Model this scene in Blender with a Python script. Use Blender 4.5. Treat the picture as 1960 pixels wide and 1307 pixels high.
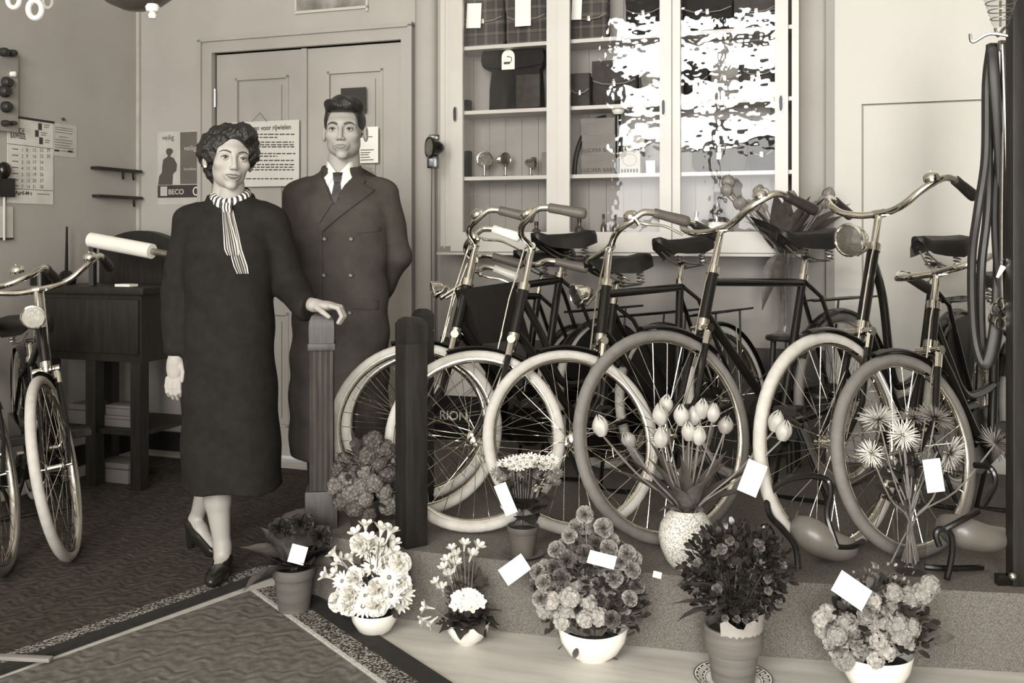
import bpy, bmesh, math, random
import numpy as np
from mathutils import Vector, Matrix, geometry, noise

for o in list(bpy.data.objects):
    bpy.data.objects.remove(o, do_unlink=True)
SC = bpy.context.scene
COL = SC.collection
PI = math.pi
random.seed(7)

# ------------------------------------------------------------------ camera, light, exposure
EYE = 1.24
FPX = 1850.0
cam_data = bpy.data.cameras.new('camera')
cam_data.sensor_width = 36.0
cam_data.lens = 36.0 * FPX / 1960.0
cam_data.shift_y = -(653.5 - 455.0) / 1960.0
cam_data.clip_start = 0.05
cam = bpy.data.objects.new('camera', cam_data)
COL.objects.link(cam)
cam.location = (0, 0, EYE)
cam.rotation_euler = (PI / 2, 0, 0)
SC.camera = cam

SC.view_settings.view_transform = 'Standard'
SC.view_settings.look = 'None'
SC.view_settings.gamma = 1.0
SC.view_settings.use_curve_mapping = False
SC.view_settings.exposure = 0.54

world = bpy.data.worlds.new('overcast_sky')
SC.world = world
world.use_nodes = True
bg = world.node_tree.nodes['Background']
bg.inputs[0].default_value = (0.95, 0.97, 1.0, 1)
bg.inputs[1].default_value = 0.7

# room frame: x along the back wall, y into the wall, z up; origin in the far left corner
CORNER = Vector((-2.209, 5.716, 0))
WALL_ROT = math.atan2(-0.3200, 0.9475)
ROOM = Matrix.Translation(CORNER) @ Matrix.Rotation(WALL_ROT, 4, 'Z')
ROOM_DEPTH = 7.4
ROOM_WIDTH = 5.9
ROOM_HEIGHT = 4.2


def area_light(name, loc, size_x, size_y, power, rot):
    ld = bpy.data.lights.new(name, 'AREA')
    ld.shape = 'RECTANGLE'
    ld.size, ld.size_y = size_x, size_y
    ld.energy = power
    ld.color = (1.0, 0.985, 0.96)
    lo = bpy.data.objects.new(name, ld)
    COL.objects.link(lo)
    lo.matrix_world = ROOM @ Matrix.Translation(loc) @ rot
    return lo


# daylight of the shop window in the street front, behind the camera
WIN = (1.25, 3.9, 0.60, 3.95)
SKYLINE = 2.35
area_light('shop_window_sky', ((WIN[0] + WIN[1]) / 2, -ROOM_DEPTH - 0.12, (SKYLINE + WIN[3]) / 2),
           WIN[1] - WIN[0], WIN[3] - SKYLINE, 320, Matrix.Rotation(PI / 2, 4, 'X'))
area_light('shop_window_street', ((WIN[0] + WIN[1]) / 2, -ROOM_DEPTH - 0.12, (SKYLINE + WIN[2]) / 2),
           WIN[1] - WIN[0], SKYLINE - WIN[2], 75, Matrix.Rotation(PI / 2, 4, 'X'))
# unseen opening further right, added to light the left wall
WIN2 = (4.45, 5.45, 0.35, 3.3)
area_light('added_right_daylight', ((WIN2[0] + WIN2[1]) / 2, -ROOM_DEPTH - 0.12, (WIN2[2] + WIN2[3]) / 2),
           WIN2[1] - WIN2[0], WIN2[3] - WIN2[2], 200, Matrix.Rotation(PI / 2, 4, 'X'))


# ------------------------------------------------------------------ helpers
def P(px, py, d):
    """a point of the shop at distance d"""
    return Vector(((px - 980.0) / FPX * d, d, EYE - (py - 455.0) / FPX * d))


def tone(g):
    if g > 0.46:
        return (min(1, g * 1.03), g * 0.99, g * 0.89, 1)
    if g > 0.12:
        return (g * 1.06, g * 0.985, g * 0.88, 1)
    return (g * 1.13, g * 0.97, g * 0.81, 1)


MATS = {}


def nd(nt, kind, **kw):
    n = nt.nodes.new(kind)
    for k, v in kw.items():
        setattr(n, k, v)
    return n


def mat(name, g, rough=0.6, metal=0.0, var=0.12, scale=9.0, bump=0.0, bscale=70.0, coat=0.0, spec=0.5, stretch=None, detail=4.0, sub=0.0):
    if name in MATS:
        return MATS[name]
    m = bpy.data.materials.new(name)
    m.use_nodes = True
    nt = m.node_tree
    b = nt.nodes['Principled BSDF']
    b.inputs['Roughness'].default_value = rough
    b.inputs['Metallic'].default_value = metal
    b.inputs['Coat Weight'].default_value = coat
    b.inputs['Coat Roughness'].default_value = 0.12
    b.inputs['Specular IOR Level'].default_value = spec
    b.inputs['Subsurface Weight'].default_value = sub
    tc = nd(nt, 'ShaderNodeTexCoord')
    src = tc.outputs['Object']
    if stretch:
        mp = nd(nt, 'ShaderNodeMapping')
        mp.inputs['Scale'].default_value = stretch
        nt.links.new(src, mp.inputs['Vector'])
        src = mp.outputs['Vector']
    nz = nd(nt, 'ShaderNodeTexNoise')
    nz.inputs['Scale'].default_value = scale
    nz.inputs['Detail'].default_value = detail
    nt.links.new(src, nz.inputs['Vector'])
    cr = nd(nt, 'ShaderNodeValToRGB')
    cr.color_ramp.elements[0].position = 0.3
    cr.color_ramp.elements[1].position = 0.7
    cr.color_ramp.elements[0].color = tone(max(0.002, g * (1 - var)))
    cr.color_ramp.elements[1].color = tone(min(0.95, g * (1 + var)))
    nt.links.new(nz.outputs['Fac'], cr.inputs['Fac'])
    nt.links.new(cr.outputs['Color'], b.inputs['Base Color'])
    if bump:
        n2 = nd(nt, 'ShaderNodeTexNoise')
        n2.inputs['Scale'].default_value = bscale
        n2.inputs['Detail'].default_value = 3
        nt.links.new(src, n2.inputs['Vector'])
        bp = nd(nt, 'ShaderNodeBump')
        bp.inputs['Strength'].default_value = bump
        bp.inputs['Distance'].default_value = 0.01
        nt.links.new(n2.outputs['Fac'], bp.inputs['Height'])
        nt.links.new(bp.outputs['Normal'], b.inputs['Normal'])
    MATS[name] = m
    return m


def math_node(nt, op, a, b=None, c=None):
    n = nd(nt, 'ShaderNodeMath', operation=op)
    for i, v in enumerate((a, b, c)):
        if v is None:
            continue
        if isinstance(v, (int, float)):
            n.inputs[i].default_value = v
        else:
            nt.links.new(v, n.inputs[i])
    return n.outputs[0]


def carpet_mat(name, g, var, zig):
    """wool carpet with an angular zigzag relief"""
    m = mat(name, g, rough=0.95, var=var, scale=38, spec=0.1)
    nt = m.node_tree
    b = nt.nodes['Principled BSDF']
    tc = nd(nt, 'ShaderNodeTexCoord')
    nz = nd(nt, 'ShaderNodeTexNoise')
    nz.inputs['Scale'].default_value = 14
    nt.links.new(tc.outputs['Object'], nz.inputs['Vector'])
    sp = nd(nt, 'ShaderNodeSeparateXYZ')
    nt.links.new(tc.outputs['Object'], sp.inputs[0])
    w = math_node(nt, 'MULTIPLY_ADD', nz.outputs['Fac'], 0.11, sp.outputs[1])
    pp = math_node(nt, 'PINGPONG', sp.outputs[0], 0.05)
    z = math_node(nt, 'MULTIPLY_ADD', pp, 0.9, w)
    s = math_node(nt, 'SINE', math_node(nt, 'MULTIPLY', z, 2 * PI / zig))
    n3 = nd(nt, 'ShaderNodeTexNoise')
    n3.inputs['Scale'].default_value = 420
    nt.links.new(tc.outputs['Object'], n3.inputs['Vector'])
    h = math_node(nt, 'MULTIPLY_ADD', n3.outputs['Fac'], 0.9, s)
    bp = nd(nt, 'ShaderNodeBump')
    bp.inputs['Strength'].default_value = 0.32
    bp.inputs['Distance'].default_value = 0.006
    nt.links.new(h, bp.inputs['Height'])
    nt.links.new(bp.outputs['Normal'], b.inputs['Normal'])
    return m


def speckle_mat(name, lo, hi, scale, thr=0.52, rough=0.9):
    """two-tone woven fleck"""
    m = bpy.data.materials.new(name)
    m.use_nodes = True
    nt = m.node_tree
    b = nt.nodes['Principled BSDF']
    b.inputs['Roughness'].default_value = rough
    b.inputs['Specular IOR Level'].default_value = 0.15
    tc = nd(nt, 'ShaderNodeTexCoord')
    nz = nd(nt, 'ShaderNodeTexNoise')
    nz.inputs['Scale'].default_value = scale
    nz.inputs['Detail'].default_value = 2
    nt.links.new(tc.outputs['Object'], nz.inputs['Vector'])
    cr = nd(nt, 'ShaderNodeValToRGB')
    cr.color_ramp.elements[0].position = thr - 0.05
    cr.color_ramp.elements[1].position = thr + 0.05
    cr.color_ramp.elements[0].color = tone(lo)
    cr.color_ramp.elements[1].color = tone(hi)
    nt.links.new(nz.outputs['Fac'], cr.inputs['Fac'])
    nt.links.new(cr.outputs['Color'], b.inputs['Base Color'])
    bp = nd(nt, 'ShaderNodeBump')
    bp.inputs['Strength'].default_value = 0.4
    bp.inputs['Distance'].default_value = 0.004
    nt.links.new(nz.outputs['Fac'], bp.inputs['Height'])
    nt.links.new(bp.outputs['Normal'], b.inputs['Normal'])
    MATS[name] = m
    return m


def glass_mat(name, ripple=0.0, rscale=5.0, tint=0.97, ior=1.5):
    """clear pane: transmits straight through, reflects by Fresnel, old glass ripples"""
    m = bpy.data.materials.new(name)
    m.use_nodes = True
    nt = m.node_tree
    nt.nodes.clear()
    out = nd(nt, 'ShaderNodeOutputMaterial')
    mx = nd(nt, 'ShaderNodeMixShader')
    tr = nd(nt, 'ShaderNodeBsdfTransparent')
    tr.inputs['Color'].default_value = (tint, tint, tint, 1)
    gl = nd(nt, 'ShaderNodeBsdfGlossy')
    gl.inputs['Roughness'].default_value = 0.015
    lw = nd(nt, 'ShaderNodeLayerWeight')
    lw.inputs['Blend'].default_value = 0.5
    f0 = ((ior - 1) / (ior + 1)) ** 2 * 1.25
    p5 = math_node(nt, 'POWER', lw.outputs['Facing'], 5.0)
    fr = math_node(nt, 'MULTIPLY_ADD', p5, 1 - f0, f0)
    nt.links.new(fr, mx.inputs[0])
    nt.links.new(tr.outputs[0], mx.inputs[1])
    nt.links.new(gl.outputs[0], mx.inputs[2])
    nt.links.new(mx.outputs[0], out.inputs[0])
    if ripple:
        tc = nd(nt, 'ShaderNodeTexCoord')
        nz = nd(nt, 'ShaderNodeTexNoise')
        nz.inputs['Scale'].default_value = rscale
        nz.inputs['Detail'].default_value = 4
        nz.inputs['Roughness'].default_value = 0.6
        nt.links.new(tc.outputs['Object'], nz.inputs['Vector'])
        bp = nd(nt, 'ShaderNodeBump')
        bp.inputs['Strength'].default_value = ripple
        bp.inputs['Distance'].default_value = 0.02
        nt.links.new(nz.outputs['Fac'], bp.inputs['Height'])
        nt.links.new(bp.outputs['Normal'], gl.inputs['Normal'])
    MATS[name] = m
    return m


class MB:
    """collects faces for one mesh"""

    def __init__(self, M=None):
        self.v, self.f, self.mi = [], [], []
        self.M = M
        self.cur = 0

    def add(self, vs, fs, M=None):
        n = len(self.v)
        M = M if M is not None else self.M
        if M is None:
            self.v += [tuple(p) for p in vs]
        else:
            self.v += [tuple(M @ Vector(p)) for p in vs]
        self.f += [tuple(i + n for i in f) for f in fs]
        self.mi += [self.cur] * len(fs)
        return self

    def box(self, x0, x1, y0, y1, z0, z1, M=None, bev=0.0):
        if bev > 0:
            b = bev
            vs, fs = [], []
            bm = bmesh.new()
            bmesh.ops.create_cube(bm, size=1)
            for v in bm.verts:
                v.co = Vector(((x0 + x1) / 2 + v.co.x * (x1 - x0), (y0 + y1) / 2 + v.co.y * (y1 - y0), (z0 + z1) / 2 + v.co.z * (z1 - z0)))
            bmesh.ops.bevel(bm, geom=list(bm.edges), offset=b, segments=2, affect='EDGES', profile=0.6)
            bm.verts.index_update()
            vs = [v.co.copy() for v in bm.verts]
            fs = [tuple(v.index for v in f.verts) for f in bm.faces]
            bm.free()
            return self.add(vs, fs, M)
        vs = [(x, y, z) for z in (z0, z1) for y in (y0, y1) for x in (x0, x1)]
        fs = [(0, 2, 3, 1), (4, 5, 7, 6), (0, 1, 5, 4), (2, 6, 7, 3), (0, 4, 6, 2), (1, 3, 7, 5)]
        return self.add(vs, fs, M)

    def tube(self, pts, r, n=8, closed=False, caps=True, M=None, flat=None):
        pts = [Vector(p) for p in pts]
        k = len(pts)
        rs = r if isinstance(r, (list, tuple)) else [r] * k
        vs, fs = [], []
        prev = None
        for i, p in enumerate(pts):
            if closed:
                t = pts[(i + 1) % k] - pts[i - 1]
            else:
                t = pts[min(i + 1, k - 1)] - pts[max(i - 1, 0)]
            t.normalize()
            if prev is None:
                a = Vector((0, 0, 1)) if abs(t.z) < 0.9 else Vector((1, 0, 0))
                u = (a - t * a.dot(t)).normalized()
            else:
                u = (prev - t * prev.dot(t)).normalized()
            prev = u
            w = t.cross(u)
            for j in range(n):
                an = 2 * PI * j / n
                c, s = math.cos(an), math.sin(an)
                if flat:
                    c *= flat
                vs.append(p + (u * c + w * s) * rs[i])
        m = k if closed else k - 1
        for i in range(m):
            for j in range(n):
                a, b = i * n + j, i * n + (j + 1) % n
                c, d = ((i + 1) % k) * n + (j + 1) % n, ((i + 1) % k) * n + j
                fs.append((a, b, c, d))
        if caps and not closed:
            fs.append(tuple(range(n - 1, -1, -1)))
            fs.append(tuple((k - 1) * n + j for j in range(n)))
        return self.add(vs, fs, M)

    def lathe(self, prof, n=24, M=None, caps=True, a0=0.0, a1=2 * PI, sx=1.0, sy=1.0):
        full = abs(a1 - a0 - 2 * PI) < 1e-6
        cols = n if full else n + 1
        vs, fs = [], []
        for r, z in prof:
            for j in range(cols):
                an = a0 + (a1 - a0) * j / n
                vs.append((r * math.cos(an) * sx, r * math.sin(an) * sy, z))
        for i in range(len(prof) - 1):
            for j in range(n):
                b = (j + 1) % cols
                fs.append((i * cols + j, i * cols + b, (i + 1) * cols + b, (i + 1) * cols + j))
        if caps and full:
            if prof[0][0] > 1e-5:
                fs.append(tuple(range(n - 1, -1, -1)))
            if prof[-1][0] > 1e-5:
                fs.append(tuple((len(prof) - 1) * n + j for j in range(n)))
        return self.add(vs, fs, M)

    def loft(self, rings, M=None, caps=True, closed=True):
        n = len(rings[0])
        vs = [p for r in rings for p in r]
        fs = []
        for i in range(len(rings) - 1):
            for j in range(n if closed else n - 1):
                b = (j + 1) % n
                fs.append((i * n + j, i * n + b, (i + 1) * n + b, (i + 1) * n + j))
        if caps and closed:
            fs.append(tuple(range(n - 1, -1, -1)))
            fs.append(tuple((len(rings) - 1) * n + j for j in range(n)))
        return self.add(vs, fs, M)

    def prism(self, poly, z0, z1, M=None):
        n = len(poly)
        vs = [(x, y, z0) for x, y in poly] + [(x, y, z1) for x, y in poly]
        fs = [tuple(range(n - 1, -1, -1)), tuple(range(n, 2 * n))]
        fs += [(j, (j + 1) % n, n + (j + 1) % n, n + j) for j in range(n)]
        return self.add(vs, fs, M)

    def ball(self, c, r, n=12, m=8, M=None):
        rx, ry, rz = r if isinstance(r, (tuple, list)) else (r, r, r)
        vs, fs = [], []
        for i in range(1, m):
            th = PI * i / m
            for j in range(n):
                ph = 2 * PI * j / n
                vs.append((c[0] + rx * math.sin(th) * math.cos(ph), c[1] + ry * math.sin(th) * math.sin(ph), c[2] + rz * math.cos(th)))
        t = len(vs)
        vs += [(c[0], c[1], c[2] + rz), (c[0], c[1], c[2] - rz)]
        for i in range(m - 2):
            for j in range(n):
                b = (j + 1) % n
                fs.append((i * n + j, (i + 1) * n + j, (i + 1) * n + b, i * n + b))
        for j in range(n):
            b = (j + 1) % n
            fs.append((t, j, b))
            fs.append((t + 1, (m - 2) * n + b, (m - 2) * n + j))
        return self.add(vs, fs, M)

    def mesh(self, name, mats, smooth=True, angle=0.7):
        me = bpy.data.meshes.new(name)
        me.from_pydata(self.v, [], self.f)
        if not isinstance(mats, (list, tuple)):
            mats = [mats]
        for m in mats:
            me.materials.append(m)
        if len(mats) > 1:
            me.polygons.foreach_set('material_index', self.mi)
        me.validate()
        if smooth:
            me.shade_smooth()
            me.set_sharp_from_angle(angle=angle)
        me.update()
        return me

    def build(self, name, mats, parent=None, smooth=True, angle=0.7, Mw=None):
        o = bpy.data.objects.new(name, self.mesh(name, mats, smooth, angle))
        COL.objects.link(o)
        if parent is not None:
            o.parent = parent
        if Mw is not None:
            o.matrix_local = Mw
        return o


def tag(o, label=None, cat=None, group=None, kind=None):
    if label:
        o['label'] = label
    if cat:
        o['category'] = cat
    if group:
        o['group'] = group
    if kind:
        o['kind'] = kind
    return o


def empty(name, M=None, label=None, cat=None, group=None):
    o = bpy.data.objects.new(name, None)
    o.empty_display_size = 0.05
    COL.objects.link(o)
    if M is not None:
        o.matrix_world = M
    return tag(o, label, cat, group)


def share(name, mesh, parent=None, M=None):
    o = bpy.data.objects.new(name, mesh)
    COL.objects.link(o)
    if parent is not None:
        o.parent = parent
    if M is not None:
        o.matrix_local = M
    return o


def T(x, y, z):
    return Matrix.Translation((x, y, z))


def R(a, ax):
    return Matrix.Rotation(a, 4, ax)


def S3(x, y, z):
    return Matrix.Diagonal((x, y, z, 1))


def text(name, body, size, m, parent, M, align='LEFT', extrude=0.0004, bold=0.0, sx=1.0):
    cu = bpy.data.curves.new(name, 'FONT')
    cu.body = body
    cu.size = size
    cu.align_x = align
    cu.extrude = extrude
    cu.offset = bold
    cu.materials.append(m)
    t = bpy.data.objects.new(name, cu)
    COL.objects.link(t)
    dg = bpy.context.evaluated_depsgraph_get()
    me = bpy.data.meshes.new_from_object(t.evaluated_get(dg))
    bpy.data.objects.remove(t, do_unlink=True)
    bpy.data.curves.remove(cu)
    if not me.materials:
        me.materials.append(m)
    return share(name, me, parent, M @ S3(sx, 1, 1))


def smooth_path(pts, k=6, closed=False):
    """Catmull-Rom through the points"""
    pts = [Vector(p) for p in pts]
    n = len(pts)
    out = []
    rng = range(n) if closed else range(n - 1)
    for i in rng:
        if closed:
            p0, p1, p2, p3 = pts[i - 1], pts[i], pts[(i + 1) % n], pts[(i + 2) % n]
        else:
            p0, p1, p2, p3 = pts[max(i - 1, 0)], pts[i], pts[i + 1], pts[min(i + 2, n - 1)]
        for j in range(k):
            t = j / k
            out.append(0.5 * ((2 * p1) + (p2 - p0) * t + (2 * p0 - 5 * p1 + 4 * p2 - p3) * t * t + (3 * p1 - p0 - 3 * p2 + p3) * t ** 3))
    if not closed:
        out.append(pts[-1])
    return out


# ------------------------------------------------------------------ materials
M_WALL = mat('wall_paint', 0.35, 0.75, var=0.06, scale=2.5, bump=0.05, bscale=30)
M_WALL_R = mat('white_wall_paint', 0.52, 0.6, var=0.03, scale=2.0, bump=0.03, bscale=30)
M_DADO = mat('grey_dado_paint', 0.27, 0.6, var=0.05, scale=3)
M_CEIL = mat('ceiling_plaster', 0.45, 0.9, var=0.04, scale=2)
M_DOOR = mat('door_paint', 0.34, 0.42, var=0.05, scale=4, bump=0.03, bscale=25)
M_CABINET = mat('cabinet_paint', 0.47, 0.35, var=0.04, scale=5, bump=0.02)
M_CABINET_IN = mat('cabinet_back_paint', 0.25, 0.55, var=0.05, scale=5)
M_LINO = mat('linoleum', 0.50, 0.42, var=0.16, scale=5, stretch=(0.6, 4, 1), bump=0.03)
M_SISAL = speckle_mat('sisal_matting', 0.10, 0.17, 300, 0.5)
M_CARPET = carpet_mat('dark_carpet', 0.052, 0.35, 0.045)
M_CARPET2 = carpet_mat('figured_carpet', 0.125, 0.25, 0.055)
M_BORDER = speckle_mat('carpet_border', 0.03, 0.34, 150, 0.53)
M_EDGE = mat('carpet_edge', 0.014, 0.95, var=0.3, scale=50)
M_LINE = mat('carpet_line', 0.45, 0.95, var=0.3, scale=120)
M_DARKWOOD = mat('dark_stained_wood', 0.013, 0.45, var=0.4, scale=10, stretch=(6, 6, 0.7), bump=0.05)
M_NEWEL = mat('weathered_wood', 0.036, 0.5, var=0.35, scale=12, stretch=(6, 6, 0.6), bump=0.06)
M_BLACK = mat('black_enamel', 0.007, 0.22, var=0.15, scale=20, coat=0.25, spec=0.35)
M_SHOPWALL = mat('shop_wall_paint', 0.22, 0.8, var=0.1, scale=2)
M_CHROME = mat('chrome', 0.80, 0.12, metal=1.0, var=0.05, scale=30)
M_STEEL = mat('dull_steel', 0.45, 0.35, metal=1.0, var=0.1, scale=30)
M_TYRE = mat('cream_tyre_rubber', 0.46, 0.75, var=0.10, scale=30, bump=0.12, bscale=260)
M_TYRE_GREY = mat('grey_tyre_rubber', 0.15, 0.75, var=0.10, scale=30, bump=0.12, bscale=260)
M_GRIP = mat('grey_grip_rubber', 0.085, 0.55, var=0.12, scale=30)
M_GRIP_BLACK = mat('black_grip_rubber', 0.02, 0.5, var=0.15, scale=30)
M_GRIP_WHITE = mat('white_grip_celluloid', 0.75, 0.35, var=0.04, scale=30)
M_LEATHER = mat('black_leather', 0.008, 0.5, var=0.3, scale=40, bump=0.08, bscale=300)
M_LENS = glass_mat('lamp_lens', 0.5, 60, 0.85)
M_PAPER = mat('white_card', 0.82, 0.7, var=0.02, scale=6)
M_INK = mat('print_ink', 0.04, 0.7, var=0.1, scale=20)
M_BRASS = mat('brass', 0.35, 0.35, metal=1.0, var=0.2, scale=30)

# ------------------------------------------------------------------ the room
def structure(o):
    o['kind'] = 'structure'
    return o


def room_mb():
    return MB()


structure(MB().box(-1.2, ROOM_WIDTH + 0.2, -ROOM_DEPTH - 0.2, 0.3, -0.1, 0.0).build('floor', M_LINO, smooth=False, Mw=ROOM))
structure(MB().box(-0.2, ROOM_WIDTH + 0.2, -ROOM_DEPTH - 0.2, 0.3, ROOM_HEIGHT, ROOM_HEIGHT + 0.1).build('ceiling', M_CEIL, smooth=False, Mw=ROOM))
structure(MB().box(-0.15, 0.0, -ROOM_DEPTH, 0.15, 0, ROOM_HEIGHT).build('wall_left', M_WALL, smooth=False, Mw=ROOM))
structure(MB().box(ROOM_WIDTH, ROOM_WIDTH + 0.15, -ROOM_DEPTH, 0.15, 0, ROOM_HEIGHT).build('wall_right', M_SHOPWALL, smooth=False, Mw=ROOM))
fw = MB()
x0, x1, z0, z1 = WIN
fw.box(-0.15, x0, -ROOM_DEPTH - 0.15, -ROOM_DEPTH, 0, ROOM_HEIGHT)
fw.box(x1, WIN2[0], -ROOM_DEPTH - 0.15, -ROOM_DEPTH, 0, ROOM_HEIGHT)
fw.box(WIN2[1], ROOM_WIDTH + 0.15, -ROOM_DEPTH - 0.15, -ROOM_DEPTH, 0, ROOM_HEIGHT)
fw.box(WIN2[0], WIN2[1], -ROOM_DEPTH - 0.15, -ROOM_DEPTH, 0, WIN2[2])
fw.box(WIN2[0], WIN2[1], -ROOM_DEPTH - 0.15, -ROOM_DEPTH, WIN2[3], ROOM_HEIGHT)
fw.box(x0, x1, -ROOM_DEPTH - 0.15, -ROOM_DEPTH, 0, z0)
fw.box(x0, x1, -ROOM_DEPTH - 0.15, -ROOM_DEPTH, z1, ROOM_HEIGHT)
structure(fw.build('wall_front', M_SHOPWALL, smooth=False, Mw=ROOM))
w1 = structure(bpy.data.objects.new('window_1', None))
COL.objects.link(w1)
w1.matrix_world = ROOM
f = MB()
f.box(x0, x1, -ROOM_DEPTH - 0.06, -ROOM_DEPTH + 0.02, z0, z0 + 0.06)
f.box(x0, x1, -ROOM_DEPTH - 0.06, -ROOM_DEPTH + 0.02, z1 - 0.06, z1)
f.box(x0, x1, -ROOM_DEPTH - 0.06, -ROOM_DEPTH + 0.02, 3.08, 3.26)  # wide bars added to the unseen window to break up its reflection
f.box(x0, x1, -ROOM_DEPTH - 0.06, -ROOM_DEPTH + 0.02, 3.56, 3.64)
f.box(x0, x1, -ROOM_DEPTH - 0.06, -ROOM_DEPTH + 0.02, 2.66, 2.80)
f.box(x0, x1, -ROOM_DEPTH - 0.06, -ROOM_DEPTH + 0.02, SKYLINE - 0.04, SKYLINE + 0.04)
for xx in (x0, x0 + (x1 - x0) * 0.5 - 0.03, x1 - 0.06):
    f.box(xx, xx + 0.06, -ROOM_DEPTH - 0.06, -ROOM_DEPTH + 0.02, z0, z1)
f.build('window_frame_added_bars', M_DARKWOOD, w1, smooth=False)


def tx(px, off=0.0):
    """distance along the back wall seen at column px (off = distance in front of the wall)"""
    k = (px - 980.0) / FPX
    # point = CORNER + t*w - off*(-n); solve X = k*Y
    wx, wy = 0.9475, -0.3200
    ox, oy = CORNER.x - 0.32 * off, CORNER.y - 0.9475 * off
    return (k * oy - ox) / (wx - k * wy)


def tz(px, py, off=0.0):
    t = tx(px, off)
    d = CORNER.y - 0.32 * t - 0.9475 * off
    return EYE - (py - 455.0) / FPX * d


def lx(px, off=0.0):
    """distance from the corner along the left wall (positive towards the camera) at column px"""
    k = (px - 980.0) / FPX
    ox, oy = CORNER.x + 0.9475 * off, CORNER.y - 0.32 * off
    return (k * oy - ox) / (-0.32 + k * 0.9475)


def lz(px, py, off=0.0):
    t = lx(px, off)
    d = CORNER.y - 0.32 * off - 0.9475 * t
    return EYE - (py - 455.0) / FPX * d


LEFT = ROOM @ R(PI / 2, 'Z')          # x from the camera side to the corner, y into the left wall

# door opening in the back wall
DX0, DX1 = tx(411), tx(772)
DZ = tz(590, 90)
T_CAB0, T_CAB1 = tx(843), tx(1529)
T_NICHE = tx(1597)
T_COL0, T_COL1 = tx(797), tx(838)
bw = MB()
bw.box(-0.15, DX0, 0, 0.15, 0, ROOM_HEIGHT)
bw.box(DX1, T_NICHE, 0, 0.15, 0, ROOM_HEIGHT)
bw.box(DX0, DX1, 0, 0.15, DZ, ROOM_HEIGHT)
structure(bw.build('wall_back', M_WALL, smooth=False, Mw=ROOM))
# white wall to the right, standing slightly forward, with a flush cupboard door cut into it
WR = 0.07
cx0, cx1, cz1 = tx(1651, WR), tx(1985, WR), tz(1651, 201, WR)
bw = MB()
bw.box(T_NICHE, cx0 - 0.004, -WR, 0.15, 0, ROOM_HEIGHT)
bw.box(cx0 - 0.004, ROOM_WIDTH, -WR, 0.15, cz1 + 0.004, ROOM_HEIGHT)
bw.box(cx0 - 0.004, ROOM_WIDTH, -WR + 0.03, 0.15, 0, cz1 + 0.004)
structure(bw.build('wall_back_white', M_WALL_R, smooth=False, Mw=ROOM))
d2 = structure(MB().box(cx0 + 0.004, cx1, -WR - 0.001, -WR + 0.028, 0.02, cz1 - 0.005).build('door_2', M_WALL_R, smooth=False, Mw=ROOM))
structure(MB().box(T_NICHE - 0.035, T_NICHE, -WR - 0.012, 0, 0, ROOM_HEIGHT).build('trim_1', M_DADO, smooth=False, Mw=ROOM))
# corner bead and baseboard
structure(MB().box(0, 0.02, -0.02, 0, 0, ROOM_HEIGHT).build('trim_2', mat('corner_bead', 0.38, 0.6), smooth=False, Mw=ROOM))
structure(MB().box(0.02, DX0 - 0.1, -0.02, 0, 0, 0.11).build('baseboard_back', M_DARKWOOD, smooth=False, Mw=ROOM))
structure(MB().box(0, 0.02, -6.5, -0.02, 0, 0.11).build('baseboard_left', M_DARKWOOD, smooth=False, Mw=ROOM))

# the panelled double door
dr = structure(bpy.data.objects.new('door_1', None))
COL.objects.link(dr)
dr.matrix_world = ROOM
fr = MB()
FWD = 0.075
fr.box(DX0 - FWD, DX0, -0.03, 0.05, 0, DZ + FWD)
fr.box(DX1, DX1 + FWD * 0.75, -0.03, 0.05, 0, DZ + FWD)
fr.box(DX0, DX1, -0.03, 0.05, DZ, DZ + FWD)
fr.box(DX0 - FWD - 0.012, DX0 - FWD + 0.012, -0.045, 0.0, 0, DZ + FWD)
fr.box(DX0 - FWD - 0.012, DX1 + FWD * 0.75 + 0.012, -0.045, 0.0, DZ + FWD - 0.012, DZ + FWD + 0.012)
fr.box(DX1 + FWD * 0.75 - 0.012, DX1 + FWD * 0.75 + 0.012, -0.045, 0.0, 0, DZ + FWD)
fr.build('door_frame', M_DOOR, dr, smooth=False)
DM = tx(583)


def panelled_leaf(xa, xb, openings):
    """door leaf with raised-and-fielded panels"""
    m = MB()
    ys, ye = 0.015, 0.05
    zs = sorted({0.02, DZ - 0.006} | {z for o in openings for z in o[2:]})
    la, lb = openings[0][0], openings[0][1]
    m.box(xa, la, ys, ye, 0.02, DZ - 0.006)
    m.box(lb, xb, ys, ye, 0.02, DZ - 0.006)
    zz = 0.02
    for (_, _, a, b) in sorted(openings, key=lambda o: o[2]):
        m.box(la, lb, ys, ye, zz, a)
        zz = b
    m.box(la, lb, ys, ye, zz, DZ - 0.006)
    leaf = m.build('door_leaf', M_DOOR, dr, smooth=False)
    for (a, b, c, d) in openings:
        q = MB()
        g = 0.014
        e = 0.05
        q.box(a, b, ys + 0.014, ye - 0.004, c, d)
        q.box(a + e, b - e, ys + 0.004, ys + 0.016, c + e, d - e)
        # mould around the opening
        for (p0, p1, r0, r1) in ((a, a + g, c, d), (b - g, b, c, d), (a, b, c, c + g), (a, b, d - g, d)):
            q.box(p0, p1, ys - 0.006, ys + 0.016, r0, r1)
        q.build('door_panel', M_DOOR, leaf, smooth=False)
    return leaf


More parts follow.
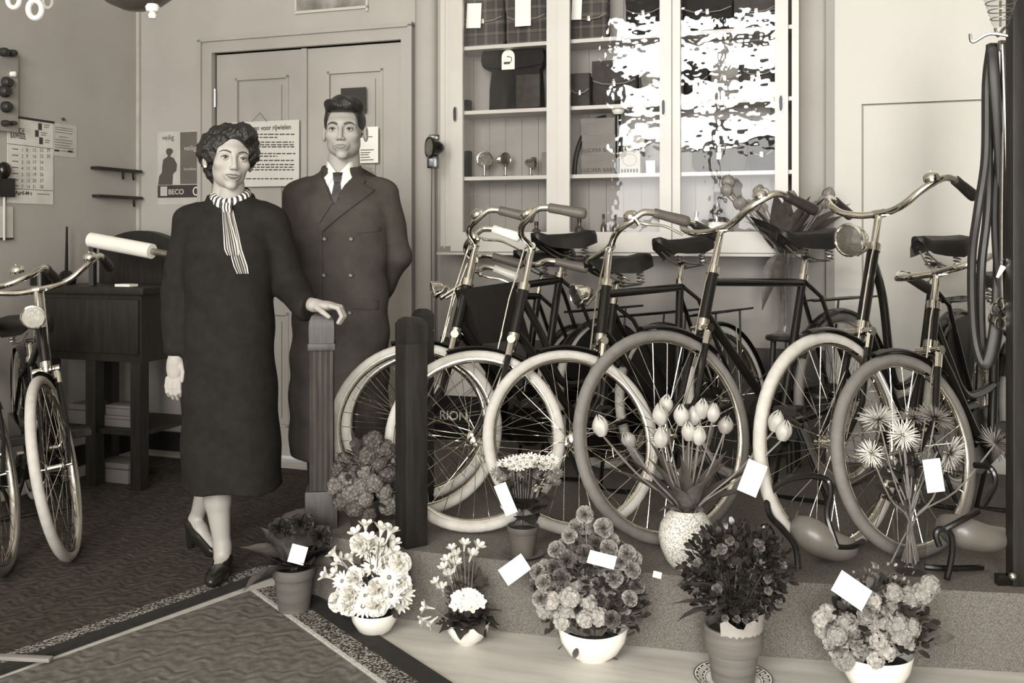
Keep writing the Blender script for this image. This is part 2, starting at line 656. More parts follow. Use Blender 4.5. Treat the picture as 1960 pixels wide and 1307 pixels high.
pl0, pl1 = tx(448), tx(550)
pr0, pr1 = tx(624), tx(731)
ztop = tz(500, 146)
panelled_leaf(DX0 + 0.004, DM - 0.012, [(pl0, pl1, 0.98, ztop), (pl0, pl1, 0.18, 0.82)])
panelled_leaf(DM + 0.012, DX1 - 0.004, [(pr0, pr1, 0.98, tz(677, 133)), (pr0, pr1, 0.18, 0.82)])
MB().box(DM - 0.02, DM + 0.014, -0.002, 0.02, 0.02, DZ - 0.006).build('meeting_strip', M_DOOR, dr, smooth=False)
for xx, yy in ((DX0 + 0.002, 178), (DX1 - 0.002, 162)):
    MB().tube([(xx, 0.0, tz(590, yy + 18)), (xx, 0.0, tz(590, yy - 18))], 0.008, 8).build('hinge', M_STEEL, dr)

# rounded pilaster left of the cabinet
cl = MB()
rings = []
for zz in (0, ROOM_HEIGHT):
    rg = []
    hw = (T_COL1 - T_COL0) / 2
    for j in range(13):
        a = PI * j / 12
        rg.append(((T_COL0 + T_COL1) / 2 - math.cos(a) * hw, -0.05 * math.sin(a) ** 0.7 - 0.001, zz))
    rg.append((T_COL1, 0.05, zz))
    rg.append((T_COL0, 0.05, zz))
    rings.append(rg)
cl.loft(rings)
structure(cl.build('trim_3', M_WALL, Mw=ROOM))
structure(MB().box(T_COL1 + 0.02, T_NICHE - 0.04, -0.012, 0, 0.72, 1.18).build('trim_4', M_DADO, smooth=False, Mw=ROOM))
structure(MB().box(T_COL1 + 0.02, T_NICHE - 0.04, -0.016, 0, 0, 0.72).build('baseboard_niche', mat('shaded_dark_wainscot', 0.04, 0.6, var=0.2, scale=6), smooth=False, Mw=ROOM))  # dark lower wall, with the shade behind the bicycles put into its colour

# ------------------------------------------------------------------ glazed wall cabinet with three sliding doors
CF = 0.20
CZ0, CZ1 = tz(1150, 484, CF), 2.72
cab = empty('display_cabinet', ROOM, 'cream painted wall cabinet with three glazed sliding doors and shelves', 'cabinet')
YF = -CF                     # front face
YB = -0.004
a, b = tx(843, CF), tx(1529, CF)
CA, CB = a, b
m = MB()
m.box(a, tx(893, CF) - 0.06, YF, YB, CZ0, CZ1)
m.box(b - 0.03, b, YF, YB, CZ0, CZ1)
m.box(a, b, YF, YB, CZ0, CZ0 + 0.03)
m.box(a, b, YF, YB, CZ1 - 0.03, CZ1)
m.build('carcass', M_CABINET, cab, smooth=False)
m = MB()
m.box(a - 0.01, b + 0.01, YF - 0.035, YF + 0.03, CZ0 - 0.012, CZ0 + 0.0)
m.build('bottom_moulding', M_CABINET, cab, smooth=False)
MB().box(a + 0.02, a + 0.026, YF - 0.004, YF, CZ0 + 0.02, CZ1).build('beading', M_CABINET, cab, smooth=False)
# boarded back: one board per piece
bx = a + 0.02
i = 0
while bx < b - 0.03:
    wv = 0.088
    MB().box(bx + 0.0008, min(bx + wv, b - 0.02) - 0.0008, YB - 0.008, YB, CZ0 + 0.03, CZ1 - 0.03).build('back_board', M_CABINET_IN, cab, smooth=False)
    bx += wv
M_GLASS = glass_mat('cabinet_glass', 0.17, 2.8, 0.97, 1.5)
# stile columns measured at the front face
DOORS = [(tx(866, CF), tx(889, CF), tx(1049, CF), tx(1076, CF), 0.0), (tx(1072, CF), tx(1095, CF), tx(1266, CF), tx(1288, CF), -0.0), (tx(1282, CF), tx(1304, CF), tx(1484, CF), tx(1509, CF), 0.0)]
ZB = tz(1150, 444, CF)
for di, (s0, g0, g1, s1, off) in enumerate(DOORS):
    y1 = YF - 0.004 + (0.0 if di != 1 else -0.022)
    y0 = y1 - 0.022
    dn = MB()
    dn.box(s0, g0, y0, y1, CZ0 + 0.004, CZ1)
    dn.box(g1, s1, y0, y1, CZ0 + 0.004, CZ1)
    dn.box(g0, g1, y0, y1, CZ0 + 0.004, ZB)
    dn.box(g0, g1, y0, y1, CZ1 - 0.08, CZ1)
    door = dn.build('sliding_door', M_CABINET, cab, smooth=False)
    pane = MB().add([(g0, y0 + 0.012, ZB), (g1, y0 + 0.012, ZB), (g1, y0 + 0.012, CZ1 - 0.08), (g0, y0 + 0.012, CZ1 - 0.08)], [(0, 1, 2, 3)])
    pane.build('glass_pane', M_GLASS, door, smooth=False)
    px, py = ((872, 219), (1272, 207), (1495, 198))[di]
    hx, hz = tx(px, CF + .02), tz(px, py, CF + .02)
    hp = MB()
    ring = []
    for j in range(16):
        an = 2 * PI * j / 16
        ring.append((hx + 0.010 * math.cos(an), y0 - 0.0015, hz + 0.022 * math.sin(an) + (0.016 if math.sin(an) > 0 else -0.016)))
    hp.tube(ring, 0.0028, 6, closed=True)
    hp.build('finger_pull', M_STEEL, door)
    hp = MB()
    hp.loft([[(x, y0 - 0.001, z) for x, y, z in ring], [(x, y0 - 0.0002, z) for x, y, z in ring]])
    hp.build('pull_recess', M_DARKWOOD, door)
# shelves
SHELF_Z = []
for (px, py) in ((970, 86), (970, 211), (970, 339)):
    SHELF_Z.append(tz(px, py, CF))
for z in SHELF_Z:
    MB().box(a + 0.012, b - 0.03, YF + 0.004, YB - 0.008, z - 0.012, z + 0.006).build('shelf', M_CABINET, cab, smooth=False)
SHELF_Z.append(CZ0 + 0.03)

# ------------------------------------------------------------------ the raised display platform
PH = 0.225
edge = [(-0.80, 3.62), (-0.835, 3.56), (-0.84, 3.49), (-0.80, 3.41), (-0.72, 3.345), (-0.60, 3.275), (-0.357, 3.146), (-0.033, 3.045), (0.532, 2.896), (1.178, 2.795), (2.6, 2.60)]
back = [(2.9, 3.8), (1.75, 4.30), (-0.55, 5.06), (-0.50, 4.3), (-0.47, 3.72)]
plat = structure(MB().prism(edge[::-1] + [(x, y) for x, y in back[::-1]], 0.0, PH).build('floor_platform', M_SISAL, smooth=False))

# ------------------------------------------------------------------ carpets
def slab(name, poly, z, m, parent=None, t=0.012):
    o = MB().prism([(x, y) for x, y in poly], z, z + t).build(name, m, parent, smooth=False)
    return o


def strip(p, q, o0, o1):
    """band beside the line p-q, from offset o0 to o1 to the right of it"""
    d = (Vector(q) - Vector(p)).normalized()
    n = Vector((d.y, -d.x))
    p, q = Vector(p), Vector(q)
    return [tuple(p + n * o0), tuple(q + n * o0), tuple(q + n * o1), tuple(p + n * o1)]


c1 = empty('carpet', None, 'dark zigzag-patterned carpet under the woman and the lone bicycles', 'carpet')
pA, pB = (-1.55, 2.76), (-0.70, 3.93)
dAB = (Vector(pB) - Vector(pA)).normalized()
slab('pile', [pA, pB, (-0.62, 4.1), (-0.50, 4.9), (-2.05, 5.45), (-3.9, 0.0), (-3.55, -0.0)], 0.001, M_CARPET, c1)
slab('border_band', strip(pA, pB, -0.005, 0.055), 0.002, M_BORDER, c1, 0.014)
slab('bound_edge', strip(pA, pB, 0.055, 0.098), 0.002, M_EDGE, c1, 0.014)
c2 = empty('carpet', None, 'grey figured carpet with a flecked border lying in the foreground', 'carpet')
qA, qB = (-0.905, 3.37), (0.35, 1.75)
slab('pile', [(-2.35, 1.5), (-0.905 - 0.01, 3.37), (0.35 - 0.01, 1.75), (-0.4, 1.0)], 0.0006, M_CARPET2, c2, 0.009)
slab('border_line', strip(qB, qA, -0.0, 0.012)[::1], 0.001, M_LINE, c2, 0.011)
slab('border_band', strip(qB, qA, 0.012, 0.085), 0.001, M_BORDER, c2, 0.010)
slab('bound_edge', strip(qB, qA, 0.085, 0.155), 0.001, M_EDGE, c2, 0.012)

# ------------------------------------------------------------------ posts on the platform
def square_post(x, y, rz, w, z0, z1, name, label, m, cat='post'):
    o = empty(name, T(x, y, z0) @ R(rz, 'Z'), label, cat)
    h = z1 - z0
    MB().box(-w / 2, w / 2, -w / 2, w / 2, 0, h - 0.085, bev=0.003).build('shaft', m, o, angle=0.5)
    MB().box(-w / 2 + 0.003, w / 2 - 0.003, -w / 2 + 0.003, w / 2 - 0.003, h - 0.085, h - 0.078).build('groove', m, o, smooth=False)
    q = MB()
    rings = []
    for s, zz in ((w / 2, h - 0.078), (w / 2, h - 0.022), (w / 2 - 0.008, h - 0.008), (w / 2 - 0.02, h)):
        rings.append([(-s, -s, zz), (s, -s, zz), (s, s, zz), (-s, s, zz)])
    q.loft(rings)
    q.build('cap', m, o, angle=0.4)
    return o


square_post(-0.333, 3.20, math.radians(34), 0.080, PH, 0.978, 'display_post', 'black square wooden post at the platform edge, in front of the wheels', M_DARKWOOD)
square_post(-0.342, 3.71, math.radians(34), 0.064, PH, 0.968, 'display_post', 'second black square post, behind the front one among the wheels', M_DARKWOOD)
NX, NY = -0.672, 3.42
nw = empty('newel_post', T(NX, NY, PH) @ R(math.radians(8), 'Z'), 'brown fluted newel post with plinth, under the woman\'s hand', 'post')
MB().box(-0.056, 0.056, -0.056, 0.056, 0, 0.13, bev=0.004).build('plinth', M_NEWEL, nw, angle=0.5)
q = MB()
w = 0.041
prof = []
for sx_, sy_ in ((1, 0), (0, 1), (-1, 0), (0, -1)):
    for k in range(9):
        u = (k - 4) / 4 * w * 0.96
        dep = 0.0 if k in (0, 2, 4, 6, 8) else 0.0045
        if sx_:
            prof.append((sx_ * (w - dep), u * sx_))
        else:
            prof.append((-u * sy_, sy_ * (w - dep)))
q.loft([[(x, y, 0.13) for x, y in prof], [(x, y, 0.62) for x, y in prof]])
q.build('shaft', M_NEWEL, nw, angle=0.3)
q = MB()
q.box(-0.048, 0.048, -0.048, 0.048, 0.62, 0.645, bev=0.004)
rings = []
for s, zz in ((0.043, 0.645), (0.044, 0.70), (0.042, 0.725), (0.034, 0.742), (0.02, 0.75)):
    rings.append([(-s, -s, zz), (s, -s, zz), (s, s, zz), (-s, s, zz)])
q.loft(rings)
q.build('cap', M_NEWEL, nw, angle=0.5)
NEWEL_TOP = PH + 0.75

# pale strip of wood at the carpet's near end
tag(MB().box(-0.09, 0.09, -0.012, 0.012, 0, 0.012, bev=0.003).build('wood_strip', mat('pale_wood_strip', 0.22, 0.6), None, angle=0.5, Mw=T(-1.42, 2.80, 0.017) @ R(-0.1, 'Z')), 'short pale wooden strip lying on the carpet edge at the left', 'strip')

# ------------------------------------------------------------------ bicycles
HA = math.radians(67)
SAX = Vector((-math.cos(HA), 0, math.sin(HA)))


def wheel(parent, name, C, rad, tyre_m, Mst, wide=0.019, nut=0.05, spokes=32, label=None):
    """wheel in the x-z plane around C; Mst maps built points (steering)"""
    seg = 56
    circ = lambda r, y=0.0: [(C.x + r * math.cos(2 * PI * k / seg), y, C.z + r * math.sin(2 * PI * k / seg)) for k in range(seg)]
    rim = MB(Mst)
    rr = rad - 2 * wide + 0.004
    prof = [(rr, -0.014), (rr, 0.014), (rr - 0.006, 0.013), (rr - 0.012, 0.006), (rr - 0.012, -0.006), (rr - 0.006, -0.013)]
    rim.loft([[(C.x + r * math.cos(2 * PI * k / seg), y, C.z + r * math.sin(2 * PI * k / seg)) for r, y in prof] for k in range(seg + 1)], caps=False)
    w = rim.build(name, M_CHROME, parent, angle=0.9)
    if label:
        w['label'] = label
    MB(Mst).tube(circ(rad - wide), wide, 10, closed=True).build('tyre', tyre_m, w, angle=3)
    hub = MB(Mst @ T(C.x, 0, C.z) @ R(PI / 2, 'X'))
    hub.lathe([(0.0, -nut), (0.006, -nut), (0.006, -nut + .006), (0.004, -0.04), (0.010, -0.038), (0.021, -0.033), (0.021, -0.030), (0.012, -0.026), (0.011, 0), (0.012, 0.026), (0.021, 0.030), (0.021, 0.033), (0.010, 0.038), (0.004, 0.04), (0.006, nut - .006), (0.006, nut), (0, nut)], 12)
    hub.build('hub', M_CHROME, w)
    sp = MB(Mst)
    for k in range(spokes):
        side = 1 if k % 2 else -1
        a = 2 * PI * k / spokes
        off = 0.9 if (k // 2) % 2 else -0.9
        p = (C.x + 0.02 * math.cos(a + off), side * 0.031, C.z + 0.02 * math.sin(a + off))
        q = (C.x + (rr - 0.010) * math.cos(a), 0, C.z + (rr - 0.010) * math.sin(a))
        sp.tube([p, q], 0.0011, 4, caps=False)
    tag(sp.build('spokes', M_CHROME, w), kind='stuff')
    return w


def mudguard(C, rad, a0, a1, Mst, width=0.026, n=26):
    mb = MB(Mst)
    rings = []
    for k in range(n + 1):
        a = a0 + (a1 - a0) * k / n
        rg = []
        for j in range(9):
            u = (j - 4) / 4
            r = rad - 0.012 * u * u
            rg.append((C.x + r * math.cos(a), width * u, C.z + r * math.sin(a)))
        for j in range(8, -1, -1):
            u = (j - 4) / 4
            r = rad - 0.012 * u * u - 0.0018
            rg.append((C.x + r * math.cos(a), width * u, C.z + r * math.sin(a)))
        rings.append(rg)
    mb.loft(rings)
    return mb


def saddle(parent, top, pitch=0.0):
    """sprung leather saddle; top = centre of the clamp"""
    s = MB()
    rings = []
    L = [(-0.105, 0.060, 0.030), (-0.10, 0.092, 0.050), (-0.06, 0.105, 0.058), (-0.01, 0.092, 0.060), (0.05, 0.055, 0.055), (0.11, 0.032, 0.046), (0.155, 0.026, 0.036), (0.168, 0.014, 0.02)]
    for x, hw, dp in L:
        rg = []
        zt = 0.055 + 0.012 * (1 if x < -0.05 else 0) + (0.01 if x > 0.12 else 0)
        for u, v in ((-1, -1), (-1.0, -0.45), (-0.92, -0.1), (-0.6, 0.02), (0, -0.03), (0.6, 0.02), (0.92, -0.1), (1.0, -0.45), (1, -1), (0.8, -0.9), (0, -0.5), (-0.8, -0.9)):
            rg.append((x, hw * u, zt + dp * v))
        rings.append(rg)
    s.loft(rings, M=T(*top) @ R(pitch, 'Y') @ S3(1.08, 1.12, 1.2))
    sd = s.build('saddle', M_LEATHER, parent, angle=1.0)
    sp = MB(T(*top))
    for sy in (-1, 1):
        pts = [(-0.075 + 0.014 * math.cos(t * 2 * PI / 8), sy * 0.055 + 0.014 * math.sin(t * 2 * PI / 8), -0.045 + 0.0017 * t) for t in range(33)]
        sp.tube(pts, 0.003, 5)
        sp.tube([(-0.075, sy * 0.055, -0.045), (-0.02, sy * 0.03, -0.04), (0.05, sy * 0.022, -0.02), (0.13, sy * 0.012, 0.02)], 0.0035, 6)
    sp.tube([(-0.078, -0.055, -0.046), (-0.078, 0.055, -0.046)], 0.004, 6)
    sp.tube([(0, -0.02, -0.035), (0, 0.02, -0.035)], 0.012, 8)
    sp.build('spring_frame', M_STEEL, sd)
    return sd


def headlamp(parent, pos, fwd, rad, Mst, name='headlamp', tail=True):
    """chromed bullet lamp, lens towards fwd"""
    f = Vector(fwd).normalized()
    q = Vector((0, 0, 1)).rotation_difference(f).to_matrix().to_4x4()
    Mx = Mst @ T(*pos) @ q
    b = MB(Mx)
    b.lathe([(0.0, -1.55 * rad), (0.22 * rad, -1.5 * rad), (0.55 * rad, -1.15 * rad), (0.85 * rad, -0.6 * rad), (0.98 * rad, -0.1 * rad), (1.06 * rad, 0), (1.06 * rad, 0.16 * rad), (0.95 * rad, 0.2 * rad), (0.9 * rad, 0.12 * rad)], 20, caps=False)
    h = b.build(name, M_CHROME, parent, angle=0.9)
    MB(Mx).lathe([(0.93 * rad, 0.13 * rad), (0.7 * rad, 0.30 * rad), (0.35 * rad, 0.4 * rad), (0, 0.43 * rad)], 20).build('lens', M_LENS, h, angle=2)
    MB(Mx).lathe([(0.9 * rad, 0.1 * rad), (0.6 * rad, -0.3 * rad), (0.2 * rad, -0.5 * rad), (0.0, -0.52 * rad)], 20).build('reflector', M_CHROME, h, angle=2)
    return h


def bell(parent, pos, up, rad, Mst):
    f = Vector(up).normalized()
    q = Vector((0, 0, 1)).rotation_difference(f).to_matrix().to_4x4()
    b = MB(Mst @ T(*pos) @ q)
    b.lathe([(0.0, 0.0), (0.3 * rad, 0.02 * rad), (0.95 * rad, 0.05 * rad), (0.98 * rad, 0.2 * rad), (1.0 * rad, 0.42 * rad), (1.05 * rad, 0.45 * rad), (1.02 * rad, 0.52 * rad), (0.95 * rad, 0.8 * rad), (0.72 * rad, 1.05 * rad), (0.35 * rad, 1.2 * rad), (0.12 * rad, 1.24 * rad), (0.1 * rad, 1.34 * rad), (0, 1.36 * rad)], 18)
    return b.build('bell', M_CHROME, parent, angle=0.8)


def bicycle(key, label, prm, R_, W, z, rise, tyre, grip_m, style='gents', lamp=None, levers=False, bells=(1,), carrier=True, letters=None, near_lamp=None, bar_mat=None, dressguard=False, grip_len=0.125, fmud=(1.40, 2.45)):
    x, y, yaw, lean, delta, lh, ls, hs, bw_ = prm
    root = empty('bicycle', T(x, y, z) @ R(yaw, 'Z') @ R(-lean, 'X'), label, 'bicycle', 'bicycles in the shop')
    Hf = Vector((W, 0, R_))
    B = Hf - 0.065 * Vector((math.sin(HA), 0, math.cos(HA)))
    St = T(*B) @ R(delta, SAX) @ T(*(-B))
    I = Matrix.Identity(4)
    Hr = Vector((0, 0, R_))
    bb = Vector((0.46 * W / 1.12 + 0.0, 0, R_ - 0.05))
    sd = Vector((-math.cos(math.radians(68)), 0, math.sin(math.radians(68))))
    sbase = Vector((0.46, 0, R_ - 0.04))
    seat = sbase + sd * hs
    clus = sbase + sd * (hs - 0.12)
    hb, ht = B + SAX * (R_ + 0.075), B + SAX * (lh - 0.012)
    tr = 0.0165
    f = MB()
    f.tube([hb, ht], 0.0205, 12)
    f.tube([bb, clus], tr, 10)
    if style == 'gents':
        f.tube([B + SAX * (lh - 0.045), clus - sd * 0.02], 0.0155, 10)
        f.tube([hb + SAX * 0.03, bb], tr, 10)
    else:
        lo = bb + Vector((0.02, 0, 0.02))
        f.tube(smooth_path([hb + SAX * 0.02, hb + Vector((-0.12, 0, -0.12)), bb + Vector((0.12, 0, 0.05)), lo]), tr, 10)
        f.tube(smooth_path([ht - SAX * 0.03, ht + Vector((-0.07, 0, -0.17)), bb + Vector((0.17, 0, 0.19)), bb + sd * 0.22]), 0.0150, 10)
    for sy in (-1, 1):
        f.tube([(bb.x, sy * 0.02, bb.z), (bb.x - 0.1, sy * 0.035, bb.z + 0.01), (0, sy * 0.058, R_)], 0.0105, 8)
        f.tube([(clus.x, sy * 0.012, clus.z - 0.02), (clus.x - 0.06, sy * 0.04, clus.z - 0.08), (0, sy * 0.058, R_)], 0.009, 8)
    f.tube([bb + Vector((0, -0.034, 0)), bb + Vector((0, 0.034, 0))], 0.022, 12)
    f.build('frame', M_BLACK, root)
    MB().tube([ht - SAX * 0.004, B + SAX * (lh + 0.012)], 0.0235, 12).build('headset_cup', M_CHROME, root)
    MB().tube([hb - SAX * 0.02, hb + SAX * 0.004], 0.0235, 12).build('headset_cup', M_CHROME, root)
    MB().tube([clus - sd * 0.012, clus + sd * 0.012], 0.0205, 12).build('seat_clamp', M_CHROME, root)
    # fork
    fk = MB(St)
    crown = B + SAX * (R_ + 0.045)
    for sy in (-1, 1):
        pts = smooth_path([crown + Vector((0, sy * 0.034, 0)), B + SAX * (R_ * 0.55) + Vector((0, sy * 0.044, 0)), B + SAX * 0.14 + Vector((0.006, sy * 0.048, 0)), Hf + Vector((0, sy * 0.05, 0))], 5)
        fk.tube(pts, [0.0125 - 0.0055 * k / (len(pts) - 1) for k in range(len(pts))], 8)
    fk.build('fork', M_BLACK, root)
    ck = MB(St)
    ck.tube([crown + Vector((0, -0.05, 0)), crown + Vector((0, 0.05, 0))], 0.0155, 10)
    ck.tube([crown - SAX * 0.01, crown + SAX * 0.03], 0.02, 12)
    for sy in (-1, 1):
        ck.tube([crown + Vector((0, sy * 0.036, -0.0)), crown + Vector((0, sy * 0.037, 0)) - SAX * 0.06], 0.0135, 8)
    ck.build('fork_crown', M_CHROME, root)
    wheel(root, 'front_wheel', Hf, R_, tyre, St, nut=0.062)
    wheel(root, 'rear_wheel', Hr, R_, tyre, I, nut=0.075)
    mg = mudguard(Hf, R_ + 0.018, fmud[0], fmud[1], St).build('front_mudguard', M_BLACK, root, angle=1.0)
    st = MB(St)
    an = fmud[1] - 0.25
    for sy in (-1, 1):
        st.tube([Hf + Vector((0, sy * 0.055, 0)), Hf + Vector((math.cos(an) * (R_ + 0.01), sy * 0.026, math.sin(an) * (R_ + 0.01)))], 0.0024, 5)
    st.build('mudguard_stay', M_STEEL, mg)
    mg = mudguard(Hr, R_ + 0.018, 0.55, 3.5, I, 0.028).build('rear_mudguard', M_BLACK, root, angle=1.0)
    st = MB()
    for an in (1.95, 2.9):
        for sy in (-1, 1):
            st.tube([(0, sy * 0.06, R_), (math.cos(an) * (R_ + 0.01), sy * 0.028, R_ + math.sin(an) * (R_ + 0.01))], 0.0024, 5)
    st.build('mudguard_stay', M_STEEL, mg)
    # bars
    top = B + SAX * ls
    sm = MB(St)
    sm.tube([B + SAX * (lh - 0.02), top + SAX * 0.004], 0.0128, 12)
    sm.tube([top + Vector((0.0, -0.022, 0)), top + Vector((0, 0.022, 0))], 0.0155, 12)
    sm.build('stem', M_CHROME, root)
    hb_ = MB(St)
    half = [(0, 0.0, 0), (0.014, bw_ * 0.25, 0.002), (0.03, bw_ * 0.52, rise * 0.25), (0.022, bw_ * 0.72, rise * 0.66), (-0.006, bw_ * 0.87, rise), (-0.045, bw_ * 0.97, rise + 0.016), (-0.085, bw_, rise + 0.008), (-0.13, bw_ * 1.015, rise - 0.01)]
    near = smooth_path([top + Vector(p) for p in half], 5)
    far = [Vector((p.x, -p.y, p.z)) for p in near]
    hb_.tube(far[::-1] + near[1:], 0.0125, 12)
    bar = hb_.build('handlebar', bar_mat or M_CHROME, root)
    for sy in (1, -1):
        gp = MB(St)
        g0 = top + Vector((-0.085, sy * bw_, rise + 0.008))
        g1 = top + Vector((-0.085 - grip_len, sy * bw_ * 1.03, rise - 0.052))
        ps = [g0.lerp(g1, t) for t in (0, 0.03, 0.1, 0.3, 0.6, 0.85, 0.96, 1.0)]
        gp.tube(ps, [0.0145, 0.0175, 0.0175, 0.0175, 0.0195, 0.0205, 0.0190, 0.012], 12)
        gp.build('grip', grip_m, bar, angle=0.9)
        if levers:
            lv = MB(St)
            a = top + Vector((-0.02, sy * bw_ * 0.93, rise - 0.01))
            pts = smooth_path([a, a + Vector((-0.03, sy * 0.012, -0.02)), a + Vector((-0.09, sy * 0.02, -0.040)), a + Vector((-0.15, sy * 0.022, -0.085))], 5)
            lv.tube(pts, [0.0065 - 0.002 * k / (len(pts) - 1) for k in range(len(pts))], 8)
            lv.tube([a + Vector((0.005, 0, 0.012)), a + Vector((-0.004, 0, -0.014))], 0.009, 8)
            lv.build('brake_lever', M_CHROME, bar)
    # brake rods down the head
    rd = MB(St)
    rd.tube([top + Vector((0.03, 0.03, -0.01)), B + SAX * (lh - 0.05) + Vector((0.045, 0.028, 0)), crown + Vector((0.055, 0.028, -0.02))], 0.0032, 6)
    rd.tube([top + Vector((0.012, 0.05, -0.01)), top + Vector((0.03, 0.03, -0.01))], 0.0032, 6)
    rd.build('brake_rod', M_CHROME, root)
    for k in bells:
        p = top + Vector((-0.01, k * bw_ * 0.86, rise + 0.006))
        bell(bar, p, (0.15, 0, 1), 0.028, St)
    if lamp:
        up_, fwd_, rad = lamp
        lp = B + SAX * (lh + up_) + Vector((fwd_, 0, 0))
        hl = headlamp(root, lp, (1, 0, -0.08), rad, St)
        br = MB(St)
        br.tube([B + SAX * (lh + 0.01), lp + Vector((-rad * 0.6, 0, -rad * 0.95))], 0.006, 6)
        br.build('lamp_bracket', M_STEEL, hl)
    # seat
    MB().tube([clus, seat + sd * -0.035], 0.0125, 10).build('seat_post', M_CHROME, root)
    saddle(root, seat)
    # drive: chain case, cranks, pedals
    cc = MB()
    pr = []
    for k in range(15):
        a = -PI / 2 + PI * k / 14
        pr.append((bb.x + 0.115 * math.cos(a), bb.z + 0.115 * math.sin(a)))
    for k in range(11):
        a = PI / 2 + PI * k / 10
        pr.append((0.062 * math.cos(a) + 0.0, R_ + 0.062 * math.sin(a)))
    cc.prism(pr, 0.046, 0.075, M=Matrix(((1, 0, 0, 0), (0, 0, -1, 0), (0, 1, 0, 0), (0, 0, 0, 1))))
    case = cc.build('chain_case', M_BLACK, root, smooth=False)
    cr = MB()
    for sy, ang in ((1, 0.5), (-1, 0.5 + PI)):
        e = bb + Vector((0.165 * math.cos(ang), sy * 0.085, 0.165 * math.sin(ang)))
        cr.tube([bb + Vector((0, sy * 0.08, 0)), e], [0.011, 0.008], 8)
        pd = MB(T(e.x, e.y + sy * 0.05, e.z))
        pd.box(-0.03, 0.03, -0.045, 0.045, 0.006, 0.018, bev=0.004)
        pd.box(-0.03, 0.03, -0.045, 0.045, -0.018, -0.006, bev=0.004)
        pd.box(-0.033, -0.028, -0.047, 0.047, -0.012, 0.012)
        pd.box(0.028, 0.033, -0.047, 0.047, -0.012, 0.012)
        pd.build('pedal', M_GRIP_BLACK, root)
    cr.tube([bb + Vector((0, -0.09, 0)), bb + Vector((0, 0.09, 0))], 0.012, 10)
    cr.build('crank', M_CHROME, root)
    if letters:
        text('lettering', letters, 0.055, M_PAPER, case, T(bb.x + 0.02, 0.0765, bb.z - 0.005) @ R(PI, 'Z') @ R(PI / 2, 'X'), sx=1.0)
    if carrier:
        ca = MB()
        zc = 2 * R_ + 0.055
        for sy in (-1, 1):
            ca.tube([(clus.x - 0.03, sy * 0.02, zc), (clus.x - 0.12, sy * 0.06, zc), (-0.24, sy * 0.06, zc)], 0.005, 6)
            ca.tube([(-0.12, sy * 0.06, zc), (0, sy * 0.066, R_)], 0.0045, 6)
        for xx in (-0.24, -0.12, 0.0, 0.1):
            ca.tube([(xx, -0.06, zc), (xx, 0.06, zc)], 0.004, 6)
        for yy in (-0.02, 0.02):
            ca.tube([(-0.24, yy, zc), (0.1, yy, zc)], 0.004, 6)
        ca.build('carrier', M_BLACK, root)
    # prop stand
    ks = MB()
    for sy in (-1, 1):
        ks.tube([bb + Vector((-0.06, sy * 0.03, -0.02)), (bb.x - 0.09, sy * 0.12, 0.012 + sy * 0.0)], 0.008, 7)
    ks.tube([(bb.x - 0.09, -0.12, 0.012), (bb.x - 0.09, 0.12, 0.012)], 0.008, 7)
    ks.build('centre_stand', M_BLACK, root)
    if dressguard:
        dg = MB()
        pts = [(Hr.x + math.cos(a) * R_ * 0.98, R_ + math.sin(a) * R_ * 0.98) for a in [0.35 + 0.2 * k for k in range(10)]]
        dg.prism([(0.02, R_)] + pts, -0.042, -0.040, M=Matrix(((1, 0, 0, 0), (0, 0, -1, 0), (0, 1, 0, 0), (0, 0, 0, 1))))
        dg.prism([(0.02, R_)] + pts, 0.040, 0.042, M=Matrix(((1, 0, 0, 0), (0, 0, -1, 0), (0, 1, 0, 0), (0, 0, 0, 1))))
        dg.build('dress_guard', M_LEATHER, root, smooth=False)
    if key == 'A':
        MB().prism([(0.47, 0.60), (0.53, 0.84), (0.80, 0.82), (0.74, 0.60)], -0.03, 0.03, M=Matrix(((1, 0, 0, 0), (0, 0, -1, 0), (0, 1, 0, 0), (0, 0, 0, 1)))).build('frame_bag', M_LEATHER, root, smooth=False)
    return root


BIKES = {}
BIKES['A'] = bicycle('A', 'bicycle with thin cream tyre and grey grips, wheel behind the black post, nearest the man',
    [0.4529, 4.2597, 3.8977, -0.1383, -0.6967, 0.5963, 0.7602, 0.7402, 0.2591], .323, 1.05, PH, .02, M_TYRE, M_GRIP, 'gents', lamp=(-0.01, 0.13, 0.036), bells=(1,), dressguard=True, fmud=(1.45, 2.4))
BIKES['B'] = bicycle('B', 'bicycle with grey grips whose whole front wheel shows just past the black post',
    [0.6911, 4.0512, 3.8796, -0.1494, -0.8345, 0.5883, 0.7494, 0.6343, 0.2652], .323, 1.05, PH, .02, M_TYRE, M_GRIP, 'ladies', bells=(1,), dressguard=True, fmud=(1.45, 2.4))
BIKES['C'] = bicycle('C', 'bicycle with bright headlamp and brake rods, third wheel along the platform from the post',
    [0.9691, 4.1033, 3.9876, -0.1805, -0.5695, 0.6089, 0.7555, 0.7226, 0.2541], .323, 1.05, PH, .02, M_TYRE, M_GRIP, 'gents', lamp=(-0.03, 0.12, 0.045), levers=True, bells=(1,), fmud=(1.45, 2.4))
BIKES['D'] = bicycle('D', 'bicycle with broad grey tyre and black grips, standing behind the vase of tulips',
    [1.3833, 3.9521, 3.8631, -0.0804, -0.2676, 0.6221, 0.7806, 0.7055, 0.2584], .355, 1.12, PH, .06, M_TYRE_GREY, M_GRIP_BLACK, 'gents', bells=(1,), fmud=(1.45, 2.4))
BIKES['E'] = bicycle('E', 'tall ladies bicycle with raised chrome handlebar and big headlamp before the white wall',
    [1.8168, 3.9148, 3.9519, -0.0249, -0.2297, 0.7089, 0.8367, 0.6778, 0.2434], .355, 1.12, PH, .075, M_TYRE, M_GRIP_BLACK, 'ladies', lamp=(0.03, 0.14, 0.055), bells=(1,), dressguard=True, grip_len=0.10)
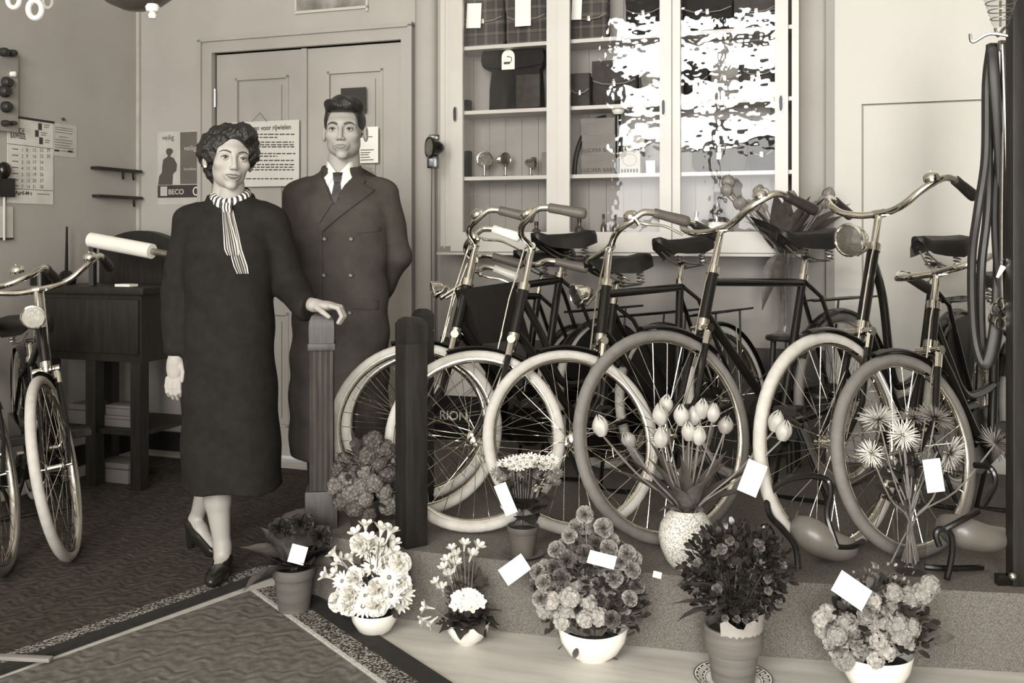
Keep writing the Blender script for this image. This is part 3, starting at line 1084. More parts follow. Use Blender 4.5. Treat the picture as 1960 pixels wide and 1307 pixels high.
BIKES['F'] = bicycle('F', 'small low bicycle without lamp, front wheel behind the spider chrysanthemums',
    [2.0816, 3.7757, 3.8733, -0.1028, -0.2547, 0.5326, 0.6511, 0.5707, 0.1950], .323, 1.05, PH, .01, M_TYRE_GREY, M_GRIP_BLACK, 'ladies', bells=(), dressguard=True, fmud=(1.35, 2.4))
BIKES['G'] = bicycle('G', 'child-size bicycle with white grips, half hidden behind the thin-tyred bicycle',
    [0.3245, 4.4723, 3.9736, -0.0656, -0.8479, 0.5853, 0.6989, 0.6752, 0.2547], .30, 0.98, PH, .03, M_TYRE, M_GRIP_WHITE, 'gents', lamp=(0.0, 0.12, 0.034), levers=True, bells=(), carrier=False, grip_len=0.10, dressguard=True)
BIKES['L'] = bicycle('L', 'bicycle with white front tyre and round headlamp standing alone on the carpet',
    [-2.261, 4.5593, 5.2911, -0.0651, -0.3171, 0.5918, 0.7451, 0.5236, 0.2598], .355, 1.02, 0.013, .075, M_TYRE, M_GRIP_BLACK, 'gents', lamp=(0.05, 0.13, 0.045), bells=(1, -0.25), carrier=False, fmud=(1.75, 2.6))
BIKES['L2'] = bicycle('L2', 'grey-tyred bicycle cut off by the picture edge beside the white-tyred one',
    [-2.43, 4.40, 5.2911, -0.0651, -0.3171, 0.5918, 0.7451, 0.5236, 0.2598], .355, 1.02, 0.013, .03, M_TYRE_GREY, M_GRIP_BLACK, 'gents', bells=(), carrier=False, fmud=(1.75, 2.6))

# ------------------------------------------------------------------ organic shapes as distance fields
def v_sub(X, c):
    return X[0] - c[0], X[1] - c[1], X[2] - c[2]


def sd_ell(X, c, r):
    x, y, z = v_sub(X, c)
    k0 = np.sqrt((x / r[0]) ** 2 + (y / r[1]) ** 2 + (z / r[2]) ** 2)
    k1 = np.sqrt((x / r[0] ** 2) ** 2 + (y / r[1] ** 2) ** 2 + (z / r[2] ** 2) ** 2) + 1e-9
    return k0 * (k0 - 1) / k1


def sd_cap(X, a, b, ra, rb=None):
    rb = ra if rb is None else rb
    x, y, z = v_sub(X, a)
    bx, by, bz = b[0] - a[0], b[1] - a[1], b[2] - a[2]
    h = np.clip((x * bx + y * by + z * bz) / (bx * bx + by * by + bz * bz + 1e-12), 0, 1)
    return np.sqrt((x - bx * h) ** 2 + (y - by * h) ** 2 + (z - bz * h) ** 2) - (ra + (rb - ra) * h)


def sd_chain(X, pts, rs, k=0.01):
    d = None
    for i in range(len(pts) - 1):
        e = sd_cap(X, pts[i], pts[i + 1], rs[i], rs[i + 1])
        d = e if d is None else smin(d, e, k)
    return d


def sd_skirt(X, prof, ex=2.0):
    """upright elliptic body: prof = [(z, cx, cy, a, b)]"""
    zs = [p[0] for p in prof]
    cx, cy, a, b = (np.interp(X[2], zs, [p[i] for p in prof]) for i in (1, 2, 3, 4))
    k = (np.abs((X[0] - cx) / a) ** ex + np.abs((X[1] - cy) / b) ** ex) ** (1 / ex)
    d = (k - 1) * np.minimum(a, b)
    return np.maximum(d, np.maximum(zs[0] - X[2], X[2] - zs[-1]))


def smin(a, b, k):
    h = np.clip(0.5 + 0.5 * (b - a) / k, 0, 1)
    return b * (1 - h) + a * h - k * h * (1 - h)


def smax(a, b, k):
    return -smin(-a, -b, k)


def surface_net(fn, lo, hi, h):
    n = [int(math.ceil((hi[i] - lo[i]) / h)) + 1 for i in range(3)]
    ax = [lo[i] + h * np.arange(n[i], dtype=np.float32) for i in range(3)]
    G = np.meshgrid(*ax, indexing='ij')
    F = fn(G).astype(np.float32)
    ins = F < 0
    c = [F[i:n[0] - 1 + i, j:n[1] - 1 + j, k:n[2] - 1 + k] for i in (0, 1) for j in (0, 1) for k in (0, 1)]
    cnt = sum((q < 0).astype(np.int8) for q in c)
    mixed = (cnt > 0) & (cnt < 8)
    idx = np.argwhere(mixed)
    vals = np.stack([q[mixed] for q in c], 1)
    corner = np.array([(i, j, k) for i in (0, 1) for j in (0, 1) for k in (0, 1)], np.float32)
    acc = np.zeros((len(idx), 3), np.float32)
    num = np.zeros(len(idx), np.float32)
    for e0 in range(8):
        for e1 in range(e0 + 1, 8):
            if np.abs(corner[e0] - corner[e1]).sum() != 1:
                continue
            a, b = vals[:, e0], vals[:, e1]
            cr = (a < 0) != (b < 0)
            t = np.where(cr, a / np.where(cr, a - b, 1), 0)
            acc += np.where(cr[:, None], corner[e0] + t[:, None] * (corner[e1] - corner[e0]), 0)
            num += cr
    pos = (idx + acc / num[:, None]) * h + np.array(lo, np.float32)
    vid = -np.ones(mixed.shape, np.int64)
    vid[mixed] = np.arange(len(idx))
    faces = []
    for axis in range(3):
        o = [(1, 2), (2, 0), (0, 1)][axis]
        s0 = [slice(None)] * 3
        s1 = [slice(None)] * 3
        s0[axis], s1[axis] = slice(0, -1), slice(1, None)
        A, B = ins[tuple(s0)], ins[tuple(s1)]
        for flip in (0, 1):
            ch = np.argwhere((A & ~B) if not flip else (~A & B))
            ch = ch[(ch[:, o[0]] > 0) & (ch[:, o[1]] > 0) & (ch[:, o[0]] < n[o[0]] - 1) & (ch[:, o[1]] < n[o[1]] - 1)]
            q = []
            for d0, d1 in ((-1, -1), (0, -1), (0, 0), (-1, 0)):
                cc = ch.copy()
                cc[:, o[0]] += d0
                cc[:, o[1]] += d1
                q.append(vid[cc[:, 0], cc[:, 1], cc[:, 2]])
            q = np.stack(q, 1)
            faces.append(q if not flip else q[:, ::-1])
    return pos, np.concatenate(faces)


def net_add(mb, fn, lo, hi, h, M=None):
    p, f = surface_net(fn, lo, hi, h)
    return mb.add(p.tolist(), f.tolist(), M)


def front_y(fn, x, z, y0=-0.5, y1=0.4):
    """first surface met going backwards (+y) at (x, z)"""
    x = np.atleast_1d(np.asarray(x, np.float32))
    z = np.atleast_1d(np.asarray(z, np.float32))
    y = np.full(x.shape, y0, np.float32)
    for _ in range(70):
        d = fn([x, y, z])
        y = np.where((d > 0.0006) & (y < y1), y + np.maximum(d, 0.0006) * 0.7, y)
    return y


def drape(fn, poly, off=0.002, thick=0.003, step=0.012, y0=-0.5):
    """cloth or paint patch of outline poly (x, z) lying on the front of fn"""
    from mathutils.geometry import delaunay_2d_cdt
    bp = []
    n = len(poly)
    for i in range(n):
        a, b = Vector(poly[i]), Vector(poly[(i + 1) % n])
        k = max(1, int((b - a).length / step))
        bp += [a.lerp(b, t / k) for t in range(k)]
    xs, zs = [p.x for p in bp], [p.y for p in bp]
    pts = list(bp)
    gx = min(xs)
    while gx < max(xs):
        gz = min(zs)
        while gz < max(zs):
            ins = False
            j = n - 1
            for i in range(n):
                (xi, zi), (xj, zj) = poly[i], poly[j]
                if (zi > gz) != (zj > gz) and gx < (xj - xi) * (gz - zi) / (zj - zi) + xi:
                    ins = not ins
                j = i
            if ins and min((Vector((gx, gz)) - p).length for p in bp) > step * 0.45:
                pts.append(Vector((gx, gz)))
            gz += step
        gx += step
    m = len(bp)
    r = delaunay_2d_cdt(pts, [(i, (i + 1) % m) for i in range(m)], [], 1, 1e-6)
    vv, ff = r[0], r[2]
    # boundary ring order from the input
    ys = front_y(fn, [p.x for p in vv], [p.y for p in vv], y0)
    F = [(p.x, y - off - thick, p.y) for p, y in zip(vv, ys)]
    Bk = [(p.x, y + 0.002, p.y) for p, y in zip(vv, ys)]
    k = len(vv)
    faces = [tuple(f) for f in ff] + [tuple(i + k for i in f[::-1]) for f in ff]
    cnt = {}
    for f in ff:
        for i in range(len(f)):
            e = (f[i], f[(i + 1) % len(f)])
            cnt[e] = 1
    for (a, b) in list(cnt):
        if (b, a) not in cnt:
            faces.append((b, a, a + k, b + k))
    mb = MB()
    mb.add(F + Bk, faces)
    return mb


def drape_tube(fn, pts, r, off=0.0, n=8, y0=-0.3, k=5):
    pts = smooth_path([(x, 0, z) for x, z in pts], k)
    ys = front_y(fn, [p.x for p in pts], [p.z for p in pts], y0)
    q = [(p.x, y - off, p.z) for p, y in zip(pts, ys)]
    rs = r if not isinstance(r, (list, tuple)) else [np.interp(i / (len(q) - 1), np.linspace(0, 1, len(r)), r) for i in range(len(q))]
    return MB().tube(q, [float(v) for v in rs] if isinstance(rs, list) else rs, n)


M_SKIN_W = mat('skin_light', 0.35, 0.68, var=0.04, scale=14, sub=0.0)
M_SKIN_M = mat('skin_tanned', 0.31, 0.62, var=0.05, scale=14)
M_HAIR = mat('dark_hair', 0.012, 0.42, var=0.5, scale=60, bump=0.5, bscale=160)
M_BROW = mat('eyebrow_hair', 0.06, 0.7, var=0.3, scale=60)
M_LIP = mat('lips', 0.11, 0.4, var=0.1, scale=40)
M_LIP_M = mat('lips_pale', 0.17, 0.5, var=0.1, scale=40)
M_EYE = mat('eye_white', 0.42, 0.2, var=0.05)
M_IRIS = mat('iris', 0.03, 0.15, var=0.2)
M_COAT_BLACK = mat('black_wool', 0.011, 0.85, var=0.25, scale=30, bump=0.12, bscale=260, spec=0.25)
M_COAT_BROWN = mat('work_coat_twill', 0.042, 0.8, var=0.18, scale=16, bump=0.14, bscale=240, spec=0.3)
M_SHIRT = mat('white_shirt', 0.78, 0.7, var=0.03)
M_TIE = mat('dark_tie', 0.022, 0.6, var=0.3, scale=60)
M_STOCKING = mat('nylon_stocking', 0.36, 0.45, var=0.05)
M_SHOE = mat('black_shoe_leather', 0.015, 0.25, var=0.2)
M_TROUSER = mat('dark_trousers', 0.03, 0.85, var=0.2)
M_STRIPE_D = mat('scarf_dark', 0.03, 0.6, var=0.2)
M_STRIPE_L = mat('scarf_white', 0.75, 0.6, var=0.04)


def head_field(s=1.0, jaw=1.0, neck_r=0.052, ear=True, nose=1.0, smile=0.0, corner=1.0, wing=1.0, muzzle=1.0):
    def fn(X):
        X = [X[0] / s, X[1] / s, X[2] / s]
        ax = np.abs(X[0])
        Y = [ax, X[1], X[2]]
        d = sd_ell(X, (0, 0.022, 0.032), (0.075, 0.096, 0.086))
        d = smin(d, sd_ell(X, (0, -0.022, -0.030), (0.0575 * jaw, 0.068, 0.080)), 0.03)
        d = smin(d, sd_ell(Y, (0.035 * jaw, -0.014, -0.058), (0.022 * corner, 0.036, 0.026)), 0.03)
        d = smin(d, sd_ell(X, (0, -0.071, -0.097), (0.020 * jaw, 0.017, 0.014)), 0.024)
        d = smin(d, sd_ell(Y, (0.043, -0.058, -0.020), (0.019, 0.020, 0.016)), 0.026)
        d = smin(d, sd_cap(Y, (0.004, -0.078, 0.030), (0.044, -0.060, 0.026), 0.010, 0.008), 0.026)
        d = smax(d, -sd_ell(Y, (0.032, -0.099, 0.004), (0.019, 0.021, 0.0135)), 0.014)
        lid = sd_ell(Y, (0.0315, -0.0735, 0.004), (0.0145, 0.0145, 0.0145))
        lid = np.maximum(lid, -sd_ell(Y, (0.0320, -0.090, 0.0030), (0.0125, 0.012, 0.0045)))
        d = smin(d, lid, 0.004)
        d = smin(d, sd_cap(X, (0, -0.086, 0.016), (0, -0.1075 * nose, -0.028), 0.0066, 0.0100), 0.010)
        d = smin(d, sd_ell(Y, (0.0115 * wing, -0.0985, -0.033), (0.0072 * wing, 0.010, 0.0065)), 0.006)
        d = smax(d, -sd_ell(Y, (0.0065, -0.104, -0.0405), (0.0035, 0.0045, 0.004)), 0.003)
        d = smin(d, sd_ell(X, (0, -0.081, -0.060), (0.027, 0.014 * muzzle, 0.016)), 0.016)
        d = smax(d, -sd_cap(X, (-0.021, -0.097 + 0.004, -0.061 + smile), (0.021, -0.097 + 0.004, -0.061 + smile), 0.0016), 0.004)
        d = smin(d, sd_cap(X, (0, 0.030, -0.05), (0, 0.046, -0.21), neck_r * 0.96, neck_r * 1.06), 0.014)
        if ear:
            e = sd_ell(Y, (0.0815, 0.020, -0.012), (0.0105, 0.019, 0.031))
            e = smax(e, -sd_ell(Y, (0.0900, 0.012, -0.006), (0.006, 0.011, 0.018)), 0.004)
            d = smin(d, e, 0.008)
        return d * s
    return fn


def face_bits(body, fn, Mh, s, lip_m, brow_w=0.0028, brow_z=0.030, lipw=0.021, up=0.0):
    for sg in (-1, 1):
        e = MB()
        e.ball((0, 0, 0), 0.0128 * s, 16, 12)
        o = e.build('eye', M_EYE, body, angle=3, Mw=Mh @ T(sg * 0.0315 * s, -0.0735 * s, 0.004 * s))
        i = MB()
        i.lathe([(0.0062 * s, 0.0108 * s), (0.005 * s, 0.0123 * s), (0.0, 0.0132 * s)], 14, M=R(PI / 2, 'X'))
        i.build('iris', M_IRIS, o, angle=3)
        drape_tube(fn, [(sg * 0.013 * s, (brow_z - 0.004) * s), (sg * 0.026 * s, (brow_z + 0.001) * s), (sg * 0.040 * s, (brow_z + 0.001) * s), (sg * 0.051 * s, (brow_z - 0.006) * s)], [brow_w, brow_w * 1.15, brow_w * 0.9, brow_w * 0.35], 0.0).build('eyebrow', M_BROW, body, angle=3, Mw=Mh)
        drape_tube(fn, [(sg * 0.0205 * s, 0.0045 * s), (sg * 0.027 * s, 0.0092 * s), (sg * 0.036 * s, 0.0094 * s), (sg * 0.0445 * s, 0.004 * s)], [0.0012, 0.0021, 0.0024, 0.0016], 0.0).build('eyelashes', M_BROW, body, angle=3, Mw=Mh)
    drape_tube(fn, [(-lipw * s, (-0.0605 + up) * s), (-0.009 * s, -0.0558 * s), (0, -0.0570 * s), (0.009 * s, -0.0558 * s), (lipw * s, (-0.0605 + up) * s)], [0.0012, 0.0034, 0.0032, 0.0034, 0.0012], -0.0012).build('lip', lip_m, body, angle=3, Mw=Mh)
    drape_tube(fn, [(-lipw * 0.9 * s, (-0.0620 + up) * s), (-0.009 * s, -0.0668 * s), (0, -0.0678 * s), (0.009 * s, -0.0668 * s), (lipw * 0.9 * s, (-0.0620 + up) * s)], [0.0012, 0.0038, 0.0044, 0.0038, 0.0012], -0.0012).build('lip', lip_m, body, angle=3, Mw=Mh)


def bumps(X, f, seed=0.0):
    x, y, z = X
    return (np.sin(f * x + 1.3 * np.sin(f * 0.7 * z + seed)) * np.sin(f * y + 1.1 * np.sin(f * 0.6 * x + seed * 2)) + np.sin(f * z + 1.2 * np.sin(f * 0.8 * y + seed)) * np.sin(f * 0.9 * x + seed * 3)) * 0.5


# ---- the man -------------------------------------------------------------
MAN = T(-0.709, 4.00, 0.012)
sM = 1.05
HM = T(0.018, -0.020, 1.668) @ R(math.radians(1), 'Z') @ R(math.radians(4), 'X')
hf = head_field(sM, 1.0, 0.055, corner=1.1)


def man_torso(X):
    d = sd_skirt(X, [(0.85, 0, 0.02, 0.17, 0.11), (1.1, 0, 0.0, 0.16, 0.105), (1.30, 0, 0.0, 0.18, 0.115), (1.45, 0, 0.015, 0.12, 0.08)])
    return smin(d, sd_cap(X, (0, 0.02, 1.42), (0, 0.015, 1.56), 0.07, 0.055), 0.05)


def man_legs(X):
    d = None
    for sx_ in (-0.085, 0.085):
        e = sd_chain(X, [(sx_, 0.02, 0.95), (sx_, 0.0, 0.5), (sx_, 0.02, 0.09)], [0.085, 0.062, 0.05])
        d = e if d is None else np.minimum(d, e)
    return d


body = MB()
net_add(body, hf, (-0.105, -0.14, -0.19), (0.105, 0.14, 0.15), 0.0021, HM)
net_add(body, man_torso, (-0.25, -0.18, 0.82), (0.25, 0.2, 1.60), 0.012)
# hands clasped behind the back
def man_hands(X):
    d = sd_ell(X, (0.03, 0.20, 0.93), (0.045, 0.022, 0.05))
    d = smin(d, sd_ell(X, (-0.03, 0.225, 0.92), (0.045, 0.022, 0.05)), 0.01)
    for k in range(4):
        d = smin(d, sd_chain(X, [(0.0 - 0.004 * k, 0.235, 0.945 - 0.018 * k), (0.035, 0.25, 0.935 - 0.018 * k), (0.06, 0.235, 0.925 - 0.018 * k)], [0.009, 0.0085, 0.0075]), 0.005)
    d = smin(d, sd_chain(X, [(0.05, 0.19, 0.97), (0.02, 0.24, 0.985), (-0.015, 0.25, 0.97)], [0.011, 0.01, 0.008]), 0.006)
    d = smin(d, sd_cap(X, (0.05, 0.2, 0.95), (0.14, 0.16, 1.0), 0.026, 0.03), 0.02)
    return smin(d, sd_cap(X, (-0.05, 0.22, 0.94), (-0.14, 0.16, 1.0), 0.026, 0.03), 0.02)


net_add(body, man_hands, (-0.2, 0.1, 0.84), (0.2, 0.3, 1.06), 0.006)
man = body.build('person', M_SKIN_M, angle=3, Mw=MAN)
tag(man, 'man in a buttoned work coat, white shirt and dark tie, hands behind his back', 'person')
face_bits(man, hf, HM, sM, M_LIP_M, brow_w=0.0042, brow_z=0.0265, lipw=0.024)


def man_hair(X):
    Xs = [X[0] / sM, X[1] / sM, X[2] / sM]
    d = sd_ell(Xs, (0, 0.026, 0.036), (0.0815, 0.102, 0.092))
    topk = sd_ell(Xs, (0.004, -0.020, 0.096), (0.076, 0.084, 0.040))
    topk = topk + 0.0045 * np.sin(95 * Xs[0] + 55 * Xs[1] + 1.5 * np.sin(60 * Xs[2])) * np.clip((Xs[2] - 0.06) * 25, 0, 1)
    d = smin(d, topk, 0.02)
    face = sd_ell(Xs, (0, -0.115, -0.030), (0.069, 0.105, 0.106))
    face = np.minimum(face, np.maximum(np.maximum(np.abs(Xs[0]) - 0.066, Xs[2] - 0.070), Xs[1] + 0.045))
    d = smax(d, -face, 0.008)
    low = -0.020 - Xs[2] - np.clip((Xs[1] - 0.03) * 1.1, -0.02, 0.055)
    return smax(d, low, 0.01) * sM


hm = MB()
net_add(hm, man_hair, (-0.11, -0.14, -0.10), (0.11, 0.15, 0.17), 0.0032, HM)
hm.build('hair', M_HAIR, man, angle=3)


def man_coat(X):
    fold = 0.004 * np.sin(26 * X[0] + 5 * X[2]) * np.clip((1.0 - X[2]) * 2, 0, 1) + 0.003 * np.sin(38 * X[2] + 22 * X[0])
    d = sd_skirt(X, [(0.33, -0.005, 0.02, 0.212, 0.150), (0.62, -0.005, 0.015, 0.206, 0.142), (0.95, 0, 0.01, 0.196, 0.132), (1.10, 0, 0.005, 0.192, 0.128), (1.28, 0, 0.0, 0.205, 0.132), (1.40, 0, 0.008, 0.180, 0.112), (1.46, 0, 0.02, 0.12, 0.085)], 2.2)
    d = smin(d, sd_cap(X, (-0.145, 0.018, 1.412), (0.145, 0.018, 1.412), 0.066), 0.05)
    d = smin(d, sd_cap(X, (0, 0.028, 1.40), (0, 0.030, 1.505), 0.115, 0.078), 0.05)
    ar = sd_chain(X, [(0.178, 0.018, 1.405), (0.226, 0.055, 1.155), (0.135, 0.165, 0.985)], [0.064, 0.060, 0.050], 0.02)
    al = sd_chain(X, [(-0.178, 0.018, 1.405), (-0.222, 0.055, 1.150), (-0.135, 0.165, 0.985)], [0.064, 0.060, 0.050], 0.02)
    d = smin(d, np.minimum(ar, al), 0.022)
    # open neck
    neck = sd_cap(X, (0, 0.02, 1.44), (0, 0.01, 1.62), 0.058, 0.082)
    d = smax(d, -neck, 0.01)
    vee = np.maximum(np.abs(X[0] + 0.004) - np.clip((X[2] - 1.372) * 0.52, 0, 0.078), np.maximum(X[1] + 0.05, 1.372 - X[2]))
    d = smax(d, -vee, 0.004)
    return d + fold


ct = MB()
net_add(ct, man_coat, (-0.33, -0.20, 0.31), (0.33, 0.26, 1.56), 0.008)
coat = ct.build('work_coat', M_COAT_BROWN, man, angle=3)
tr_ = MB()
net_add(tr_, man_legs, (-0.2, -0.12, 0.04), (0.2, 0.14, 0.95), 0.012)
tr_.build('trousers', M_TROUSER, man, angle=3)
for sx_ in (-0.09, 0.09):
    sh = MB()
    net_add(sh, lambda X: np.maximum(smin(sd_ell(X, (sx_, -0.07, 0.035), (0.048, 0.13, 0.045)), sd_ell(X, (sx_, 0.03, 0.05), (0.042, 0.06, 0.055)), 0.03), 0.001 - X[2]), (sx_ - 0.06, -0.22, -0.01), (sx_ + 0.06, 0.11, 0.12), 0.008)
    sh.build('shoe', M_SHOE, man, angle=3)


def man_chest(X):
    """shirt front just under the coat"""
    d = sd_skirt(X, [(1.1, 0, 0.0, 0.17, 0.108), (1.28, 0, 0.0, 0.185, 0.112), (1.40, 0, 0.008, 0.16, 0.096), (1.47, 0, 0.02, 0.11, 0.078)])
    return smin(d, sd_cap(X, (0, 0.018, 1.40), (0, 0.012, 1.56), 0.068, 0.0575), 0.05)


drape(man_chest, [(-0.085, 1.50), (-0.012, 1.25), (0.012, 1.25), (0.085, 1.50), (0.05, 1.520), (0.0, 1.478), (-0.05, 1.520)], 0.0015, 0.002, 0.014).build('shirt', M_SHIRT, man, angle=2)
for sg in (-1, 1):
    drape(man_chest, [(sg * 0.066, 1.552), (sg * 0.040, 1.535), (sg * 0.006, 1.492), (sg * 0.040, 1.436), (sg * 0.080, 1.490)], 0.007, 0.004, 0.012).build('shirt_collar', M_SHIRT, man, angle=0.9)
tie = drape(man_chest, [(-0.020, 1.494), (0.020, 1.494), (0.013, 1.452), (-0.013, 1.452)], 0.012, 0.007, 0.010).build('tie', M_TIE, man, angle=1.2)
drape(man_chest, [(-0.012, 1.454), (0.012, 1.454), (0.026, 1.37), (0.030, 1.25), (-0.030, 1.25), (-0.024, 1.37)], 0.006, 0.006, 0.012).build('tie_blade', M_TIE, tie, angle=1.2)
# lapels, front edge, pockets, buttons
lap_r = [(0.074, 1.525), (0.098, 1.492), (0.112, 1.462), (0.104, 1.448), (0.150, 1.424), (0.118, 1.392), (0.030, 1.322), (-0.050, 1.252), (-0.066, 1.272), (-0.012, 1.362), (0.024, 1.412), (0.056, 1.470)]
lap_l = [(-0.078, 1.525), (-0.102, 1.492), (-0.114, 1.462), (-0.106, 1.448), (-0.158, 1.424), (-0.128, 1.388), (-0.088, 1.315), (-0.062, 1.285), (-0.012, 1.368), (-0.034, 1.412), (-0.062, 1.470)]
drape(man_coat, lap_l, 0.003, 0.004, 0.012).build('lapel', M_COAT_BROWN, coat, angle=0.9)
drape(man_coat, lap_r, 0.005, 0.005, 0.012).build('lapel', M_COAT_BROWN, coat, angle=0.9)
cr_ = MB()
rg = []
for k in range(15):
    a = PI / 2 - (PI * 0.80) + (PI * 1.60) * k / 14
    e = abs(k - 7) / 7
    r0 = 0.074
    zt = 1.545 - 0.03 * e
    rg.append([(r0 * math.cos(a), 0.02 + r0 * math.sin(a), zt - 0.01), ((r0 + 0.006) * math.cos(a), 0.02 + (r0 + 0.006) * math.sin(a), zt), ((r0 + 0.026) * math.cos(a), 0.02 + (r0 + 0.024) * math.sin(a), zt - 0.048), ((r0 + 0.018) * math.cos(a), 0.02 + (r0 + 0.016) * math.sin(a), zt - 0.052)])
cr_.loft(rg)
cr_.build('coat_collar', M_COAT_BROWN, coat, angle=0.9)
drape(man_coat, [(-0.064, 1.262), (-0.050, 1.262), (-0.058, 0.345), (-0.072, 0.345)], 0.002, 0.003, 0.03).build('front_edge', M_COAT_BROWN, coat, angle=0.9)
drape(man_coat, [(0.085, 1.262), (0.175, 1.272), (0.176, 1.255), (0.086, 1.245)], 0.002, 0.003, 0.015).build('breast_pocket', M_COAT_BROWN, coat, angle=0.9)
drape(man_coat, [(0.070, 0.985), (0.168, 0.975), (0.166, 0.935), (0.069, 0.945)], 0.002, 0.004, 0.02).build('pocket_flap', M_COAT_BROWN, coat, angle=0.9)
drape(man_coat, [(-0.165, 0.985), (-0.085, 0.985), (-0.085, 0.945), (-0.165, 0.945)], 0.002, 0.004, 0.02).build('pocket_flap', M_COAT_BROWN, coat, angle=0.9)
M_BUTTON = mat('horn_button', 0.05, 0.35, var=0.3)
for bx_, bz_ in ((-0.040, 1.225), (0.065, 1.225), (-0.042, 1.08), (0.063, 1.08), (-0.044, 0.93), (0.060, 0.93)):
    yy = float(front_y(man_coat, bx_, bz_)[0])
    MB().lathe([(0, -0.003), (0.009, -0.003), (0.0105, 0.0), (0.009, 0.003), (0.004, 0.0015), (0, 0.0015)], 12, M=T(bx_, yy - 0.004, bz_) @ R(PI / 2, 'X')).build('button', M_BUTTON, coat)

# ---- the woman -----------------------------------------------------------
WOM = T(-1.03, 3.52, 0.013)
sW = 0.985
HW = T(0.008, -0.022, 1.513) @ R(math.radians(27), 'Z') @ R(math.radians(4), 'Y') @ R(math.radians(5), 'X')
hw_ = head_field(sW, 0.94, 0.044, nose=0.985, smile=-0.0, corner=0.75, wing=0.82, muzzle=0.80)


def woman_torso(X):
    d = sd_skirt(X, [(0.8, 0, 0.02, 0.12, 0.09), (1.05, 0, 0.0, 0.12, 0.09), (1.2, 0, 0.0, 0.15, 0.105), (1.31, 0, 0.015, 0.10, 0.07)])
    return smin(d, sd_cap(X, (0, 0.02, 1.28), (0.01, 0.0, 1.42), 0.058, 0.045), 0.05)


def finger(X, pts, r0, r1):
    n = len(pts)
    return sd_chain(X, pts, [r0 + (r1 - r0) * i / (n - 1) for i in range(n)], 0.003)


def woman_hand_down(X):
    """relaxed right hand hanging below the cuff"""
    cx_, cy_, cz_ = -0.186, -0.035, 0.755
    d = sd_ell(X, (cx_, cy_, cz_), (0.030, 0.021, 0.047))
    d = smin(d, sd_cap(X, (cx_ + 0.003, cy_ + 0.004, cz_ + 0.03), (cx_ + 0.006, cy_ + 0.012, cz_ + 0.12), 0.025, 0.028), 0.02)
    for k, (ox, ln) in enumerate(((-0.024, 0.060), (-0.009, 0.070), (0.007, 0.072), (0.021, 0.062))):
        bx_ = cx_ + ox
        pts = [(bx_, cy_ - 0.004, cz_ - 0.035), (bx_ * 1.0 + 0.002, cy_ - 0.020, cz_ - 0.035 - ln * 0.42), (bx_ + 0.004, cy_ - 0.020, cz_ - 0.035 - ln * 0.75), (bx_ + 0.006, cy_ - 0.008, cz_ - 0.035 - ln)]
        d = smin(d, finger(X, pts, 0.0088, 0.0062), 0.0035)
    th = [(cx_ + 0.024, cy_ - 0.004, cz_ + 0.018), (cx_ + 0.036, cy_ - 0.018, cz_ - 0.010), (cx_ + 0.034, cy_ - 0.026, cz_ - 0.040)]
    return smin(d, finger(X, th, 0.011, 0.0075), 0.006)


HX, HY_, HZ = NX + 1.03, NY - 3.52, NEWEL_TOP - 0.013


def woman_hand_post(X):
    """left hand laid over the newel cap, fingers bent down over its far side"""
    d = sd_ell(X, (HX + 0.002, HY_, HZ + 0.024), (0.050, 0.036, 0.019))
    d = smin(d, sd_cap(X, (HX - 0.03, HY_ + 0.005, HZ + 0.026), (HX - 0.105, HY_ + 0.085, HZ + 0.040), 0.023, 0.026), 0.02)
    for k, (oy, ln) in enumerate(((-0.030, 0.9), (-0.010, 1.0), (0.010, 0.96), (0.028, 0.82))):
        y_ = HY_ + oy
        pts = [(HX + 0.034, y_, HZ + 0.026), (HX + 0.034 + 0.032 * ln, y_ + oy * 0.15, HZ + 0.018), (HX + 0.040 + 0.040 * ln, y_ + oy * 0.2, HZ - 0.012 * ln), (HX + 0.036 + 0.030 * ln, y_ + oy * 0.2, HZ - 0.036 * ln)]
        d = smin(d, finger(X, pts, 0.0092, 0.0066), 0.003)
    th = [(HX - 0.012, HY_ - 0.030, HZ + 0.020), (HX + 0.012, HY_ - 0.052, HZ + 0.006), (HX + 0.034, HY_ - 0.056, HZ - 0.010)]
    return smin(d, finger(X, th, 0.011, 0.0078), 0.006)


def woman_legs(X):
    a = sd_chain(X, [(-0.060, 0.0, 0.60), (-0.050, 0.0, 0.42), (-0.046, 0.012, 0.27), (-0.026, 0.005, 0.10), (-0.022, -0.005, 0.055)], [0.065, 0.052, 0.046, 0.029, 0.029], 0.02)
    a = smin(a, sd_cap(X, (-0.022, -0.01, 0.055), (-0.018, -0.10, 0.020), 0.027, 0.026), 0.02)
    b = sd_chain(X, [(0.0, 0.08, 0.60), (-0.10, 0.17, 0.42), (-0.150, 0.235, 0.28), (-0.205, 0.285, 0.145)], [0.06, 0.050, 0.042, 0.028], 0.02)
    b = smin(b, sd_chain(X, [(-0.222, 0.290, 0.115), (-0.190, 0.262, 0.085), (-0.135, 0.220, 0.030)], [0.026, 0.026, 0.024], 0.02), 0.02)
    return np.minimum(a, b)


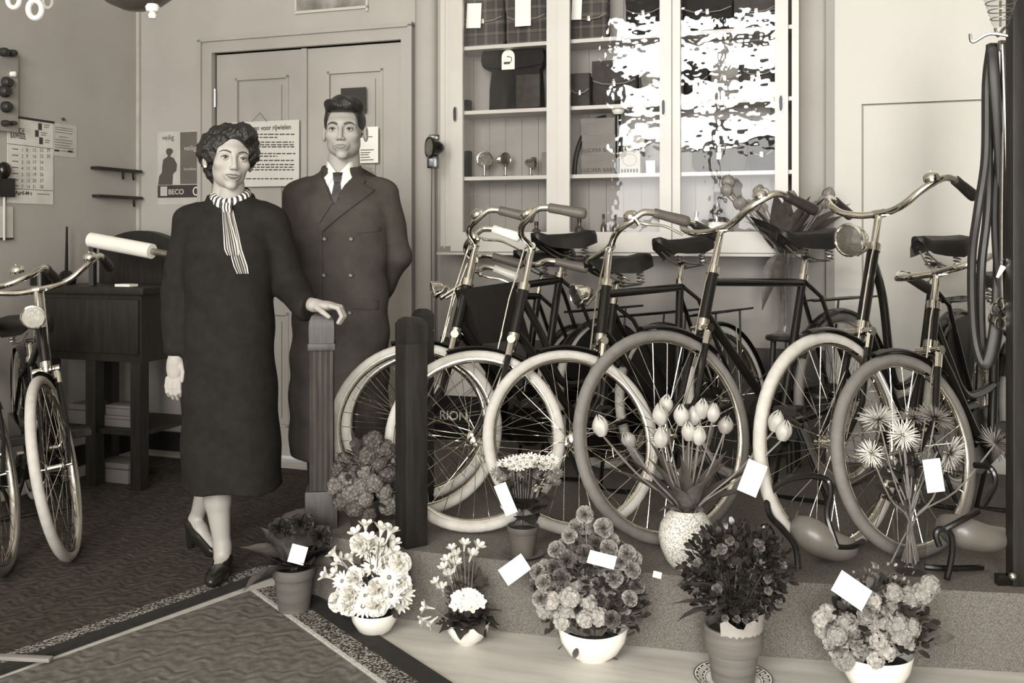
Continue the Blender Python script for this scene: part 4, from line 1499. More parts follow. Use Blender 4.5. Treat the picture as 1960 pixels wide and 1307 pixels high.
body = MB()
net_add(body, hw_, (-0.10, -0.13, -0.18), (0.10, 0.135, 0.14), 0.0020, HW)
net_add(body, woman_torso, (-0.2, -0.15, 0.78), (0.2, 0.16, 1.44), 0.012)
net_add(body, woman_hand_down, (-0.25, -0.09, 0.63), (-0.12, 0.02, 0.90), 0.0022)
net_add(body, woman_hand_post, (HX - 0.17, HY_ - 0.08, HZ - 0.055), (HX + 0.10, HY_ + 0.10, HZ + 0.07), 0.0022)
body.cur = 1
net_add(body, woman_legs, (-0.27, -0.14, 0.0), (0.05, 0.34, 0.62), 0.0055)
woman = body.build('person', [M_SKIN_W, M_STOCKING], angle=3, Mw=WOM)
tag(woman, 'woman in a long black coat with striped scarf, one hand on the newel post', 'person')
face_bits(woman, hw_, HW, sW, M_LIP, brow_w=0.0027, brow_z=0.0265, lipw=0.0265, up=0.0022)


def woman_hair(X):
    Xs = [X[0] / sW, X[1] / sW, X[2] / sW]
    d = sd_ell(Xs, (0.0, 0.030, 0.038), (0.096, 0.104, 0.092))
    d = smin(d, sd_ell(Xs, (-0.050, 0.03, 0.020), (0.062, 0.075, 0.070)), 0.02)
    d = smin(d, sd_ell(Xs, (0.035, -0.02, 0.092), (0.052, 0.062, 0.042)), 0.02)
    d = smin(d, sd_ell(Xs, (-0.0, 0.070, -0.045), (0.072, 0.050, 0.066)), 0.03)
    d = smin(d, sd_ell(Xs, (0.070, 0.005, 0.030), (0.036, 0.055, 0.060)), 0.02)
    d = d + 0.0050 * bumps(Xs, 105.0, 0.4) + 0.0035 * bumps(Xs, 190.0, 1.7)
    face = sd_ell(Xs, (0.0, -0.120, -0.022), (0.069, 0.118, 0.106))
    face = np.minimum(face, sd_ell(Xs, (0, -0.08, -0.075), (0.082, 0.092, 0.07)))
    ear_ = sd_ell([np.abs(Xs[0]), Xs[1], Xs[2]], (0.085, 0.008, -0.026), (0.03, 0.020, 0.026))
    d = smax(d, -np.minimum(face, ear_), 0.008)
    return d * sW


hm = MB()
net_add(hm, woman_hair, (-0.13, -0.13, -0.13), (0.12, 0.155, 0.16), 0.003, HW)
hm.build('hair', M_HAIR, woman, angle=3)
MB().ball((-0.0815 * sW, 0.012 * sW, -0.036 * sW), 0.0065, 10, 8).build('earring', M_GRIP_WHITE, woman, Mw=HW)


def woman_coat(X):
    fold = 0.006 * np.sin(30 * X[0] + 3 * X[2]) * np.clip((0.95 - X[2]) * 1.6, 0, 1) + 0.003 * np.sin(30 * X[2] + 18 * X[0])
    d = sd_skirt(X, [(0.315, 0.0, 0.03, 0.185, 0.150), (0.55, -0.003, 0.03, 0.178, 0.145), (0.85, -0.008, 0.02, 0.165, 0.132), (1.05, 0.0, 0.01, 0.158, 0.122), (1.18, 0.0, 0.0, 0.168, 0.125), (1.29, 0, 0.012, 0.142, 0.095), (1.34, 0, 0.02, 0.10, 0.075)], 2.1)
    d = smin(d, sd_cap(X, (-0.118, 0.018, 1.296), (0.118, 0.018, 1.296), 0.058), 0.05)
    d = smin(d, sd_cap(X, (0.0, 0.025, 1.29), (0.004, 0.022, 1.385), 0.098, 0.064), 0.05)
    arm = sd_chain(X, [(-0.150, 0.018, 1.285), (-0.196, 0.03, 1.03), (-0.186, -0.02, 0.825)], [0.060, 0.060, 0.047], 0.02)
    arm = np.maximum(arm, 0.800 - X[2])
    arm2 = sd_chain(X, [(0.150, 0.018, 1.285), (0.215, 0.045, 1.045), (HX - 0.065, HY_ + 0.025, HZ + 0.012)], [0.060, 0.060, 0.048], 0.02)
    cut = (X[0] - (HX - 0.058)) * 0.88 + (X[1] - HY_) * -0.45
    arm2 = np.maximum(arm2, cut)
    d = smin(d, arm, 0.02)
    d = smin(d, arm2, 0.02)
    neck = sd_cap(X, (0, 0.008, 1.33), (0, 0.002, 1.48), 0.052, 0.085)
    d = smax(d, -neck, 0.008)
    return d + fold


ct = MB()
net_add(ct, woman_coat, (-0.30, -0.19, 0.30), (0.36, 0.23, 1.44), 0.007)
wcoat = ct.build('coat', M_COAT_BLACK, woman, angle=3)
# stand-up coat collar
cr_ = MB()
rg = []
for k in range(17):
    a = PI / 2 - PI * 0.84 + PI * 1.68 * k / 16
    e = abs(k - 8) / 8
    r0 = 0.070
    zt = 1.400 - 0.045 * e ** 2
    rg.append([(r0 * math.cos(a), 0.015 + r0 * math.sin(a), zt - 0.06), ((r0 + 0.004) * math.cos(a), 0.015 + (r0 + 0.004) * math.sin(a), zt), ((r0 + 0.014) * math.cos(a), 0.015 + (r0 + 0.014) * math.sin(a), zt - 0.002), ((r0 + 0.038) * math.cos(a), 0.015 + (r0 + 0.034) * math.sin(a), zt - 0.055 - 0.01 * e), ((r0 + 0.026) * math.cos(a), 0.015 + (r0 + 0.024) * math.sin(a), zt - 0.068)])
cr_.loft(rg)
cr_.build('coat_collar', M_COAT_BLACK, wcoat, angle=0.9)
# striped scarf round the neck, knotted in front
sc = MB()
N = 44
ring = []
for k in range(N + 1):
    a = 2 * PI * k / N - PI / 2
    tilt = 0.020 * math.sin(a)
    ring.append(Vector((0.004 + 0.060 * math.cos(a), 0.004 + 0.060 * math.sin(a), 1.372 + tilt + 0.006 * math.cos(2 * a))))
for k in range(N):
    sc.cur = (k // 1) % 2
    a, b = ring[k], ring[k + 1]
    rr_ = []
    for p in (a, b):
        u = Vector((p.x - 0.004, p.y - 0.004, 0)).normalized()
        c = [p - u * 0.004 + Vector((0, 0, 0.022)), p + u * 0.008 + Vector((0, 0, 0.016)), p + u * 0.016 + Vector((0, 0, -0.004)), p + u * 0.014 + Vector((0, 0, -0.022)), p + u * 0.002 + Vector((0, 0, -0.024))]
        rr_.append([tuple(q) for q in c])
    # slanted stripes
    rr_[0] = [tuple(Vector(q)) for q in rr_[0]]
    sc.loft(rr_, caps=True)
scarf = sc.build('scarf', [M_STRIPE_D, M_STRIPE_L], woman, angle=0.9)
kn = MB()
for k in range(7):
    kn.cur = k % 2
    x_ = 0.014 + (k - 3) * 0.0055
    kn.tube([(x_, -0.076, 1.350), (x_ + 0.001, -0.086, 1.336), (x_ + 0.002, -0.082, 1.318)], 0.0042, 6)
kn.build('scarf_knot', [M_STRIPE_D, M_STRIPE_L], scarf, angle=1)
for nm, x0_, x1_, z1_, nst, flare in (('scarf_end', 0.010, 0.052, 1.165, 5, 0.030), ('scarf_end', 0.026, 0.080, 1.100, 5, 0.028)):
    tl = MB()
    for k in range(nst * 2 + 1):
        tl.cur = (k + 1) % 2
        u0, u1 = k / (nst * 2 + 1), (k + 1) / (nst * 2 + 1)
        L_ = []
        for t in range(9):
            tt = t / 8
            z_ = 1.325 + (z1_ - 1.325) * tt
            cx_ = x0_ + (x1_ - x0_) * tt
            hw2 = 0.010 + flare * 0.55 * tt * (1.0 if tt < 0.85 else (1.0 - (tt - 0.85) * 3.0))
            L_.append((cx_ - hw2 + 2 * hw2 * u0, cx_ - hw2 + 2 * hw2 * u1, z_))
        ys0 = front_y(woman_coat, [q[0] for q in L_], [q[2] for q in L_])
        ys1 = front_y(woman_coat, [q[1] for q in L_], [q[2] for q in L_])
        o_ = 0.006 if x0_ > 0.02 else 0.011
        w_ = 0.003 * math.sin(k * 1.9)
        rgs = []
        for q, ya, yb in zip(L_, ys0, ys1):
            rgs.append([(q[0], float(ya) - o_ - w_, q[2]), (q[1], float(yb) - o_ + w_, q[2]), (q[1], float(yb) - o_ + 0.003, q[2]), (q[0], float(ya) - o_ + 0.003, q[2])])
        tl.loft(rgs)
    tl.build(nm, [M_STRIPE_D, M_STRIPE_L], scarf, angle=0.9)
# shoes
def shoe_front(X):
    d = smin(sd_ell(X, (-0.018, -0.085, 0.028), (0.038, 0.085, 0.034)), sd_ell(X, (-0.022, 0.0, 0.055), (0.034, 0.045, 0.045)), 0.03)
    d = np.maximum(d, -sd_cap(X, (-0.022, -0.03, 0.085), (-0.022, 0.02, 0.13), 0.029, 0.030))
    d = np.minimum(d, sd_cap(X, (-0.022, 0.022, 0.004), (-0.022, 0.022, 0.05), 0.017, 0.024))
    return np.maximum(d, 0.001 - X[2])


def shoe_back(X):
    d = sd_chain(X, [(-0.228, 0.293, 0.098), (-0.185, 0.258, 0.066), (-0.125, 0.212, 0.022)], [0.034, 0.036, 0.031], 0.02)
    top = (X[2] - 0.098) * 0.80 - (X[0] + 0.228) * -0.6 - 0.012
    d = np.maximum(d, top)
    d = np.minimum(d, sd_cap(X, (-0.243, 0.305, 0.006), (-0.236, 0.300, 0.075), 0.014, 0.024))
    return np.maximum(d, 0.001 - X[2])


for fn_, lo_, hi_ in ((shoe_front, (-0.08, -0.19, -0.01), (0.04, 0.07, 0.12)), (shoe_back, (-0.29, 0.15, -0.01), (-0.07, 0.36, 0.16))):
    sh = MB()
    net_add(sh, fn_, lo_, hi_, 0.0045)
    sh.build('shoe', M_SHOE, woman, angle=3)

# ------------------------------------------------------------------ flowers and plants
rnd = random.Random(11)
M_LEAF = mat('dark_leaf', 0.030, 0.5, var=0.4, scale=25, bump=0.15, bscale=60)
M_LEAF2 = mat('mid_leaf', 0.062, 0.5, var=0.3, scale=25, bump=0.15, bscale=60)
M_LEAF3 = mat('pale_leaf', 0.11, 0.5, var=0.3, scale=25, bump=0.1, bscale=60)
M_WHITE_PETAL = mat('white_petal', 0.72, 0.6, var=0.05, scale=20)
M_GREY_PETAL = mat('pale_pink_petal', 0.25, 0.6, var=0.3, scale=25)
M_MID_PETAL = mat('rose_petal', 0.11, 0.6, var=0.35, scale=25)
M_TULIP = mat('tulip_petal', 0.40, 0.45, var=0.22, scale=30, stretch=(1, 1, 0.25))
M_TULIP_D = mat('red_tulip_petal', 0.24, 0.45, var=0.3, scale=30, stretch=(1, 1, 0.25))
M_YELLOW = mat('flower_heart', 0.25, 0.7, var=0.3, scale=60)
M_CLAY = mat('clay_pot', 0.10, 0.75, var=0.22, scale=8, stretch=(1, 1, 5), bump=0.08)
M_SOIL = mat('potting_soil', 0.02, 0.95, var=0.4, scale=40, bump=0.5, bscale=90)
M_CHINA = mat('white_glazed_china', 0.80, 0.18, var=0.02, scale=6, coat=0.4)
M_STONEWARE = speckle_mat('textured_stoneware', 0.30, 0.66, 200, 0.46, 0.6)
M_CREPE = mat('crepe_paper', 0.30, 0.7, var=0.12, scale=14, bump=0.2, bscale=90)
M_CLEAR = glass_mat('vase_glass', 0.0, 5, 0.90)
M_STEM = mat('flower_stem', 0.16, 0.55, var=0.25, scale=30)


def leaf_mesh(name, L, Wd, m, curl=0.5, fold=0.25, wave=0.0, shape=0.45, n=8, pet=0.0):
    """leaf along +x, rising then drooping"""
    mb = MB()
    rows = []
    for i in range(n + 1):
        t = i / n
        w = Wd * (math.sin(PI * min(1, t ** shape * 1.0)) if shape != 1 else math.sin(PI * t))
        w = max(w, Wd * 0.03)
        a = -curl * t
        x = L * t * (1 - 0.12 * abs(curl) * t)
        z = L * t * math.sin(-curl * t) * 0.6
        row = []
        for u in (-1, -0.55, 0, 0.55, 1):
            zz = z + abs(u) * w * fold + wave * w * math.sin(t * 17 + u * 4) * abs(u)
            row.append((x, u * w, zz))
        rows.append(row)
    vs = [p for r in rows for p in r]
    fs = []
    for i in range(n):
        for j in range(4):
            fs.append((i * 5 + j, i * 5 + j + 1, (i + 1) * 5 + j + 1, (i + 1) * 5 + j))
    mb.add(vs, fs)
    if pet:
        mb.tube([(-pet, 0, -pet * 0.4), (0, 0, 0)], 0.002, 5)
    return mb.mesh(name, m, angle=3)


def petal(mb, base, dirv, up, L, Wd, cup=0.3, n=3):
    d = Vector(dirv).normalized()
    u = Vector(up)
    u = (u - d * u.dot(d)).normalized()
    s = d.cross(u)
    b = Vector(base)
    vs = []
    for i in range(n + 1):
        t = i / n
        w = Wd * (0.35, 0.9, 1.0, 0.45)[min(3, int(t * 3 + 0.01))] if n == 3 else Wd * math.sin(PI * (0.15 + 0.75 * t))
        c = b + d * (L * t) + u * (cup * L * t * t)
        vs += [c - s * w, c + s * w]
    mb.add(vs, [(2 * i, 2 * i + 1, 2 * i + 3, 2 * i + 2) for i in range(n)])


def daisy_mesh(name, r, k, m, layers=1, heart=0.28):
    mb = MB()
    for l in range(layers):
        for i in range(k):
            a = 2 * PI * (i + 0.5 * l) / k + rnd.uniform(-0.06, 0.06)
            d = Vector((math.cos(a), math.sin(a), 0.12 + 0.30 * l))
            petal(mb, d * r * 0.2, d, (0, 0, 1), r * (0.85 - 0.2 * l), r * 1.6 / k, rnd.uniform(-0.05, 0.15))
    mb.cur = 1
    mb.ball((0, 0, r * 0.06), (r * heart, r * heart, r * heart * 0.5), 8, 5)
    return mb.mesh(name, [m, M_YELLOW], angle=3)


def ruffle_mesh(name, r, k, m):
    """carnation-like ball of frilled petals"""
    mb = MB()
    for i in range(k):
        th = math.acos(1 - 1.35 * (i + 0.5) / k)
        ph = i * 2.39996
        d = Vector((math.sin(th) * math.cos(ph), math.sin(th) * math.sin(ph), math.cos(th) * 0.85))
        u = Vector((0, 0, 1)) if abs(d.z) < 0.9 else Vector((1, 0, 0))
        s = d.cross(u).normalized()
        tw = R(rnd.uniform(-1.2, 1.2), d).to_3x3()
        s = tw @ s
        n2 = d.cross(s)
        L = r * rnd.uniform(0.85, 1.1)
        w = r * 0.42
        vs = [d * L * 0.15 - s * w * 0.2, d * L * 0.15 + s * w * 0.2]
        top = []
        for j in range(5):
            q = (j - 2) / 2
            top.append(d * L * (1 - 0.12 * q * q) + s * w * q + n2 * r * 0.10 * math.sin(j * 2.4 + i))
        vs += top
        mb.add(vs, [(0, 1, 6, 5), (0, 5, 4), (0, 4, 3), (0, 3, 2)])
    return mb.mesh(name, m, angle=3)


def floret_cluster_mesh(name, r, k, m, fr=0.012, heart=None):
    """dome of small four- or five-petalled florets"""
    mb = MB()
    for i in range(k):
        th = math.acos(1 - 1.05 * (i + 0.5) / k)
        ph = i * 2.39996
        d = Vector((math.sin(th) * math.cos(ph), math.sin(th) * math.sin(ph), math.cos(th)))
        c = d * r * rnd.uniform(0.85, 1.05)
        q = Vector((0, 0, 1)).rotation_difference(d).to_matrix()
        for j in range(5):
            a = 2 * PI * j / 5 + i
            dv = q @ Vector((math.cos(a), math.sin(a), 0.25))
            petal(mb, c, dv, d, fr, fr * 0.55, 0.1)
    return mb.mesh(name, m, angle=3)


def tulip_mesh(name, h, r, m, openness=0.0):
    mb = MB()
    for layer in (0, 1):
        for i in range(3):
            a0 = 2 * PI * (i + 0.5 * layer) / 3
            rows = []
            for k in range(8):
                t = k / 7
                rr = r * (0.25 + 0.95 * math.sin(PI * min(1.0, 0.12 + t * 0.72)) - 0.56 * t ** 3 * (1 - openness)) * (0.97 if layer else 1.05)
                hw = 1.02 * math.sin(PI * (0.22 + 0.75 * t) ** 1.1) if t < 0.99 else 0.04
                row = []
                for u in (-1, -0.5, 0, 0.5, 1):
                    an = a0 + u * hw
                    row.append((rr * math.cos(an) * (1 - 0.04 * abs(u)), rr * math.sin(an) * (1 - 0.04 * abs(u)), h * t * (1 - 0.07 * abs(u)) * (1.0 - 0.05 * layer)))
                rows.append(row)
            mb.add([p for q in rows for p in q], [(x * 5 + y, x * 5 + y + 1, x * 5 + y + 6, x * 5 + y + 5) for x in range(7) for y in range(4)])
    return mb.mesh(name, m, angle=3)


def trumpet_mesh(name, L, r, m):
    """freesia bell along +z"""
    mb = MB()
    mb.lathe([(0.0022, 0), (0.003, L * 0.3), (r * 0.35, L * 0.55), (r * 0.6, L * 0.75)], 9, caps=False)
    for j in range(6):
        a = 2 * PI * j / 6
        dv = Vector((math.cos(a) * 0.65, math.sin(a) * 0.65, 0.75))
        petal(mb, (r * 0.5 * math.cos(a), r * 0.5 * math.sin(a), L * 0.7), dv, Vector((-math.cos(a), -math.sin(a), 0.6)), L * 0.42, r * 0.48, -0.15)
    return mb.mesh(name, m, angle=3)


def spider_mesh(name, r, m):
    """spider chrysanthemum, thin quills"""
    mb = MB()
    for layer, (k, el, ln) in enumerate(((26, 0.02, 1.0), (22, 0.35, 0.9), (16, 0.75, 0.7), (10, 1.15, 0.45))):
        for i in range(k):
            a = 2 * PI * (i + 0.5 * layer) / k + rnd.uniform(-0.08, 0.08)
            e = el + rnd.uniform(-0.1, 0.1)
            d = Vector((math.cos(a) * math.cos(e), math.sin(a) * math.cos(e), math.sin(e)))
            L = r * ln * rnd.uniform(0.82, 1.08)
            p0, p1, p2 = d * r * 0.08, d * L * 0.6, d * L + Vector((0, 0, rnd.uniform(-0.06, 0.1) * r))
            mb.tube([p0, p1, p2], [r * 0.022, r * 0.034, r * 0.014], 4, caps=True)
    return mb.mesh(name, m, angle=3)


def orient(pos, d, spin=0.0, s=1.0):
    q = Vector((0, 0, 1)).rotation_difference(Vector(d).normalized()).to_matrix().to_4x4()
    return T(*pos) @ q @ R(spin, 'Z') @ Matrix.Scale(s, 4)


def leaf_at(pos, az, el, s=1.0, roll=0.0):
    return T(*pos) @ R(az, 'Z') @ R(-el, 'Y') @ R(roll, 'X') @ Matrix.Scale(s, 4)


def stems(root, pairs, r=0.0022, m=None, name='stem'):
    """each pair = list of points of one stem; thin stems are one part"""
    mb = MB()
    for pts in pairs:
        mb.tube(smooth_path(pts, 4), r, 5)
    return tag(mb.build('stems', m or M_STEM, root), kind='stuff')


def fern_spray(root, c, n, r, h, m, name='foliage', seed=1, flat=1.0, th=0.0011):
    """fine needle foliage"""
    g = random.Random(seed)
    mb = MB()
    for i in range(n):
        a = g.uniform(0, 2 * PI)
        e = g.uniform(0.15, 1.35)
        L = g.uniform(0.5, 1.0)
        d = Vector((math.cos(a) * math.cos(e) * r, math.sin(a) * math.cos(e) * r * flat, math.sin(e) * h)) * L
        p0 = Vector(c)
        p1 = p0 + d
        mb.tube([p0.lerp(p1, 0.35), p1], th, 3, caps=False)
        for j in range(7):
            q = p0.lerp(p1, 0.45 + 0.08 * j)
            o = Vector((g.uniform(-1, 1), g.uniform(-1, 1), g.uniform(-0.6, 1))) * 0.018
            mb.tube([q, q + o], th * 0.8, 3, caps=False)
    return tag(mb.build(name, m, root), kind='stuff')


def leaf_cloud(root, c, n, rad, size, m, seed=1, name='foliage', low=-0.3):
    """many small leaves around a crown, too small to single out"""
    g = random.Random(seed)
    mb = MB()
    for i in range(n):
        while True:
            d = Vector((g.uniform(-1, 1), g.uniform(-1, 1), g.uniform(low, 1)))
            if d.length < 1:
                break
        d = d.normalized() * (0.45 + 0.55 * g.random() ** 0.5)
        p = Vector(c) + Vector((d.x * rad[0], d.y * rad[1], d.z * rad[2]))
        dv = (d + Vector((g.uniform(-1, 1), g.uniform(-1, 1), g.uniform(-0.5, 1)))).normalized()
        petal(mb, p, dv, (g.uniform(-1, 1), g.uniform(-1, 1), 1), size * g.uniform(0.7, 1.3), size * 0.33, g.uniform(-0.3, 0.2))
    return tag(mb.build(name, m, root, angle=3), kind='stuff')


def clay_pot(root, r0, r1, h, m, rim=0.22):
    mb = MB()
    mb.lathe([(r0 * 0.98, 0), (r0 + (r1 - r0) * (1 - rim), h * (1 - rim)), (r1 * 0.99, h * (1 - rim) + 0.001), (r1 * 1.03, h * (1 - rim) + 0.006), (r1 * 1.06, h - 0.003), (r1 * 1.04, h), (r1 * 0.96, h), (r1 * 0.93, h * 0.85)], 28)
    p = mb.build('pot', m, root, angle=0.6)
    MB().lathe([(r1 * 0.94, h * 0.86), (r1 * 0.5, h * 0.9), (0, h * 0.91)], 20).build('soil', M_SOIL, root)
    return p


def china_bowl(root, r, h, m, sx=1.0, sy=1.0, dip=0.0):
    mb = MB()
    prof = [(0.0, 0.002), (0.42 * r, 0.0), (0.46 * r, 0.004), (0.70 * r, h * 0.22), (0.92 * r, h * 0.6), (r, h * 0.97), (0.99 * r, h), (0.95 * r, h * 0.97), (0.86 * r, h * 0.6)]
    vs, fs = [], []
    n = 36
    for rr, zz in prof:
        for j in range(n):
            a = 2 * PI * j / n
            lift = dip * (abs(math.cos(a)) ** 2) * (zz / h) ** 2
            vs.append((rr * math.cos(a) * sx, rr * math.sin(a) * sy, zz + lift))
    for i in range(len(prof) - 1):
        for j in range(n):
            fs.append((i * n + j, i * n + (j + 1) % n, (i + 1) * n + (j + 1) % n, (i + 1) * n + j))
    mb.add(vs, fs)
    b = mb.build('bowl', m, root, angle=0.9)
    MB().lathe([(r * 0.9, h * 0.75), (r * 0.5, h * 0.82), (0, h * 0.84)], 20, sx=sx, sy=sy).build('soil', M_SOIL, root)
    return b


CARD_N = [0]


def gift_card(center, w, h, rz, rx, ry, label):
    """white card standing among the flowers; rx = lean back, ry = roll in its plane"""
    M = T(*center) @ R(rz, 'Z') @ R(rx, 'X') @ R(ry, 'Y')
    mb = MB()
    mb.box(-w / 2, w / 2, -0.0006, 0.0006, -h / 2, h / 2)
    o = mb.build('gift_card', M_PAPER, None, smooth=False, Mw=M)
    return tag(o, label, 'card', 'gift cards among the flowers')


# 1 --- broad-leaved plant in a clay pot on the carpet corner
b = P(563, 1172, 3.20)
pl = empty('potted_plant', T(b.x, b.y, 0.012), 'broad-leaved dark plant in a clay pot at the corner of the carpet', 'plant')
clay_pot(pl, 0.052, 0.068, 0.142, M_CLAY, 0.26)
big = leaf_mesh('leaf', 0.165, 0.062, M_LEAF3, 0.5, 0.35, 0.10, 0.62, pet=0.03)
bigd = leaf_mesh('leaf', 0.155, 0.062, M_LEAF, 0.4, 0.4, 0.14, 0.62, pet=0.03)
for i, (az, el, s, me) in enumerate(((3.35, 0.75, 1.1, big), (2.7, 1.05, 1.05, big), (3.9, 0.15, 1.15, big), (0.3, 0.55, 0.95, bigd), (-0.3, 0.35, 1.0, big), (1.2, 1.1, 1.0, bigd), (4.6, 0.55, 0.8, bigd), (5.3, 0.6, 0.95, bigd), (2.1, 0.8, 1.1, bigd), (3.0, 0.2, 0.9, bigd), (0.9, 0.75, 1.05, bigd), (5.9, 0.85, 0.9, bigd), (4.1, 0.9, 0.9, big))):
    share('leaf', me, pl, leaf_at((0.012 * math.cos(az), 0.012 * math.sin(az), 0.135), az, el, s, rnd.uniform(-0.5, 0.5)))
hd = ruffle_mesh('flower_head', 0.042, 46, M_LEAF)
for p in ((0.02, 0.03, 0.272), (-0.045, 0.01, 0.262), (0.085, 0.01, 0.235)):
    share('flower_head', hd, pl, orient(p, (p[0] * 3, -0.3, 1)))
c = P(570, 1061, 3.10)
gift_card(c, 0.052, 0.058, 0.1, -0.1, 0.28, 'square white card on the dark broad-leaved plant by the carpet corner')

# 2 --- white freesias and stocks in a white bowl
b = P(717, 1211, 3.03)
pl = empty('flower_bowl', T(b.x, b.y, 0.0), 'white bowl of freesias and dense white blossoms near the black post', 'flower bowl', 'white flower bowls on the floor')
china_bowl(pl, 0.076, 0.075, M_CHINA)
tm = trumpet_mesh('freesia', 0.052, 0.019, M_WHITE_PETAL)
st = []
for (px, py, dx, dz, tw) in ((682, 1022, -0.4, 1, 0), (700, 1008, 0.02, 1, 1), (730, 1018, 0.25, 1, 0), (745, 1022, 0.4, 1, 2), (752, 1040, 0.45, 0.9, 1), (640, 1062, -0.7, 0.7, 0), (655, 1078, -0.7, 0.7, 1), (625, 1102, -0.9, 0.55, 0), (645, 1098, -0.75, 0.65, 2), (672, 1072, -0.5, 0.9, 0), (735, 1075, 0.5, 0.6, 1), (748, 1055, 0.7, 0.6, 0), (705, 1035, 0.0, 1, 0), (722, 1045, 0.3, 1, 0)):
    q = P(px, py, 3.03 + rnd.uniform(-0.03, 0.03)) - Vector((b.x, b.y, 0))
    d = Vector((dx, rnd.uniform(-0.35, 0.1), dz))
    q -= d.normalized() * 0.03
    share('freesia', tm, pl, orient(q, d, tw, rnd.uniform(0.9, 1.1)))
    st.append([(q.x * 0.15, q.y * 0.2, 0.07), (q.x * 0.5, q.y * 0.5, q.z * 0.7), tuple(q)])
stems(pl, st, 0.0018)
rf = ruffle_mesh('white_blossom', 0.036, 44, M_WHITE_PETAL)
dm = daisy_mesh('white_blossom', 0.034, 13, M_WHITE_PETAL, 2, 0.16)
for k, (px, py, dd) in enumerate(((700, 1050, 0.03), (690, 1040, 0.02), (712, 1085, 0.0), (765, 1080, -0.02), (745, 1105, -0.05), (725, 1128, -0.06), (700, 1140, -0.06), (672, 1135, -0.05), (655, 1112, -0.03), (668, 1155, -0.05), (695, 1160, -0.07), (722, 1158, -0.07), (748, 1140, -0.06), (768, 1115, -0.03), (772, 1135, -0.01), (745, 1085, 0.0), (765, 1152, 0.0), (650, 1150, -0.01), (735, 1065, 0.03), (680, 1105, -0.03))):
    q = P(px, py, 3.03 + dd) - Vector((b.x, b.y, 0))
    share('white_blossom', rf if k % 2 else dm, pl, orient(q, (q.x * 4, -0.9 + dd * 6, 0.7), k, rnd.uniform(0.85, 1.1)))
leaf_cloud(pl, (0.0, 0.01, 0.12), 130, (0.085, 0.06, 0.10), 0.03, M_LEAF, 5)
fern_spray(pl, (0.02, 0.0, 0.10), 30, 0.09, 0.16, M_LEAF2, seed=4)

# 3 --- kalanchoe-like plant standing between newel and black post
b = Vector((-0.51, 3.345, PH))
pl = empty('potted_plant', T(*b), 'tall grey-flowering plant in a dark pot between newel and black post', 'plant')
clay_pot(pl, 0.045, 0.060, 0.115, mat('dark_pot', 0.03, 0.5, var=0.2))
fc = floret_cluster_mesh('flower_cluster', 0.030, 52, mat('dusty_petal', 0.14, 0.6, var=0.4, scale=40), 0.0085)
fc2 = floret_cluster_mesh('flower_cluster', 0.030, 52, mat('dark_petal', 0.07, 0.6, var=0.4, scale=40), 0.0085)
for k, (px, py, dd, dk) in enumerate(((715, 845, 0, 1), (690, 858, 0.02, 1), (738, 862, 0, 1), (705, 872, -0.02, 1), (660, 880, 0, 1), (725, 885, -0.02, 1), (678, 890, 0, 1), (650, 900, 0, 1), (700, 905, -0.04, 0), (742, 905, 0, 1), (665, 915, -0.03, 0), (645, 930, -0.01, 0), (690, 930, -0.06, 0), (715, 925, -0.05, 0), (675, 945, -0.06, 0), (700, 955, -0.07, 0), (735, 940, -0.03, 0), (655, 958, -0.04, 1), (680, 970, -0.06, 1), (742, 965, -0.01, 0), (705, 985, -0.05, 1), (730, 880, 0.04, 1))):
    q = P(px, py, b.y + dd) - b
    share('flower_cluster', fc2 if dk else fc, pl, orient(q, (q.x * 5, -0.9, 0.5), k, rnd.uniform(0.85, 1.15)))
leaf_cloud(pl, (0, 0, 0.16), 170, (0.10, 0.055, 0.16), 0.034, M_LEAF, 9)

# 4 --- primrose bowl
b = P(895, 1228, 2.965)
pl = empty('flower_bowl', T(b.x, b.y, 0.0), 'small white bowl with crinkled dark leaves and white primroses', 'flower bowl', 'white flower bowls on the floor')
china_bowl(pl, 0.069, 0.066, M_CHINA)
cm = leaf_mesh('leaf', 0.098, 0.046, M_LEAF, 0.75, 0.2, 0.22, 0.55)
cm2 = leaf_mesh('leaf', 0.098, 0.046, M_LEAF2, 0.75, 0.2, 0.22, 0.55)
for k, (az, el, s) in enumerate(((4.5, 0.25, 1.0), (5.2, 0.35, 1.0), (3.7, 0.25, 0.95), (3.0, 0.2, 1.0), (5.9, 0.45, 1.05), (0.4, 0.6, 1.05), (4.9, 0.8, 0.9), (4.1, 0.7, 0.9), (6.2, 0.15, 0.9), (2.2, 0.6, 1.0), (1.3, 0.7, 1.0), (5.5, 0.1, 0.85))):
    share('leaf', cm2 if k % 4 == 1 else cm, pl, leaf_at((0.01 * math.cos(az), 0.01 * math.sin(az), 0.066), az, el, s, rnd.uniform(-0.3, 0.3)))
pc = daisy_mesh('primrose', 0.021, 5, M_WHITE_PETAL, 2, 0.12)
for k in range(15):
    a = k * 2.4
    rr = 0.042 * math.sqrt((k + 0.5) / 15)
    q = Vector((0.0 + rr * math.cos(a), -0.035 + rr * 0.6 * math.sin(a), 0.150 + 0.012 * math.sin(a) - rr * 0.3))
    share('primrose', pc, pl, orient(q, (q.x * 6, -0.8, 0.75), k, 1.0))
tf = trumpet_mesh('freesia', 0.038, 0.013, mat('cream_petal', 0.62, 0.6, var=0.12))
st = []
